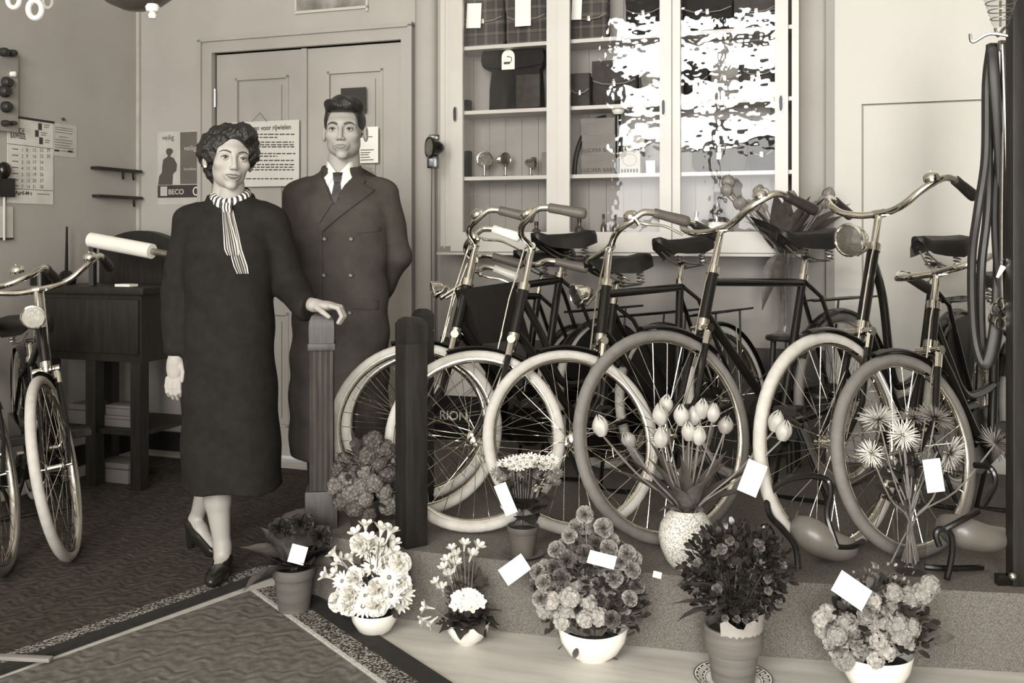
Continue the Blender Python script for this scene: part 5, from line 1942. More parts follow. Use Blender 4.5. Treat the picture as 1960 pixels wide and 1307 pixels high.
for k, (px, py, dx, dz) in enumerate(((868, 1062, -0.2, 1), (888, 1055, 0.1, 1), (908, 1060, 0.5, 1), (880, 1075, -0.3, 0.8), (862, 1085, -0.4, 1), (856, 1100, -0.4, 1), (870, 1095, 0.1, 1), (842, 1125, -0.5, 0.9), (850, 1140, -0.2, 1), (866, 1115, -0.3, 1), (832, 1165, -0.9, 0.3), (825, 1180, -0.9, -0.2), (838, 1180, -0.6, -0.4), (898, 1075, 0.3, 0.9))):
    q = P(px, py, 2.97 + rnd.uniform(-0.03, 0.03)) - Vector((b.x, b.y, 0))
    share('freesia', tf, pl, orient(q, (dx, -0.3, dz), k, rnd.uniform(0.8, 1.15)))
    st.append([(q.x * 0.3, q.y * 0.3, 0.06), (q.x * 0.7, q.y * 0.6, q.z * 0.75), tuple(q)])
stems(pl, st, 0.0015)
leaf_cloud(pl, (0.0, 0.02, 0.14), 60, (0.05, 0.04, 0.08), 0.03, M_LEAF2, 6)

# 5 --- cineraria in a pot on the platform
b = P(1001, 1063, 3.085)
b.z = PH
pl = empty('potted_plant', T(*b), 'small clay pot of white daisies with big leaves, on the platform edge', 'plant')
MB().lathe([(0, 0), (0.05, 0.0), (0.068, 0.012), (0.064, 0.013), (0.048, 0.005), (0, 0.005)], 24).build('saucer', M_CLAY, pl)
clay_pot(pl, 0.037, 0.049, 0.098, mat('dark_clay_pot', 0.085, 0.6, var=0.2))
cl2 = leaf_mesh('leaf', 0.105, 0.060, M_LEAF, 0.35, 0.15, 0.14, 0.55, pet=0.06)
for k, (az, el, s, z_) in enumerate(((5.6, 0.45, 0.95, 0.16), (0.1, 0.5, 1.05, 0.15), (4.7, 0.75, 0.85, 0.16), (3.9, 0.6, 0.9, 0.15), (3.1, 0.55, 0.8, 0.15), (1.5, 0.8, 0.9, 0.15), (2.4, 0.8, 0.9, 0.16), (5.1, 0.1, 0.75, 0.13))):
    share('leaf', cl2, pl, leaf_at((0.01 * math.cos(az), 0.01 * math.sin(az), z_), az, el, s, 0.3 if k < 2 else 0))
ds = daisy_mesh('daisy', 0.023, 12, M_WHITE_PETAL, 1, 0.3)
dk_ = daisy_mesh('daisy', 0.019, 12, M_MID_PETAL, 1, 0.3)
st = []
for k, (px, py) in enumerate(((975, 885), (988, 880), (1002, 878), (1016, 877), (1030, 879), (1044, 882), (982, 893), (1008, 890), (1024, 890), (1038, 893), (995, 893), (962, 888), (1058, 880))):
    q = P(px, py, 3.085 + rnd.uniform(-0.03, 0.02)) - b
    share('daisy', ds, pl, orient(q, (q.x * 3, -0.55, 1), k, rnd.uniform(0.9, 1.1)))
    st.append([(0, 0, 0.1), (q.x * 0.6, q.y * 0.5, q.z * 0.6), tuple(q)])
for k, (px, py) in enumerate(((950, 905), (960, 915), (1068, 905), (1062, 920), (975, 908), (1000, 905), (1030, 908), (1050, 912))):
    q = P(px, py, 3.085 + rnd.uniform(-0.03, 0.02)) - b
    share('daisy', dk_, pl, orient(q, (q.x * 3, -0.7, 0.6), k, rnd.uniform(0.9, 1.1)))
stems(pl, st, 0.0016)
leaf_cloud(pl, (0, 0, 0.235), 90, (0.085, 0.05, 0.055), 0.024, M_LEAF, 15)
gift_card(P(968, 955, 3.01), 0.040, 0.098, -0.2, -0.05, -0.42, 'narrow white card leaning on the potted daisies')
gift_card(P(985, 1090, 2.93), 0.085, 0.056, 0.1, -0.15, 0.62 - 1.2, 'tilted white card between the primroses and the boat-shaped bowl')

# 6 --- carnations in a boat-shaped white bowl
b = P(1135, 1263, 2.84)
pl = empty('flower_bowl', T(b.x, b.y, 0.0), 'boat-shaped white bowl heaped with carnations and fern', 'flower bowl', 'white flower bowls on the floor')
china_bowl(pl, 0.1, 0.085, M_CHINA, 1.03, 0.62, 0.014)
ca = ruffle_mesh('carnation', 0.027, 60, M_GREY_PETAL)
cb = ruffle_mesh('carnation', 0.027, 60, M_MID_PETAL)
fcl = floret_cluster_mesh('flower_cluster', 0.026, 34, mat('pale_petal', 0.34, 0.6, var=0.3, scale=40), 0.0095)
st = []
for k, (px, py, w) in enumerate(((1120, 985, 0), (1090, 1025, 0), (1140, 1012, 0), (1165, 1050, 1), (1065, 1052, 1), (1170, 1035, 0), (1190, 1075, 0), (1045, 1085, 1), (1085, 1070, 2), (1120, 1060, 2), (1150, 1085, 0), (1200, 1060, 1), (1040, 1115, 1), (1075, 1105, 2), (1110, 1100, 0), (1175, 1105, 0), (1140, 1120, 2), (1205, 1145, 0), (1055, 1150, 3), (1090, 1145, 3), (1125, 1155, 3), (1150, 1150, 2), (1100, 1170, 3), (1145, 1180, 3), (1035, 1145, 1), (1075, 1170, 3), (1175, 1165, 2), (1025, 1120, 2), (1210, 1090, 1), (1105, 1040, 2), (1060, 1128, 1), (1130, 1085, 1), (1165, 1125, 1), (1190, 1120, 2), (1095, 1120, 3), (1060, 1085, 2), (1140, 1040, 2), (1125, 1130, 1), (1195, 1160, 1), (1045, 1165, 3), (1120, 1185, 3), (1170, 1185, 2), (1075, 1188, 3), (1185, 1050, 2), (1220, 1120, 2), (1080, 1045, 0), (1150, 1065, 1), (1030, 1095, 1), (1155, 1010, 1), (1105, 1010, 1), (1215, 1070, 0))):
    q = P(px, py, 2.84 + rnd.uniform(-0.07, 0.02) + (1100 - py) * 0.0004) - Vector((b.x, b.y, 0))
    me = (ca, ca, cb, fcl)[w]
    share('carnation' if w < 3 else 'flower_cluster', me, pl, orient(q, (q.x * 4, -0.8, 0.75), k, rnd.uniform(0.85, 1.1)))
    st.append([(q.x * 0.2, 0, 0.07), (q.x * 0.7, q.y * 0.6, q.z * 0.7), tuple(q)])
stems(pl, st, 0.0018)
leaf_cloud(pl, (0, 0.0, 0.16), 420, (0.16, 0.07, 0.17), 0.028, M_LEAF, 21, low=-0.25)
fern_spray(pl, (0.02, 0, 0.09), 140, 0.17, 0.18, M_LEAF2, seed=8, flat=0.5)
gift_card(P(1152, 1071, 2.73), 0.078, 0.044, 0.0, -0.95, 0.30, 'small white card lying on the carnations in the boat-shaped bowl')

# 7 --- tulips in a round textured vase
VB = P(1314, 1088, 2.985)
VB.z = PH
vs_ = MB()
vs_.lathe([(0, 0), (0.045, 0.0), (0.062, 0.02), (0.080, 0.06), (0.086, 0.095), (0.080, 0.13), (0.062, 0.160), (0.048, 0.172), (0.050, 0.178), (0.045, 0.176), (0.043, 0.165), (0.060, 0.14), (0.07, 0.1)], 32)
tag(vs_.build('vase', M_STONEWARE, None, Mw=T(*VB)), 'round cream stoneware vase with a rough surface, on the platform', 'vase')
tb = empty('tulip_bouquet', T(VB.x, VB.y, PH + 0.15), 'bouquet of pale tulips spreading from the round stoneware vase', 'flowers')
tu = tulip_mesh('tulip_bloom', 0.064, 0.0205, M_TULIP)
tu2 = tulip_mesh('tulip_bloom', 0.052, 0.020, M_TULIP_D)
st = []
off = Vector((VB.x, VB.y, PH + 0.15))
for k, (px, py, dd, dx, dz, dk) in enumerate(((1153, 833, -0.05, -0.25, 1, 0), (1209, 853, -0.04, -0.45, 0.9, 1), (1266, 812, -0.02, -0.15, 1, 0), (1272, 790, 0.03, 0.15, 1, 0), (1265, 855, -0.05, 0.0, 1, 0), (1306, 813, 0.0, -0.1, 1, 0), (1328, 812, 0.03, 0, 1, 0), (1341, 800, 0.02, 0.1, 1, 0), (1363, 806, 0.0, 0.12, 1, 0), (1319, 842, -0.05, -0.1, 1, 0), (1337, 850, -0.06, 0.05, 1, 0), (1386, 828, 0.03, 0.15, 1, 1), (1481, 825, -0.02, 0.25, 1, 0), (1496, 842, -0.05, 0.2, 1, 0))):
    q = P(px, py, 2.96 + dd) - off
    share('tulip_bloom', tu2 if dk else tu, tb, orient(q, (dx, -0.1, dz), k * 1.1, rnd.uniform(0.92, 1.08)))
    st.append([(q.x * 0.08, 0, -0.08), (q.x * 0.12, 0, 0.03), (q.x * 0.6 , q.y * 0.6, q.z * 0.55), tuple(q)])
stems(tb, st, 0.0032)
tl = leaf_mesh('leaf', 0.23, 0.024, M_LEAF2, 0.35, 0.45, 0.0, 0.6, n=10)
tl2 = leaf_mesh('leaf', 0.17, 0.027, M_LEAF3, 0.9, 0.4, 0.0, 0.6, n=10)
for k, (az, el, s, me) in enumerate(((3.25, 0.75, 1.15, tl), (3.0, 0.95, 1.15, tl), (3.5, 1.15, 1.0, tl), (0.1, 0.75, 1.2, tl), (-0.15, 0.55, 1.1, tl), (0.4, 1.05, 1.0, tl), (4.6, 1.35, 0.95, tl), (5.2, 1.3, 1.0, tl2), (4.2, 1.25, 0.9, tl2), (1.5, 1.4, 1.0, tl), (2.4, 1.2, 1.05, tl), (5.0, 0.8, 0.6, tl2), (5.8, 1.15, 1.0, tl), (3.9, 0.7, 0.75, tl2))):
    share('leaf', me, tb, leaf_at((0.014 * math.cos(az), 0.014 * math.sin(az), 0.02), az, el, s, rnd.uniform(-0.6, 0.6)))
gift_card(P(1440, 915, 2.88), 0.062, 0.098, 0.1, -0.1, 0.42, 'white card hanging from the right-hand stems of the tulip bouquet')
gift_card(P(1258, 1100, 2.83), 0.026, 0.018, 0.2, -0.3, 0.3, 'tiny white tag beside the azalea')

# 8 --- azalea in a clay pot on a patterned saucer
b = P(1403, 1300, 2.70)
pl = empty('potted_plant', T(b.x, b.y, 0.006), 'dark glossy azalea in a clay pot wrapped with crepe paper', 'plant')
clay_pot(pl, 0.060, 0.078, 0.155, mat('banded_clay_pot', 0.13, 0.65, var=0.3, scale=5, stretch=(0.4, 0.4, 9)), 0.45)
sau = empty('saucer', T(b.x, b.y, 0.0), 'white plate with a dark patterned rim under the clay pot', 'plate')
MB().lathe([(0, 0.0), (0.07, 0.0), (0.106, 0.014), (0.108, 0.016), (0.104, 0.016), (0.068, 0.004), (0, 0.004)], 40).build('dish', M_CHINA, sau)
rim_ = MB()
rim_.tube([(0.107 * math.cos(t * 2 * PI / 48), 0.107 * math.sin(t * 2 * PI / 48), 0.0160) for t in range(48)], 0.0016, 6, closed=True)
rim_.tube([(0.076 * math.cos(t * 2 * PI / 48), 0.076 * math.sin(t * 2 * PI / 48), 0.0070) for t in range(48)], 0.0009, 5, closed=True)
rim_.build('rim_line', M_INK, sau)
for k in range(26):
    a = 2 * PI * k / 26
    q = MB()
    for (r0, r1, s0, s1) in ((0.081, 0.101, -0.085, -0.055), (0.081, 0.101, 0.045, 0.075), (0.081, 0.085, -0.085, 0.075), (0.097, 0.101, -0.085, 0.075)):
        pts = []
        for rr, aa in ((r0, s0), (r1, s0), (r1, s1), (r0, s1)):
            z_ = 0.004 + (rr - 0.068) / 0.036 * 0.012
            pts.append((rr * math.cos(a + aa), rr * math.sin(a + aa), z_ + 0.0012))
        q.add(pts, [(0, 1, 2, 3)])
    q.build('rim_motif', M_INK, sau, smooth=False)
leaf_cloud(pl, (0.01, 0, 0.30), 1000, (0.150, 0.10, 0.135), 0.023, mat('glossy_leaf', 0.02, 0.28, var=0.5, scale=40), 31, low=-0.9)
br = []
for k in range(10):
    a = k * 0.63
    br.append([(0.01 * math.cos(a), 0.01 * math.sin(a), 0.12), (0.03 * math.cos(a), 0.03 * math.sin(a), 0.2), (0.10 * math.cos(a), 0.07 * math.sin(a), 0.33)])
stems(pl, br, 0.004, M_DARKWOOD)
az = ruffle_mesh('azalea_bloom', 0.020, 18, M_MID_PETAL)
for k in range(16):
    a = k * 2.4
    q = Vector((0.01 + 0.135 * math.cos(a) * (0.5 + 0.5 * rnd.random()), -0.05 - 0.03 * rnd.random(), 0.30 + 0.11 * math.sin(a)))
    share('azalea_bloom', az, pl, orient(q, (q.x * 3, -1, 0.5), k, rnd.uniform(0.5, 0.8)))
wl = leaf_mesh('leaf', 0.13, 0.036, M_LEAF2, 0.3, 0.3, 0.05, 0.6)
for a_, el, z_ in ((3.3, 0.35, 0.26), (3.0, 0.15, 0.22), (3.5, 0.05, 0.21)):
    share('leaf', wl, pl, leaf_at((-0.055, -0.03, z_), a_, el, 1.0, 0.4))
cp = MB()
rows = []
for k in range(13):
    a = -2.2 + 2.1 * k / 12
    rows.append([(0.079 * math.cos(a), 0.079 * math.sin(a), 0.12), (0.083 * math.cos(a), 0.083 * math.sin(a), 0.155), (0.088 * math.cos(a) + 0.005 * math.sin(k * 2.2), 0.088 * math.sin(a), 0.185 + 0.012 * math.sin(k * 1.3) + (0.028 if k > 7 else 0.0))])
cp.loft(rows, caps=False, closed=False)
cp.build('paper_collar', M_CREPE, pl, angle=2)

# 9 --- mixed bowl at the right
b = P(1676, 1318, 2.645)
pl = empty('flower_bowl', T(b.x, b.y, 0.0), 'white bowl of mixed roses and small blossoms at the bottom right', 'flower bowl', 'white flower bowls on the floor')
china_bowl(pl, 0.1, 0.104, M_CHINA, 1.0, 0.8)
rs_ = ruffle_mesh('rose', 0.030, 26, M_GREY_PETAL)
fl_ = floret_cluster_mesh('flower_cluster', 0.028, 34, M_GREY_PETAL, 0.0105)
fw_ = floret_cluster_mesh('flower_cluster', 0.024, 26, mat('pale_petal', 0.34), 0.0095)
for k, (px, py, w) in enumerate(((1640, 1230, 0), (1625, 1218, 0), (1605, 1240, 0), (1660, 1175, 1), (1650, 1200, 2), (1690, 1150, 1), (1700, 1165, 0), (1740, 1145, 1), (1755, 1160, 0), (1765, 1135, 1), (1715, 1195, 1), (1725, 1215, 1), (1705, 1215, 2), (1680, 1225, 2), (1665, 1245, 2), (1695, 1245, 2), (1665, 1165, 0), (1600, 1215, 1), (1570, 1185, 2), (1585, 1175, 2), (1590, 1228, 2), (1650, 1240, 0), (1740, 1200, 1), (1720, 1170, 1), (1680, 1195, 1), (1640, 1255, 0), (1615, 1262, 1), (1675, 1262, 2), (1655, 1215, 1), (1620, 1195, 1), (1700, 1185, 2), (1735, 1230, 2), (1575, 1205, 2), (1780, 1120, 1), (1710, 1135, 1), (1670, 1150, 2))):
    q = P(px, py, 2.645 + rnd.uniform(-0.08, -0.0)) - Vector((b.x, b.y, 0))
    share('rose' if w == 0 else 'flower_cluster', (rs_, fl_, fw_)[w], pl, orient(q, (q.x * 4, -0.8, 0.75), k, rnd.uniform(0.8, 1.05)))
leaf_cloud(pl, (0.01, 0.0, 0.17), 330, (0.14, 0.08, 0.13), 0.030, M_LEAF, 41, low=-0.15)
leaf_cloud(pl, (0.0, 0.0, 0.112), 150, (0.09, 0.06, 0.03), 0.028, M_LEAF, 47, low=0.0)
fern_spray(pl, (0.03, 0.02, 0.12), 80, 0.14, 0.20, M_LEAF2, seed=18, flat=0.5)
leaf_cloud(pl, (0.03, 0.03, 0.25), 120, (0.13, 0.06, 0.09), 0.012, M_GREY_PETAL, 43, name='filler_blossom')
wl = leaf_mesh('leaf', 0.10, 0.034, M_LEAF3, 0.2, 0.2, 0.05, 0.6)
share('leaf', wl, pl, leaf_at((0.12, -0.02, 0.16), 0.1, 0.0, 1.0, 0.5))
gift_card(P(1630, 1130, 2.53), 0.060, 0.092, 0.05, -0.3, -0.95, 'white card stuck in the mixed flower bowl at the bottom right')

# 10 --- spider chrysanthemums in a glass vase
VB = P(1742, 1092, 2.935)
VB.z = PH
gv = MB()
gv.lathe([(0.001, 0.0), (0.042, 0.0), (0.044, 0.004), (0.042, 0.02), (0.050, 0.16), (0.052, 0.165)], 28, caps=False)
tag(gv.build('vase', M_CLEAR, None, Mw=T(*VB)), 'plain clear glass vase holding the spider chrysanthemum stems', 'vase')
cb_ = empty('chrysanthemum_bouquet', T(VB.x, VB.y, PH + 0.03), 'bouquet of white spider chrysanthemums on long bare stems', 'flowers')
off = Vector((VB.x, VB.y, PH + 0.03))
sw = spider_mesh('bloom', 0.068, M_WHITE_PETAL)
sg_ = spider_mesh('bloom', 0.072, mat('greyed_petal', 0.42, 0.6, var=0.2))
sd_ = spider_mesh('bloom', 0.075, mat('mauve_petal', 0.17, 0.6, var=0.3))
st = []
for k, (px, py, dd, d, me, s) in enumerate(((1728, 832, -0.06, (0.0, -0.9, 0.45), sw, 0.80), (1667, 868, -0.05, (-0.75, -0.55, -0.1), sw, 0.72), (1682, 803, 0.0, (-0.3, -0.3, 0.9), sg_, 0.92), (1818, 868, -0.04, (0.5, -0.6, -0.3), sg_, 0.95), (1790, 800, 0.03, (0.3, -0.3, 0.9), sd_, 0.9), (1905, 850, 0.05, (0.6, 0.2, 0.3), sd_, 0.85), (1750, 800, 0.05, (0, -0.2, 1), sd_, 0.7), (1735, 865, 0.06, (0, 0.5, 0.6), sd_, 0.6))):
    q = P(px, py, 2.92 + dd) - off
    share('bloom', me, cb_, orient(q, d, k, s))
    b_ = Vector((-q.x * 0.22, -q.y * 0.2, -0.0))
    st.append([tuple(b_), (q.x * 0.10, q.y * 0.3, 0.14), (q.x * 0.55, q.y * 0.7, q.z * 0.6), tuple(q)])
for k in range(5):
    a = k * 1.3
    st.append([(0.02 * math.cos(a), 0.02 * math.sin(a), 0.0), (0.0, 0.0, 0.15), (0.08 * math.cos(a + 2), 0.03 * math.sin(a), 0.34)])
stems(cb_, st, 0.0028)
leaf_cloud(cb_, (0.0, 0.03, 0.22), 40, (0.05, 0.03, 0.10), 0.045, M_LEAF, 51)
gift_card(P(1787, 910, 2.82), 0.050, 0.096, -0.1, -0.05, -0.14, 'white card hanging in the spider chrysanthemums')

# 11 --- tall glass vase of tulips behind the bicycles, on a plant stand
sx_, sy_ = 1.20, 4.25
ps = empty('plant_stand', T(sx_, sy_, PH), 'dark wooden plant stand behind the bicycles under the tall vase', 'stand')
MB().lathe([(0, 0.565), (0.08, 0.565), (0.085, 0.575), (0.08, 0.585), (0, 0.585)], 24).build('top', M_DARKWOOD, ps)
for k in range(3):
    a = k * 2.094 + 0.5
    MB().tube([(0.05 * math.cos(a), 0.05 * math.sin(a), 0.57), (0.08 * math.cos(a), 0.08 * math.sin(a), 0.0)], 0.013, 8).build('leg', M_DARKWOOD, ps)
gv = MB()
gv.lathe([(0, 0.0), (0.055, 0.0), (0.058, 0.006), (0.030, 0.02), (0.028, 0.05), (0.036, 0.2), (0.050, 0.40), (0.056, 0.43)], 28, caps=False)
VZ = PH + 0.586
tag(gv.build('vase', M_CLEAR, None, Mw=T(sx_, sy_, VZ)), 'tall slender glass vase standing behind the bicycles before the cabinet', 'vase')
off = Vector((sx_, sy_, VZ + 0.10))
tb = empty('tulip_bouquet', T(*off), 'bouquet of tulips with drooping leaves in the tall glass vase', 'flowers')
tu3 = tulip_mesh('tulip_bloom', 0.060, 0.024, mat('pink_tulip_petal', 0.19, 0.45, var=0.25, scale=30, stretch=(1, 1, 0.25)))
st = []
for k, (px, py, dd, dx) in enumerate(((1392, 362, -0.02, -0.1), (1416, 388, -0.05, 0.0), (1451, 365, 0.0, 0.15), (1446, 390, -0.04, -0.1), (1513, 375, 0.0, 0.1), (1560, 395, -0.02, 0.1), (1582, 370, 0.02, 0.3), (1575, 385, 0.0, 0.3), (1395, 348, 0.03, -0.1))):
    q = P(px, py, 4.22 + dd) - off
    share('tulip_bloom', tu3, tb, orient(q - Vector((0, 0, 0.03)), (dx, -0.1, 1), k * 1.1, rnd.uniform(0.9, 1.1)))
    st.append([(q.x * 0.05, 0, -0.06), (q.x * 0.1, 0, 0.25), (q.x * 0.6, q.y * 0.5, q.z * 0.75), tuple(q - Vector((0, 0, 0.03)))])
stems(tb, st, 0.0034)
tl = leaf_mesh('leaf', 0.30, 0.046, M_LEAF2, 0.45, 0.35, 0.0, 0.6, n=10)
tl3 = leaf_mesh('leaf', 0.26, 0.052, M_LEAF, 1.0, 0.3, 0.0, 0.6, n=10)
for k, (az, el, s, me) in enumerate(((0.1, 0.80, 1.1, tl), (-0.3, 0.95, 1.15, tl), (0.3, 0.65, 1.0, tl), (3.5, 1.15, 1.0, tl3), (3.9, 1.05, 1.0, tl3), (4.5, 1.35, 1.0, tl), (5.0, 1.25, 1.0, tl), (2.8, 1.25, 1.0, tl), (5.5, 1.2, 1.1, tl), (4.2, 1.2, 1.1, tl), (4.1, -0.9, 0.8, tl), (3.6, -1.0, 0.9, tl))):
    share('leaf', me, tb, leaf_at((0.02 * math.cos(az), 0.02 * math.sin(az), 0.26), az, el, s, rnd.uniform(-0.5, 0.5)))
# small white card in front of it

# ------------------------------------------------------------------ contents of the cabinet
def plaid_mat(name, lo, hi, k):
    m = bpy.data.materials.new(name)
    m.use_nodes = True
    nt = m.node_tree
    b = nt.nodes['Principled BSDF']
    b.inputs['Roughness'].default_value = 0.8
    tc = nd(nt, 'ShaderNodeTexCoord')
    sp = nd(nt, 'ShaderNodeSeparateXYZ')
    nt.links.new(tc.outputs['Object'], sp.inputs[0])
    tot = None
    for ax in (0, 2):
        w = math_node(nt, 'SINE', math_node(nt, 'MULTIPLY', sp.outputs[ax], k))
        w = math_node(nt, 'GREATER_THAN', w, 0.72)
        w2 = math_node(nt, 'SINE', math_node(nt, 'MULTIPLY', sp.outputs[ax], k * 0.5))
        w2 = math_node(nt, 'GREATER_THAN', w2, 0.0)
        w = math_node(nt, 'MULTIPLY_ADD', w2, 0.35, w)
        tot = w if tot is None else math_node(nt, 'ADD', tot, w)
    cr = nd(nt, 'ShaderNodeValToRGB')
    cr.color_ramp.elements[0].color = tone(lo)
    cr.color_ramp.elements[1].color = tone(hi)
    nt.links.new(math_node(nt, 'MULTIPLY', tot, 0.38), cr.inputs['Fac'])
    nt.links.new(cr.outputs['Color'], b.inputs['Base Color'])
    MATS[name] = m
    return m


M_PLAID = plaid_mat('tartan_cloth', 0.02, 0.12, 110)
M_BAG = mat('brown_bag_leather', 0.032, 0.6, spec=0.25, var=0.3, scale=25, bump=0.08, bscale=200)
M_BAG2 = mat('black_bag_leather', 0.008, 0.65, spec=0.2, var=0.3, scale=25, bump=0.08, bscale=200)
M_BAG3 = mat('tan_bag_leather', 0.13, 0.5, var=0.25, scale=25, bump=0.08, bscale=200)
M_CARTON = mat('brown_carton', 0.17, 0.7, var=0.12, scale=12)
M_CARTON2 = mat('pale_carton', 0.45, 0.7, var=0.08, scale=12)
YC = -0.10


def cab_x(px):
    return tx(px, 0.10)


def cab_z(px, py):
    return tz(px, py, 0.10)


def satchel(px0, px1, py_top, shelf, m, label, strap=True, tagged=False, flap=0.55, depth=0.06, cat='bag'):
    """cycle bag: rounded body, flap, piping and clasp, standing on a shelf"""
    xa, xb = cab_x(px0), cab_x(px1)
    z0 = SHELF_Z[shelf] + 0.0062
    h = cab_z((px0 + px1) / 2, py_top) - z0
    w = xb - xa
    o = empty('cycle_bag', ROOM @ T((xa + xb) / 2, YC, z0), label, cat, 'cycle bags in the cabinet')
    body = MB()
    rings = []
    for y_, s in ((-depth / 2, 0.93), (-depth * 0.42, 0.985), (0, 1.0), (depth * 0.42, 0.985), (depth / 2, 0.93)):
        rg = []
        r_ = min(w, h) * 0.16
        for (cx_, cz_, a0) in ((w / 2 - r_, r_, -PI / 2), (w / 2 - r_, h - r_, 0), (-w / 2 + r_, h - r_, PI / 2), (-w / 2 + r_, r_, PI)):
            for k in range(4):
                a = a0 + (PI / 2) * k / 3
                rg.append(((cx_ + r_ * math.cos(a)) * s, y_, h / 2 + (cz_ - h / 2 + r_ * math.sin(a)) * s))
        rings.append(rg)
    body.loft(rings[::-1])
    body.build('body', m, o, angle=0.9)
    fl = MB()
    rows = []
    for k in range(7):
        t = k / 6
        z_ = h * (1.006 - flap * t)
        y_ = -depth / 2 - 0.006 - 0.004 * math.sin(PI * t)
        hw2 = w / 2 * (0.985 if t < 0.7 else 0.985 - (t - 0.7) * 0.35)
        rows.append([(-hw2, y_, z_), (-hw2 * 0.5, y_ - 0.003, z_ - 0.008 * t), (0, y_ - 0.004, z_ - 0.012 * t), (hw2 * 0.5, y_ - 0.003, z_ - 0.008 * t), (hw2, y_, z_), (hw2, y_ + 0.005, z_), (0, y_ + 0.005, z_), (-hw2, y_ + 0.005, z_)])
    fl.loft([[( -w / 2 * 0.97, depth * 0.3, h * 1.004), (-w / 4, depth * 0.3, h * 1.006), (0, depth * 0.3, h * 1.006), (w / 4, depth * 0.3, h * 1.006), (w / 2 * 0.97, depth * 0.3, h * 1.004), (w / 2 * 0.97, depth * 0.3, h * 0.99), (0, depth * 0.3, h * 0.99), (-w / 2 * 0.97, depth * 0.3, h * 0.99)]] + rows)
    fp = fl.build('flap', m, o, angle=0.9)
    zf = h * (1 - flap)
    MB().tube([(-w / 2 * 0.93, -depth / 2 - 0.010, zf + 0.016), (-w * 0.25, -depth / 2 - 0.013, zf - 0.002), (0, -depth / 2 - 0.014, zf - 0.006), (w * 0.25, -depth / 2 - 0.013, zf - 0.002), (w / 2 * 0.93, -depth / 2 - 0.010, zf + 0.016)], 0.0022, 6).build('piping', mat('bag_piping', 0.22, 0.5), fp)
    cl = MB()
    cl.box(-0.008, 0.008, -depth / 2 - 0.019, -depth / 2 - 0.010, zf - 0.016, zf + 0.010, bev=0.002)
    cl.build('clasp', M_CHROME, o)
    if strap:
        MB().tube(smooth_path([(-w * 0.46, 0, h * 0.9), (-w * 0.3, -depth * 0.55, h * 0.75), (0, -depth * 0.62, h * 0.68), (w * 0.3, -depth * 0.55, h * 0.75), (w * 0.46, 0, h * 0.9)], 4), 0.003, 6).build('strap', M_BAG, o)
    if tagged:
        MB().box(-0.012, 0.012, -depth / 2 - 0.024, -depth / 2 - 0.023, zf - 0.05, zf - 0.018).build('price_tag', M_PAPER, o, smooth=False)
    return o


def price_card(px, py, w, h, roll, label):
    o = MB().box(-w / 2, w / 2, -0.0007, 0.0007, -h / 2, h / 2).build('price_card', M_PAPER, None, smooth=False, Mw=ROOM @ T(tx(px, 0.155), -0.155, tz(px, py, 0.155)) @ R(roll, 'Y'))
    return tag(o, label, 'card', 'price cards in the cabinet')


satchel(891, 968, -20, 0, M_PLAID, 'dark tartan bag at the left of the top shelf')
satchel(972, 1050, -22, 0, M_PLAID, 'tartan bag beside the first stile on the top shelf')
satchel(1096, 1166, -15, 0, M_PLAID, 'tartan bag with light checks behind the middle pane, top shelf')
satchel(1200, 1268, -30, 0, M_BAG2, 'plain black bag at the right of the middle pane, top shelf', tagged=True)
satchel(1308, 1405, -25, 0, M_BAG2, 'wide black bag behind the right pane, top shelf')
satchel(1412, 1486, -20, 0, M_BAG, 'brown bag at the far right of the top shelf')
price_card(907, 30, 0.078, 0.125, 0.05, 'large white card hung on the leftmost tartan bag')
price_card(1001, 23, 0.082, 0.14, 0.0, 'large white card between the two tartan bags of the left pane')
price_card(1104, 18, 0.05, 0.10, 0.04, 'large white card on the tartan bag of the middle pane')
# second shelf
vx0, vx1 = cab_x(926), cab_x(1046)
z0 = SHELF_Z[1] + 0.0062
vw = vx1 - vx0
vh = cab_z(980, 92) - z0
vb = empty('saddle_cover', ROOM @ T((vx0 + vx1) / 2, YC, z0), 'black double pannier shaped like a waistcoat with a white badge', 'bag')
pr = [(-0.36, 0.0), (-0.38, 0.02), (-0.37, 0.35), (-0.34, 0.62), (-0.46, 0.68), (-0.5, 0.80), (-0.48, 0.93), (-0.40, 1.0), (0.40, 1.0), (0.48, 0.93), (0.5, 0.80), (0.46, 0.68), (0.42, 0.62), (0.44, 0.35), (0.45, 0.02), (0.43, 0.0)]
Mxz = Matrix(((1, 0, 0, 0), (0, 0, -1, 0), (0, 1, 0, 0), (0, 0, 0, 1)))
MB().prism([(x * vw, z * vh) for x, z in pr], -0.03, 0.03, M=Mxz).build('body', M_BAG2, vb, smooth=False)
MB().prism([(x * vw, z * vh) for x, z in ((-0.47, 0.70), (-0.5, 0.80), (-0.48, 0.93), (-0.40, 1.0), (0.40, 1.0), (0.48, 0.93), (0.5, 0.80), (0.47, 0.70), (0.2, 0.66), (-0.2, 0.66))], 0.03, 0.042, M=Mxz).build('flap', M_BAG2, vb, smooth=False)
MB().box(0.06 * vw, 0.44 * vw, -0.045, -0.03, 0.01, 0.55 * vh, bev=0.006).build('pocket', M_BAG, vb)
bd = MB()
arc = [(-0.034, -0.047), (0.034, -0.047)] + [(0.034 * math.cos(PI * k / 8), 0.018 + 0.034 * math.sin(PI * k / 8)) for k in range(9)]
bd.prism(arc, 0.0, 0.002, M=T(-0.02, -0.043, cab_z(977, 118) - z0) @ Mxz)
badge = bd.build('badge', M_PAPER, vb, smooth=False)
em = MB(T(-0.02, -0.046, cab_z(977, 118) - z0) @ Mxz)
em.tube(smooth_path([(-0.020, -0.014, 0), (0.008, -0.014, 0), (0.018, -0.004, 0), (0.018, 0.010, 0), (0.008, 0.016, 0), (-0.002, 0.014, 0)], 4), 0.0018, 5)
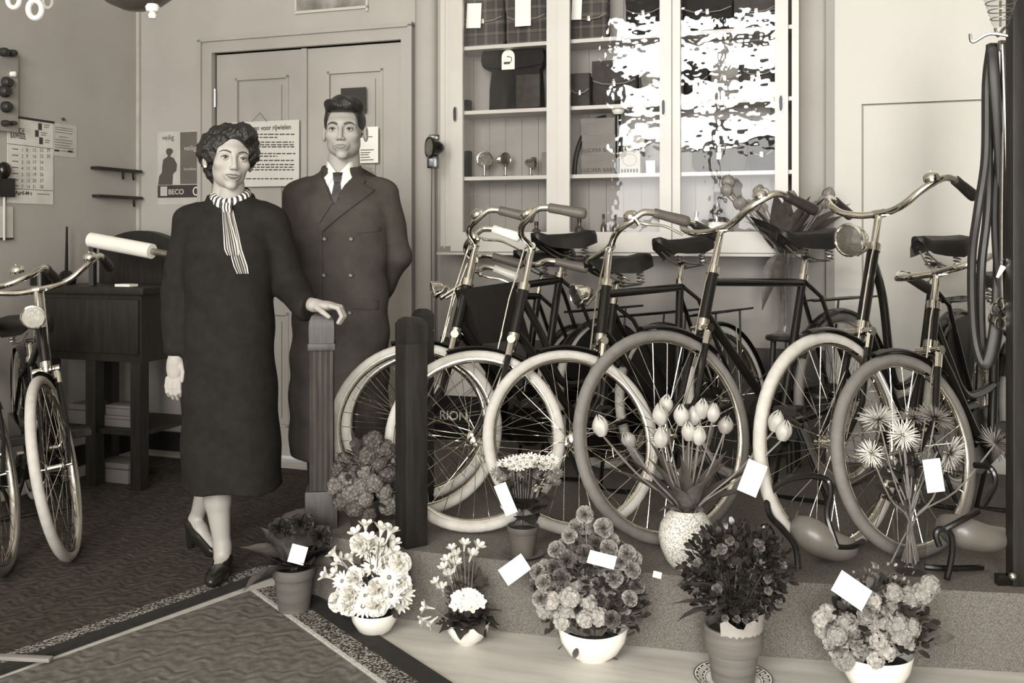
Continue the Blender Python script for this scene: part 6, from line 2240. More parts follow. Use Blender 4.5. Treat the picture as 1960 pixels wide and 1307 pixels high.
em.box(-0.022, 0.010, -0.020, -0.009, -0.001, 0.001)
em.ball((-0.002, 0.018, 0), 0.003, 8, 5)
em.build('emblem', M_INK, badge)
satchel(1094, 1132, 143, 1, M_BAG, 'small brown bag beside the stile on the second shelf')
satchel(1136, 1222, 118, 1, M_BAG, 'big brown leather bag in the middle of the second shelf', flap=0.5)
satchel(1230, 1264, 124, 1, M_BAG3, 'narrow tan bag at the edge of the middle pane, second shelf')
satchel(1310, 1358, 105, 1, M_BAG2, 'upright black bag at the left of the right pane, second shelf', tagged=True)
satchel(1362, 1416, 96, 1, M_BAG3, 'tan bag behind the bright reflection, second shelf')
satchel(1422, 1484, 82, 1, M_BAG, 'dark bag with white tag at the far right, second shelf', tagged=True)


def carton(px0, px1, py_top, py_bot, shelf, m, label, words=None, deep=0.08, yoff=0.0, z_on=None, dial=False):
    xa, xb = cab_x(px0), cab_x(px1)
    z0 = SHELF_Z[shelf] + 0.0062 if z_on is None else z_on
    h = cab_z(px0, py_top) - cab_z(px0, py_bot)
    w = xb - xa
    o = empty('carton', ROOM @ T((xa + xb) / 2, YC + yoff, z0), label, 'box', 'cartons in the cabinet')
    MB().box(-w / 2, w / 2, -deep / 2, deep / 2, 0, h * 0.985, bev=0.0015).build('box', m, o, angle=0.5)
    MB().box(-w / 2 - 0.0008, w / 2 + 0.0008, -deep / 2 - 0.0008, deep / 2 + 0.0008, h * 0.70, h * 0.99).build('lid', m, o, smooth=False)
    if words:
        text('lettering', words, w * 0.155, M_INK, o, T(0, -deep / 2 - 0.0015, h * 0.14) @ R(PI / 2, 'X'), 'CENTER')
    if dial:
        MB().box(-w * 0.44, w * 0.44, -deep / 2 - 0.0014, -deep / 2 - 0.0008, h * 0.3, h * 0.93).build('label_print', M_CARTON2, o, smooth=False)
        q = MB()
        q.tube([(0.33 * w * math.cos(2 * PI * k / 20), -deep / 2 - 0.002, h * 0.62 + 0.27 * h * math.sin(2 * PI * k / 20)) for k in range(20)], 0.0009, 4, closed=True)
        q.build('print_ring', M_INK, o)
        q = MB()
        for k in range(6):
            q.box(-w * 0.42 + k * w * 0.145, -w * 0.42 + k * w * 0.145 + w * 0.09, -deep / 2 - 0.0015, -deep / 2 - 0.0008, h * 0.06, h * 0.22)
        q.build('print_bars', M_INK, o, smooth=False)
    return o, z0 + h * 0.99


z1_ = SHELF_Z[2] + 0.0062
c1_, zz = carton(1116, 1183, 296, 334, 2, M_CARTON, 'lowest of the three brown lettered cartons', 'LUCIFER BABY')
c2_, zz = carton(1118, 1182, 258, 296, 2, M_CARTON, 'middle one of the three brown lettered cartons', 'LUCIFER BABY', z_on=zz)
c3_, zz = carton(1116, 1180, 226, 258, 2, M_CARTON, 'topmost of the three brown lettered cartons', None, z_on=zz)
d1_, zz = carton(1191, 1230, 291, 333, 2, M_CARTON2, 'lower of the two cartons printed with a ring', None, dial=True, yoff=-0.02)
d2_, zz = carton(1198, 1238, 248, 291, 2, M_CARTON2, 'upper of the two cartons printed with a ring', None, dial=True, z_on=zz, yoff=-0.02)
carton(1240, 1257, 308, 333, 2, M_PAPER, 'tiny white box standing by the ring-printed cartons', None, deep=0.03, yoff=-0.03)
carton(889, 900, 182, 207, 1, M_BAG2, 'small dark box at the left end of the second shelf', None, deep=0.05)
carton(889, 900, 282, 334, 2, M_BAG2, 'tall dark box beside the lamps at the left end', None, deep=0.05)
carton(1040, 1050, 288, 334, 2, M_CARTON, 'brown box half hidden by the stile beside the lamps', None, deep=0.05)
# loose rim leaning in the middle bay
rp = [(tx(1098 + 60 * (1 - math.cos(k * PI / 16)), 0.05), -0.035, tz(1098, 334 - 108 * math.sin(k * PI / 16), 0.05)) for k in range(0, 9)]
tag(MB(ROOM).tube(smooth_path(rp, 3), 0.012, 8).build('rubber_hose', M_GRIP_BLACK), 'bent black hose standing behind the brown cartons', 'hose')
# torch-like lamp
tp = empty('pole_lamp', ROOM @ T(cab_x(1187), YC - 0.045, SHELF_Z[2] + 0.0062), 'slim dark lamp with white glass head beside the ring-printed cartons', 'lamp')
hp_ = cab_z(1187, 226) - SHELF_Z[2]
MB().lathe([(0, 0), (0.013, 0), (0.013, hp_), (0.02, hp_ + 0.005), (0, hp_ + 0.006)], 14).build('pole', M_BLACK, tp)
MB().ball((0, 0, hp_ + 0.03), (0.032, 0.028, 0.030), 16, 10).build('glass_head', M_CHINA, tp, angle=3)
MB().lathe([(0.018, hp_ + 0.052), (0.014, hp_ + 0.07), (0.0, hp_ + 0.078)], 14).build('cap', M_BLACK, tp)


def loose_lamp(px, py, rad, direction, label):
    p = Vector((cab_x(px), YC - 0.02, cab_z(px, py)))
    o = empty('headlamp', ROOM @ T(*p), label, 'lamp', 'headlamps on the cabinet shelf')
    hl = headlamp(o, (0, 0, 0), direction, rad, Matrix.Identity(4), 'shell')
    b_ = MB()
    b_.lathe([(0, 0), (rad * 0.5, 0), (rad * 0.45, 0.006), (0.006, 0.010), (0.006, p.z - SHELF_Z[2] - rad * 0.8)], 12, M=T(0, 0, -(p.z - SHELF_Z[2] - 0.0065)))
    b_.build('foot', M_STEEL, o)
    return o


loose_lamp(930, 306, 0.040, (0.55, -0.8, -0.1), 'big chrome headlamp turned to the right on the third shelf')
loose_lamp(970, 306, 0.036, (0.9, -0.35, 0.0), 'second chrome headlamp pointing sideways on the third shelf')
loose_lamp(1018, 308, 0.032, (-0.3, -0.4, 0.85), 'small chrome headlamp facing up on the third shelf')
satchel(1326, 1432, 232, 2, M_BAG, 'large brown bag with white strap buckle behind the right pane, third shelf', tagged=True)
satchel(1436, 1482, 255, 2, M_BAG2, 'small black bag at the far right of the third shelf')


def bottle(px, py_top, w, m, label, cap=M_GRIP_BLACK, lab=True):
    z0 = SHELF_Z[3]
    h = cab_z(px, py_top) - z0
    r = w / 2
    o = empty('bottle', ROOM @ T(cab_x(px), YC - 0.03, z0), label, 'bottle', 'bottles on the bottom shelf')
    MB().lathe([(0, 0), (r, 0), (r, h * 0.55), (r * 0.8, h * 0.66), (r * 0.35, h * 0.74), (r * 0.35, h * 0.84)], 16).build('glass', m, o)
    MB().lathe([(r * 0.42, h * 0.84), (r * 0.42, h), (0, h)], 12).build('cap', cap, o)
    if lab:
        MB().lathe([(r * 1.01, h * 0.12), (r * 1.01, h * 0.45)], 16, caps=False).build('label', M_PAPER, o)
    return o


M_BOTTLE = mat('brown_glass', 0.06, 0.1, var=0.1, coat=0.5)
bottle(1112, 418, 0.05, M_BOTTLE, 'squat dark bottle with white label, leftmost on the bottom shelf')
bottle(1158, 410, 0.03, M_BOTTLE, 'slim bottle with pointed cap, first of the pair on the bottom shelf')
bottle(1180, 412, 0.03, M_BOTTLE, 'slim bottle with pointed cap, second of the pair on the bottom shelf')
bottle(1375, 368, 0.085, M_BOTTLE, 'large dark jar with white label behind the right pane')
bottle(1335, 405, 0.05, M_CHINA, 'white jar behind the right pane on the bottom shelf', M_STEEL, False)
bottle(1030, 424, 0.05, M_BOTTLE, 'low dark jar beside the first stile on the bottom shelf', M_GRIP_BLACK, False)

# ------------------------------------------------------------------ back wall: lamp, posters, papers
# carbide lamp on the pilaster with hanging cords
lp = P(829, 283, 4.72)
lo_ = empty('bicycle_lamp', T(*lp), 'black bicycle lamp hung on the pilaster beside the cabinet', 'lamp')
hl = headlamp(lo_, (-0.012, -0.02, 0), (-0.85, -0.5, 0.0), 0.050, Matrix.Identity(4), 'shell')
hl.data.materials[0] = M_BLACK
MB().box(-0.028, 0.028, -0.02, 0.035, -0.10, -0.035, bev=0.006).build('fuel_box', M_BLACK, lo_)
MB().box(-0.02, 0.03, 0.0, 0.03, 0.04, 0.065, bev=0.004).build('chimney', M_BLACK, lo_)
for dx in (-0.008, 0.008):
    MB().tube(smooth_path([(dx, 0.02, -0.10), (dx * 1.4, 0.03, -0.5), (dx * 0.8, 0.03, -1.0)], 5), 0.0026, 6).build('cord', M_GRIP_BLACK, lo_)


def wall_box(mb, px0, px1, py0, py1, off, d):
    xa, xb = tx(px0, off), tx(px1, off)
    mb.box(xa, xb, -off - d, -off, tz((px0 + px1) / 2, py1, off), tz((px0 + px1) / 2, py0, off))
    return mb


# shop poster
po = empty('poster', ROOM, 'printed safety poster with a standing figure, behind the woman', 'poster')
wall_box(MB(), 302, 394, 251, 391, 0.0005, 0.0012).build('sheet', mat('poster_paper', 0.42, 0.6), po, smooth=False)
wall_box(MB(), 345, 394, 252, 352, 0.0018, 0.0006).build('dark_panel', mat('poster_grey', 0.10, 0.6), po, smooth=False)
wall_box(MB(), 302, 394, 354, 378, 0.0018, 0.0006).build('title_band', mat('poster_black', 0.03, 0.6), po, smooth=False)
fig = [(-0.02, 0.0), (0.09, 0.0), (0.095, 0.10), (0.12, 0.13), (0.125, 0.19), (0.10, 0.25), (0.075, 0.265), (0.078, 0.285), (0.092, 0.30), (0.094, 0.325), (0.075, 0.345), (0.05, 0.342), (0.04, 0.32), (0.045, 0.29), (0.055, 0.28), (0.05, 0.262), (0.02, 0.24), (0.012, 0.18), (0.01, 0.12), (-0.012, 0.08)]
fx, fz = tx(308), tz(308, 354)
MB().prism([(fx + x * 0.92, fz + z * 0.62) for x, z in fig], 0.0018, 0.0026, M=Mxz).build('printed_figure', mat('poster_figure', 0.06, 0.6), po, smooth=False)


def wall_text(name, body, px, py, size, m, parent, off=0.003, align='LEFT', sx=1.0, bold=0.0):
    return text(name, body, size, m, parent, T(tx(px, off), -off, tz(px, py, off)) @ R(PI / 2, 'X'), align, sx=sx, bold=bold, extrude=0.0003)


wall_text('lettering', 'veilig', 310, 268, 0.042, M_INK, po)
wall_text('lettering', 'veilig', 352, 288, 0.042, mat('poster_paper', 0.42), po)
wall_text('lettering', 'BECO', 322, 372, 0.042, mat('poster_paper', 0.42), po, bold=0.001)
wall_text('lettering', 'bromfiets', 352, 326, 0.022, mat('poster_paper', 0.42), po)
wall_box(MB(), 307, 320, 357, 375, 0.0024, 0.0006).build('crest', mat('poster_paper', 0.42), po, smooth=False)
rg_ = MB()
ccx, ccz = tx(375, .003), tz(375, 366, .003)
rg_.tube([(ccx + 0.018 * math.cos(2 * PI * k / 20), -0.003, ccz + 0.022 * math.sin(2 * PI * k / 20)) for k in range(20)], 0.0035, 5, closed=True)
rg_.build('round_logo', M_PAPER, po)
# rules sheet on the left door leaf
M_SHEET = mat('notice_paper', 0.55, 0.7, var=0.03)
DO = -0.015
sg1 = empty('notice_board', ROOM, 'printed notice hanging by a string on the left door leaf', 'notice')
OFFD = 0.008


def door_box(mb, px0, px1, py0, py1, off, d):
    return wall_box(mb, px0, px1, py0, py1, off, d)


door_box(MB(), 437, 573, 232, 357, OFFD, 0.003).build('sheet', M_SHEET, sg1, smooth=False)
wall_text('lettering', 'bepalingen voor rijwielen', 557, 247, 0.040, M_INK, sg1, OFFD + 0.004, 'RIGHT', 0.86, 0.0006)
g = random.Random(3)
tl_ = MB()
for py in (257, 263, 272, 277, 281, 294, 299, 307, 315, 320, 325, 342):
    px = 443 + g.uniform(0, 4)
    end = 566 - (35 if py in (263, 299) else g.uniform(0, 4))
    while px < end:
        wd = g.uniform(4, 11)
        door_box(tl_, px, min(px + wd, end), py - 1.1, py + 1.1, OFFD + 0.003, 0.0006)
        px += wd + 2
tl_.build('printed_lines', M_INK, sg1, smooth=False)
MB(None).tube([(tx(482, .012), -0.012, tz(482, 233, .012)), (tx(497, .014), -0.014, tz(497, 216, .014)), (tx(511, .012), -0.012, tz(511, 233, .012))], 0.0013, 5).build('string', M_INK, sg1)
MB().ball((tx(497, .014), -0.012, tz(497, 216, .014)), 0.004, 8, 5).build('nail', M_STEEL, sg1)
# paper and dark card on the right leaf
pp = empty('notice_sheet', ROOM, 'white typed sheet pinned to the right door leaf beside the man', 'notice')
door_box(MB(), 683, 724, 243, 312, OFFD, 0.0015).build('sheet', M_PAPER, pp, smooth=False)
tl_ = MB()
for py in (262, 287, 292, 296, 301, 306):
    door_box(tl_, 690, 704 + g.uniform(0, 14), py - 0.8, py + 0.8, OFFD + 0.0015, 0.0005)
tl_.build('printed_lines', M_INK, pp, smooth=False)
dc = door_box(MB(ROOM), 653, 701, 168, 217, OFFD, 0.004).build('dark_card', mat('dark_cardboard', 0.02, 0.6), None, smooth=False)
tag(dc, 'square black card on the right door leaf above the man\'s head', 'card')
# picture near the top
pc_ = empty('framed_picture', ROOM, 'small landscape picture high above the double door', 'picture')
mb = MB()
for a_ in ((566, 706, 17, 22), (566, 570, -60, 22), (702, 706, -60, 22), (566, 706, -60, -55)):
    wall_box(mb, a_[0], a_[1], a_[2], a_[3], 0.001, 0.014)
mb.build('frame', M_CABINET, pc_, smooth=False)
wall_box(MB(), 568, 704, -58, 20, 0.001, 0.006).build('print', mat('landscape_print', 0.2, 0.6, var=0.55, scale=9), pc_, smooth=False)

# ------------------------------------------------------------------ left wall
cal = empty('wall_calendar', LEFT, 'tear-off month calendar on the left wall with dates in columns', 'calendar')


def lbox(mb, px0, px1, py0, py1, off, d):
    mb.box(-lx(px0, off), -lx(px1, off), -off - d, -off, lz((px0 + px1) / 2, py1, off), lz((px0 + px1) / 2, py0, off))
    return mb


def ltext(body, px, py, size, parent, off=0.004, sx=1.0, bold=0.0, m=None):
    return text('lettering', body, size, m or M_INK, parent, T(-lx(px, off), -off, lz(px, py, off)) @ R(PI / 2, 'X'), 'LEFT', sx=sx, bold=bold, extrude=0.0003)


lbox(MB(), 14, 101, 229, 390, 0.001, 0.003).build('sheet', mat('calendar_paper', 0.60, 0.6), cal, smooth=False)
lbox(MB(), 12, 102, 226, 230, 0.001, 0.008).build('binding', M_DARKWOOD, cal, smooth=False)
ltext('ELECTRISCHE', 20, 253, 0.040, cal, bold=0.0008, sx=0.36)
ltext('BLAUWHOEDEL', 20, 263, 0.040, cal, bold=0.0012, sx=0.33)
mb = MB()
lbox(mb, 14, 101, 279.2, 280.2, 0.004, 0.0006)
lbox(mb, 14, 101, 362.2, 363.2, 0.004, 0.0006)
for (a_, b_, c_, d_) in ((73, 80, 236, 249), (67, 74, 249, 262), (75, 82, 263, 276)):
    lbox(mb, a_, b_, c_, d_, 0.004, 0.0006)
for r_ in range(7):
    lbox(mb, 23, 35, 284.5 + r_ * 11.7, 286 + r_ * 11.7, 0.004, 0.0006)
for (a_, b_, c_) in ((84, 95, 239), (84, 93, 243), (78, 90, 254), (78, 88, 258), (86, 96, 268), (86, 94, 272), (71, 95, 371)):
    lbox(mb, a_, b_, c_, c_ + 1.2, 0.004, 0.0006)
mb.build('printed_lines', M_INK, cal, smooth=False)
for ci, px in enumerate((41, 50, 62, 76, 89)):
    for r_ in range(7):
        n_ = ci * 7 + r_ + 1
        if n_ <= 30:
            ltext(str(n_), px, 290 + r_ * 11.7, 0.025, cal)
ltext('April-Mei', 29, 372, 0.028, cal, bold=0.0008)
no = empty('notice_sheet', LEFT, 'small printed sheet on the left wall beside the calendar', 'notice')
lbox(MB(), 102, 147, 238, 300, 0.001, 0.002).build('sheet', mat('notice_paper_grey', 0.44, 0.7), no, smooth=False)
mb = MB()
for k, py in enumerate((245, 249, 254, 262, 268, 273, 278, 283, 289)):
    lbox(mb, 105 + (8 if k == 3 else 0), 142 - (12 if k == 3 else g.uniform(0, 8)), py, py + 0.9, 0.003, 0.0005)
lbox(mb, 104, 113, 286, 290, 0.003, 0.0005)
lbox(mb, 130, 139, 288, 292, 0.003, 0.0005)
mb.build('printed_lines', M_INK, no, smooth=False)
MB().ball((-lx(121, .008), -0.008, lz(121, 228, .008)), 0.009, 8, 6).build('pin', M_INK, no)
for k, (py, pw) in enumerate(((325, (181, 270)), (377, (184, 271)))):
    sh = empty('wall_rail', LEFT, ('upper' if k == 0 else 'lower') + ' of two thin dark wooden rails on the left wall', 'rail', 'wooden rails on the left wall')
    xa, xb = -lx(pw[0], 0.03), -lx(pw[1] - 4, 0.03)
    zc = lz(225, py, 0.03)
    MB().box(xa, xb, -0.055, -0.001, zc - 0.008, zc + 0.008, bev=0.002).build('board', M_DARKWOOD, sh, angle=0.5)
    for t in ((0.62, 0.86) if k == 0 else (0.86,)):
        x_ = xa + (xb - xa) * t
        MB().tube([(x_, -0.03, zc - 0.006), (x_, -0.03, zc - 0.03), (x_ - 0.008, -0.04, zc - 0.05)], 0.006, 6).build('hook', M_BLACK, sh)
# fuse board and bell box at the picture's left edge
fb = empty('fuse_board', LEFT, 'pale wooden fuse board with dark round fuses at the left edge', 'fuse board')
lbox(MB(), -40, 26, 95, 250, 0.001, 0.03).build('board', mat('pale_board', 0.26, 0.6), fb, smooth=False)
for (px, py, r_) in ((4, 100, 0.022), (20, 102, 0.018), (10, 158, 0.028), (6, 175, 0.03), (9, 205, 0.028), (6, 236, 0.016), (20, 236, 0.012)):
    MB().lathe([(r_, 0), (r_, 0.02), (r_ * 0.7, 0.035), (0, 0.038)], 14, M=T(-lx(px, .03), -0.031, lz(px, py, .03)) @ R(PI / 2, 'X')).build('fuse', M_GRIP_BLACK, fb)
MB().lathe([(0.014, 0), (0.014, 0.02), (0, 0.026)], 12, M=T(-lx(22, .03), -0.031, lz(22, 142, .03)) @ R(PI / 2, 'X')).build('porcelain_knob', M_CHINA, fb)
bb_ = empty('wall_telephone', LEFT, 'black wall box with a round top below the fuse board', 'telephone')
lbox(MB(), -6, 20, 341, 377, 0.002, 0.03).build('case', M_BLACK, bb_, smooth=False)
MB().ball((-lx(8, .03), -0.03, lz(8, 326, .03)), (0.036, 0.03, 0.042), 14, 10).build('dome', M_BLACK, bb_)
MB().tube([(-lx(8, .02), -0.02, lz(8, 377, .02)), (-lx(8, .02), -0.02, lz(8, 460, .02))], 0.006, 6).build('conduit', M_CABINET, bb_)
ch = empty('wall_chart', LEFT, 'narrow pale strip board on the left wall below the black box', 'board')
lbox(MB(), -12, 22, 395, 457, 0.001, 0.01).build('board', mat('pale_card', 0.5, 0.6), ch, smooth=False)
lbox(MB(), -12, 22, 455, 458, 0.001, 0.014).build('bottom_rail', M_DARKWOOD, ch, smooth=False)
# porcelain rings high on the left
for k, (px, py, r_) in enumerate(((26, 0, 0.026), (67, 18, 0.03), (92, 4, 0.02))):
    d_ = 4.3
    p = P(px, py, d_)
    mb = MB()
    mb.tube([(r_ * math.cos(2 * PI * t / 20), 0, r_ * 1.3 * math.sin(2 * PI * t / 20)) for t in range(20)], r_ * 0.42, 8, closed=True)
    ho = empty('hanging_ring', T(*p), ('leftmost', 'largest, oval', 'smallest, faint')[k] + ' porcelain ring hanging at the upper left', 'ring', 'porcelain rings on the wire')
    mb.build('ring', M_CHINA if k < 2 else M_WALL, ho)
    MB().tube([(0, 0, r_ * 1.3), (0, 0, ROOM_HEIGHT - p.z)], 0.0015, 5).build('wire', M_INK, ho)
# pendant lamp
lpz = P(258, 20, 4.0)
pend = empty('pendant_lamp', T(lpz.x, lpz.y, lpz.z), 'dark bowl-shaped pendant lamp cut by the top edge', 'lamp')
MB().lathe([(0, 0.0), (0.05, 0.005), (0.11, 0.03), (0.17, 0.08), (0.21, 0.15), (0.225, 0.19), (0.22, 0.192), (0.2, 0.15), (0.1, 0.04), (0, 0.012)], 32).build('bowl', mat('smoked_glass', 0.075, 0.35, var=0.2), pend)
for k in range(3):
    a = k * 2.094
    MB().tube([(0.222 * math.cos(a), 0.222 * math.sin(a), 0.19), (0, 0, 0.75)], 0.003, 6).build('chain', M_STEEL, pend)
MB().tube([(0, 0, 0.75), (0, 0, ROOM_HEIGHT - lpz.z)], 0.008, 8).build('rod', M_STEEL, pend)
pu = empty('pull_knob', T(*P(292, 22, 3.55)), 'white porcelain pull hanging beside the pendant lamp', 'pull')
MB().lathe([(0, -0.028), (0.012, -0.026), (0.016, -0.012), (0.010, -0.004), (0.022, 0.0), (0.026, 0.016), (0.02, 0.026), (0, 0.028)], 16).build('knob', M_CHINA, pu)
MB().tube([(0, 0, 0.028), (0, 0, 1.6)], 0.0015, 5).build('cord', M_INK, pu)

# ------------------------------------------------------------------ the desk with arched back
DSK = Matrix.Translation((-2.005, 5.00, 0.013)) @ R(WALL_ROT, 'Z')
dk = empty('standing_desk', DSK, 'dark wooden standing desk with an arched back against the corner', 'desk')
HT = 0.985
W_ = 0.33
MB().box(-W_, W_, -0.26, 0.26, HT - 0.035, HT, bev=0.006).build('top', M_DARKWOOD, dk, angle=0.5)
MB().box(-W_ + 0.03, W_ - 0.03, -0.23, 0.23, 0.62, HT - 0.035).build('case', M_DARKWOOD, dk, smooth=False)
MB().box(-W_ + 0.045, W_ - 0.045, -0.242, -0.23, 0.66, HT - 0.06, bev=0.004).build('front_panel', M_DARKWOOD, dk, angle=0.5)
for sx_ in (-1, 1):
    for sy_ in (-0.21, 0.21):
        MB().box(sx_ * (W_ - 0.06) - 0.03, sx_ * (W_ - 0.06) + 0.03, sy_ - 0.03, sy_ + 0.03, 0, 0.62).build('leg', M_DARKWOOD, dk, smooth=False)
MB().box(-0.03, 0.03, -0.24, -0.18, 0, 0.62).build('leg', M_DARKWOOD, dk, smooth=False)
MB().box(-W_ + 0.04, W_ - 0.04, -0.22, 0.22, 0.26, 0.285).build('shelf', M_DARKWOOD, dk, smooth=False)
arch = [(-0.33, HT)] + [(-0.33 + 0.58 * k / 14, 1.20 + 0.085 * math.sin(PI * k / 14) - 0.04 * k / 14) for k in range(15)] + [(0.25, HT)]
MB().prism(arch, -0.25, -0.19, M=Mxz).build('arched_back', M_DARKWOOD, dk, smooth=False)


def stowed(name, label, cat, x, y, z, sx, sy, sz, m, rz=0.0, group=None):
    o = empty(name, DSK @ T(x, y, z) @ R(rz, 'Z'), label, cat, group)
    MB().box(-sx / 2, sx / 2, -sy / 2, sy / 2, 0, sz, bev=0.003).build('box', m, o, angle=0.5)
    MB().box(-sx / 2 - 0.001, sx / 2 + 0.001, -sy / 2 - 0.001, sy / 2 + 0.001, sz * 0.68, sz * 0.74).build('lid_edge', M_INK, o, smooth=False)
    return o


M_DIMBOX = mat('dim_carton', 0.12, 0.8, var=0.15)
stowed('carton', 'carton on the desk shelf, lower one by the middle leg', 'box', 0.10, -0.1, 0.286, 0.16, 0.14, 0.055, M_DIMBOX, group='cartons under the desk')
stowed('carton', 'carton on the desk shelf, stacked on the lower one', 'box', 0.10, -0.1, 0.342, 0.15, 0.13, 0.05, M_DIMBOX, group='cartons under the desk')
stowed('carton', 'carton at the left end of the desk shelf', 'box', -0.14, -0.1, 0.286, 0.12, 0.14, 0.10, M_DIMBOX, group='cartons under the desk')
stowed('carton', 'low pale carton on the floor under the desk', 'box', 0.05, -0.08, 0.0, 0.20, 0.14, 0.10, M_DIMBOX, group='cartons under the desk')
# wrapping paper roll on its holder
ra, rb = P(174, 459, 4.92), P(291, 481, 4.80)
ax_ = (rb - ra)
ro = empty('paper_roll', T(*ra), 'thick white roll of wrapping paper lying over the desk', 'paper roll')
MB().tube([(0, 0, 0), tuple(ax_)], 0.038, 20).build('roll', M_PAPER, ro)
MB().tube([tuple(ax_ * -0.03), tuple(ax_ * 1.45)], 0.017, 12).build('spindle', M_STEEL, ro)
for t_ in (0.03, 1.38):
    p_ = ax_ * t_
    MB().box(p_.x - 0.012, p_.x + 0.012, p_.y - 0.02, p_.y + 0.02, HT + 0.0135 - ra.z, p_.z - 0.012).build('bracket', M_DARKWOOD, ro, smooth=False)
nt_ = MB().box(-0.045, 0.045, -0.03, 0.03, 0, 0.012).build('note_block', M_PAPER, None, smooth=False, Mw=DSK @ T(0.14, -0.15, HT))
tag(nt_, 'small white note block on the desk top', 'note block')
# small things on the left end of the desk
vi = empty('bench_vice', DSK @ T(-0.30, -0.08, HT), 'dark tool with a handle standing on the left end of the desk', 'tool')
MB().lathe([(0, 0), (0.045, 0), (0.05, 0.03), (0.03, 0.06), (0.02, 0.07), (0, 0.075)], 14).build('foot', M_BLACK, vi)
MB().tube([(0, 0, 0.06), (0.004, 0, 0.30)], [0.009, 0.005], 8).build('handle', M_BLACK, vi)
rg_ = empty('round_tin', DSK @ T(-0.35, -0.2, HT), 'dark round tin beside the left bicycle handlebar', 'tin')
MB().lathe([(0, 0), (0.05, 0), (0.05, 0.05), (0.052, 0.05), (0.052, 0.07), (0, 0.072)], 18).build('body', M_BLACK, rg_)

# ------------------------------------------------------------------ right: stand with hanging tubes, child seats
st_ = empty('display_stand', T(1.478, 2.83, PH), 'tall dark stand with hooks at the right edge, hung with tubes and straps', 'stand')
MB().box(-0.022, 0.022, -0.022, 0.022, 0.0, 1.78, bev=0.003).build('post', M_DARKWOOD, st_, angle=0.5)
MB().box(-0.06, 0.06, -0.012, 0.012, -0.0, 0.03).build('foot', M_BLACK, st_, smooth=False)
MB().ball((-0.028, -0.03, 0.035), 0.012, 10, 8).build('bolt', M_CHROME, st_)
for k, (x_, y_, z_) in enumerate(((-0.10, 0.06, 1.60), (-0.02, 0.07, 1.62), (0.05, 0.05, 1.61))):
    MB().tube(smooth_path([(0, 0, z_ - 0.0), (x_ * 0.6, y_ * 0.6, z_ + 0.02), (x_, y_, z_), (x_ - 0.008, y_ - 0.0, z_ + 0.025)], 4), 0.005, 6).build('hook', M_STEEL, st_)


def hang_loop(pxs, d, label, flat=0.35, r=0.011, m=M_GRIP_BLACK):
    """rubber tube or strap hanging in a long loop"""
    pts = [P(px, py, d + 0.02 * math.sin(i * 1.7)) for i, (px, py) in enumerate(pxs)]
    o = empty('inner_tube', T(*pts[0]), label, 'inner tube', 'rubber tubes hung on the stand')
    mb = MB()
    mb.tube([p - pts[0] for p in smooth_path(pts, 6)], r, 8, flat=flat)
    mb.build('loop', m, o)
    MB().box(-0.012, 0.012, -0.008, 0.008, -0.02, 0.012, bev=0.003).build('knot', m, o)
    return o


hang_loop([(1896, 92), (1888, 160), (1886, 300), (1872, 400), (1860, 500), (1864, 640), (1885, 700), (1905, 620), (1912, 480), (1915, 330), (1903, 160), (1900, 92)], 2.95, 'black rubber tube hanging furthest left on the stand', 0.8, 0.016)
hang_loop([(1900, 90), (1893, 250), (1890, 400), (1878, 520), (1880, 660), (1898, 690), (1914, 600), (1905, 420), (1912, 250), (1902, 92)], 2.97, 'black rubber tube spreading behind the leftmost one on the stand', 0.8, 0.016)
hang_loop([(1919, 85), (1918, 250), (1916, 450), (1918, 580), (1930, 590), (1932, 450), (1928, 250), (1922, 85)], 2.92, 'thin strap loop with a metal hook in the middle of the stand', 0.5, 0.009, M_STEEL)
for k, px in enumerate((1938, 1950, 1960)):
    hang_loop([(px, 82), (px - 3, 300), (px - 4, 560), (px + 4, 600), (px + 8, 560), (px + 7, 300), (px + 4, 82)], 2.91 + 0.03 * k, ('first', 'second', 'outermost')[k] + ' of the wide black tubes at the right picture edge', 1.3, 0.018)
for k, (px, py, rz_) in enumerate(((1924, 503, 0.5), (1948, 604, -0.6))):
    o = empty('snap_hook', T(*P(px, py, 2.86)) @ R(rz_, 'Y'), ('upper', 'lower')[k] + ' bright metal snap hook on the stand', 'hook', 'snap hooks')
    MB().tube([(0.012 * math.cos(2 * PI * t / 14), 0, 0.012 * math.sin(2 * PI * t / 14)) for t in range(14)], 0.0025, 6, closed=True).build('ring', M_CHROME, o)
    MB().tube([(0, 0, -0.012), (0, 0, -0.05)], [0.009, 0.004], 8).build('tongue', M_PAPER, o)
cb2 = empty('clamp_bundle', T(*P(1920, 600, 2.90)), 'cluster of small chromed clamps hanging under the straps', 'clamps')
for k in range(7):
    a = k * 0.9
    MB().tube([(0.03 * math.cos(a) + 0.014 * math.cos(2 * PI * t / 12), 0.01 * math.sin(a * 2), 0.03 * math.sin(a) + 0.018 * math.sin(2 * PI * t / 12)) for t in range(12)], 0.0035, 6, closed=True).build('clamp', M_CHROME, cb2)
# ribbed glass shade in the top right corner
gs = empty('glass_lampshade', T(*P(1915, 44, 2.75)), 'ribbed clear glass lampshade at the top right', 'lampshade')
mb = MB()
prof = []
for k in range(9):
    t = k / 8
    prof.append((0.018 + 0.026 * t + (0.003 if k % 2 else 0), 0.09 * t - 0.01))
mb.lathe(prof, 26, caps=False)
mb.build('shade', M_CLEAR, gs)
for k in (2, 4, 6, 8):
    MB().tube([((0.020 + 0.026 * k / 8) * math.cos(2 * PI * t / 24), (0.020 + 0.026 * k / 8) * math.sin(2 * PI * t / 24), 0.09 * k / 8 - 0.01) for t in range(24)], 0.0018, 5, closed=True).build('rib', M_STEEL, gs)
MB().tube([(0, 0, -0.01), (0, 0, 1.9)], 0.004, 6).build('rod', M_STEEL, gs)


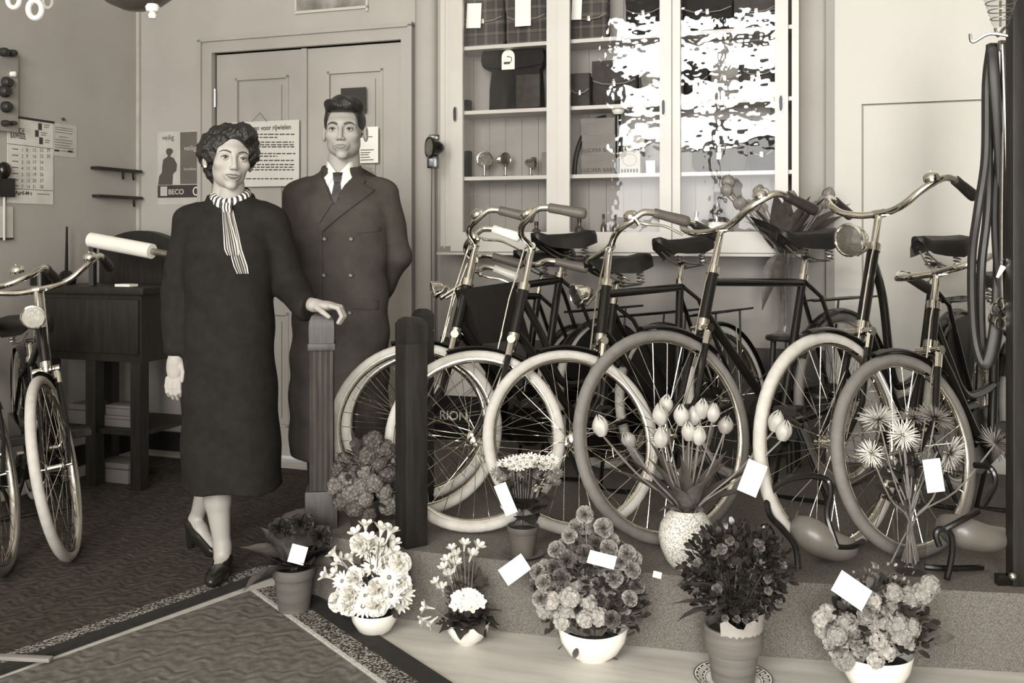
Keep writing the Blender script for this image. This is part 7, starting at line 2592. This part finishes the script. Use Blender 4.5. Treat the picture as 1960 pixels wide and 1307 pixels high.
def child_seat(C, d, shell_c, shell_r, tubes, label, tilt):
    o = empty('child_seat', T(*C), label, 'child seat', 'child seats on the platform')
    c_ = P(shell_c[0], shell_c[1], d) - C
    rx, rz = shell_r

    def fn(X):
        ca, sa = math.cos(tilt), math.sin(tilt)
        x, y, z = X
        xr, zr = x * ca - z * sa, x * sa + z * ca
        o1 = sd_ell([xr, y, zr], (0, 0, 0), (rx, 0.075, rz))
        o1 = smin(o1, sd_ell([xr, y, zr], (-rx * 0.45, 0, 0.01), (rx * 0.6, 0.065, rz * 0.95)), 0.03)
        inner = sd_ell([xr, y, zr], (0.0, 0.03, 0.05), (rx * 0.9, 0.07, rz * 0.9))
        return smax(o1, -inner, 0.012)
    mb = MB()
    net_add(mb, fn, (-rx * 1.3, -0.1, -rx * 1.2), (rx * 1.3, 0.1, rx * 1.2), 0.006, T(*c_))
    mb.build('shell', mat('grey_leathercloth', 0.12, 0.35, var=0.1, scale=10), o, angle=3)
    for k, t_ in enumerate(tubes):
        MB().tube([P(px, py, d + dd) - C for px, py, dd in t_] if len(t_) < 3 else smooth_path([P(px, py, d + dd) - C for px, py, dd in t_], 5), 0.0095, 8).build('bent_tube', M_BLACK, o)
    return o


C0 = P(1570, 1090, 2.93)
C0.z = PH
child_seat(C0, 2.93, (1580, 1033), (0.102, 0.054), [[(1528, 1088, -0.04), (1522, 1045, -0.04), (1500, 1015, -0.03), (1474, 985, -0.02), (1471, 950, 0), (1498, 922, 0), (1545, 911, 0.01), (1582, 918, 0.02), (1590, 945, 0.0), (1583, 985, -0.03), (1596, 1030, -0.06), (1603, 1048, -0.07)], [(1603, 1046, -0.07), (1630, 1046, -0.05), (1652, 1036, 0.0)], [(1455, 1030, 0), (1458, 1012, 0), (1468, 1008, 0), (1478, 1022, 0), (1480, 1040, 0)]], 'grey bucket child seat with black bent tube near the mixed flower bowl', 0.35)
C0 = P(1875, 1090, 2.90)
C0.z = PH
child_seat(C0, 2.90, (1866, 1020), (0.104, 0.052), [[(1812, 1108, -0.06), (1822, 1060, -0.07), (1820, 1022, -0.08), (1800, 1012, -0.08), (1791, 1022, -0.08), (1798, 1045, -0.08)], [(1806, 1014, -0.08), (1840, 996, -0.08), (1872, 978, -0.06)], [(1880, 972, 0), (1905, 925, 0.03), (1895, 895, 0.05), (1865, 890, 0.05)], [(1770, 1085, -0.02), (1815, 1088, -0.03), (1880, 1086, 0.0)]], 'grey bucket child seat with black bent tube next to the stand', 0.15)

# dark sign board leaning behind the wheels
sb = empty('sign_board', T(-0.30, 4.86, PH + 0.001) @ R(-0.30, 'Z') @ R(-0.06, 'X'), 'dark board with pale capital letters standing behind the wheels by the black post', 'sign')
MB().box(-0.20, 0.20, -0.008, 0.008, 0, 0.22, bev=0.002).build('board', M_BAG2, sb, angle=0.5)
MB().box(-0.17, 0.17, -0.006, 0.006, 0.22, 0.40).build('pale_sheet', mat('pale_card', 0.3), sb, smooth=False)
text('lettering', 'RION', 0.062, M_PAPER, sb, T(-0.07, -0.0095, 0.10) @ R(PI / 2, 'X'), 'LEFT')
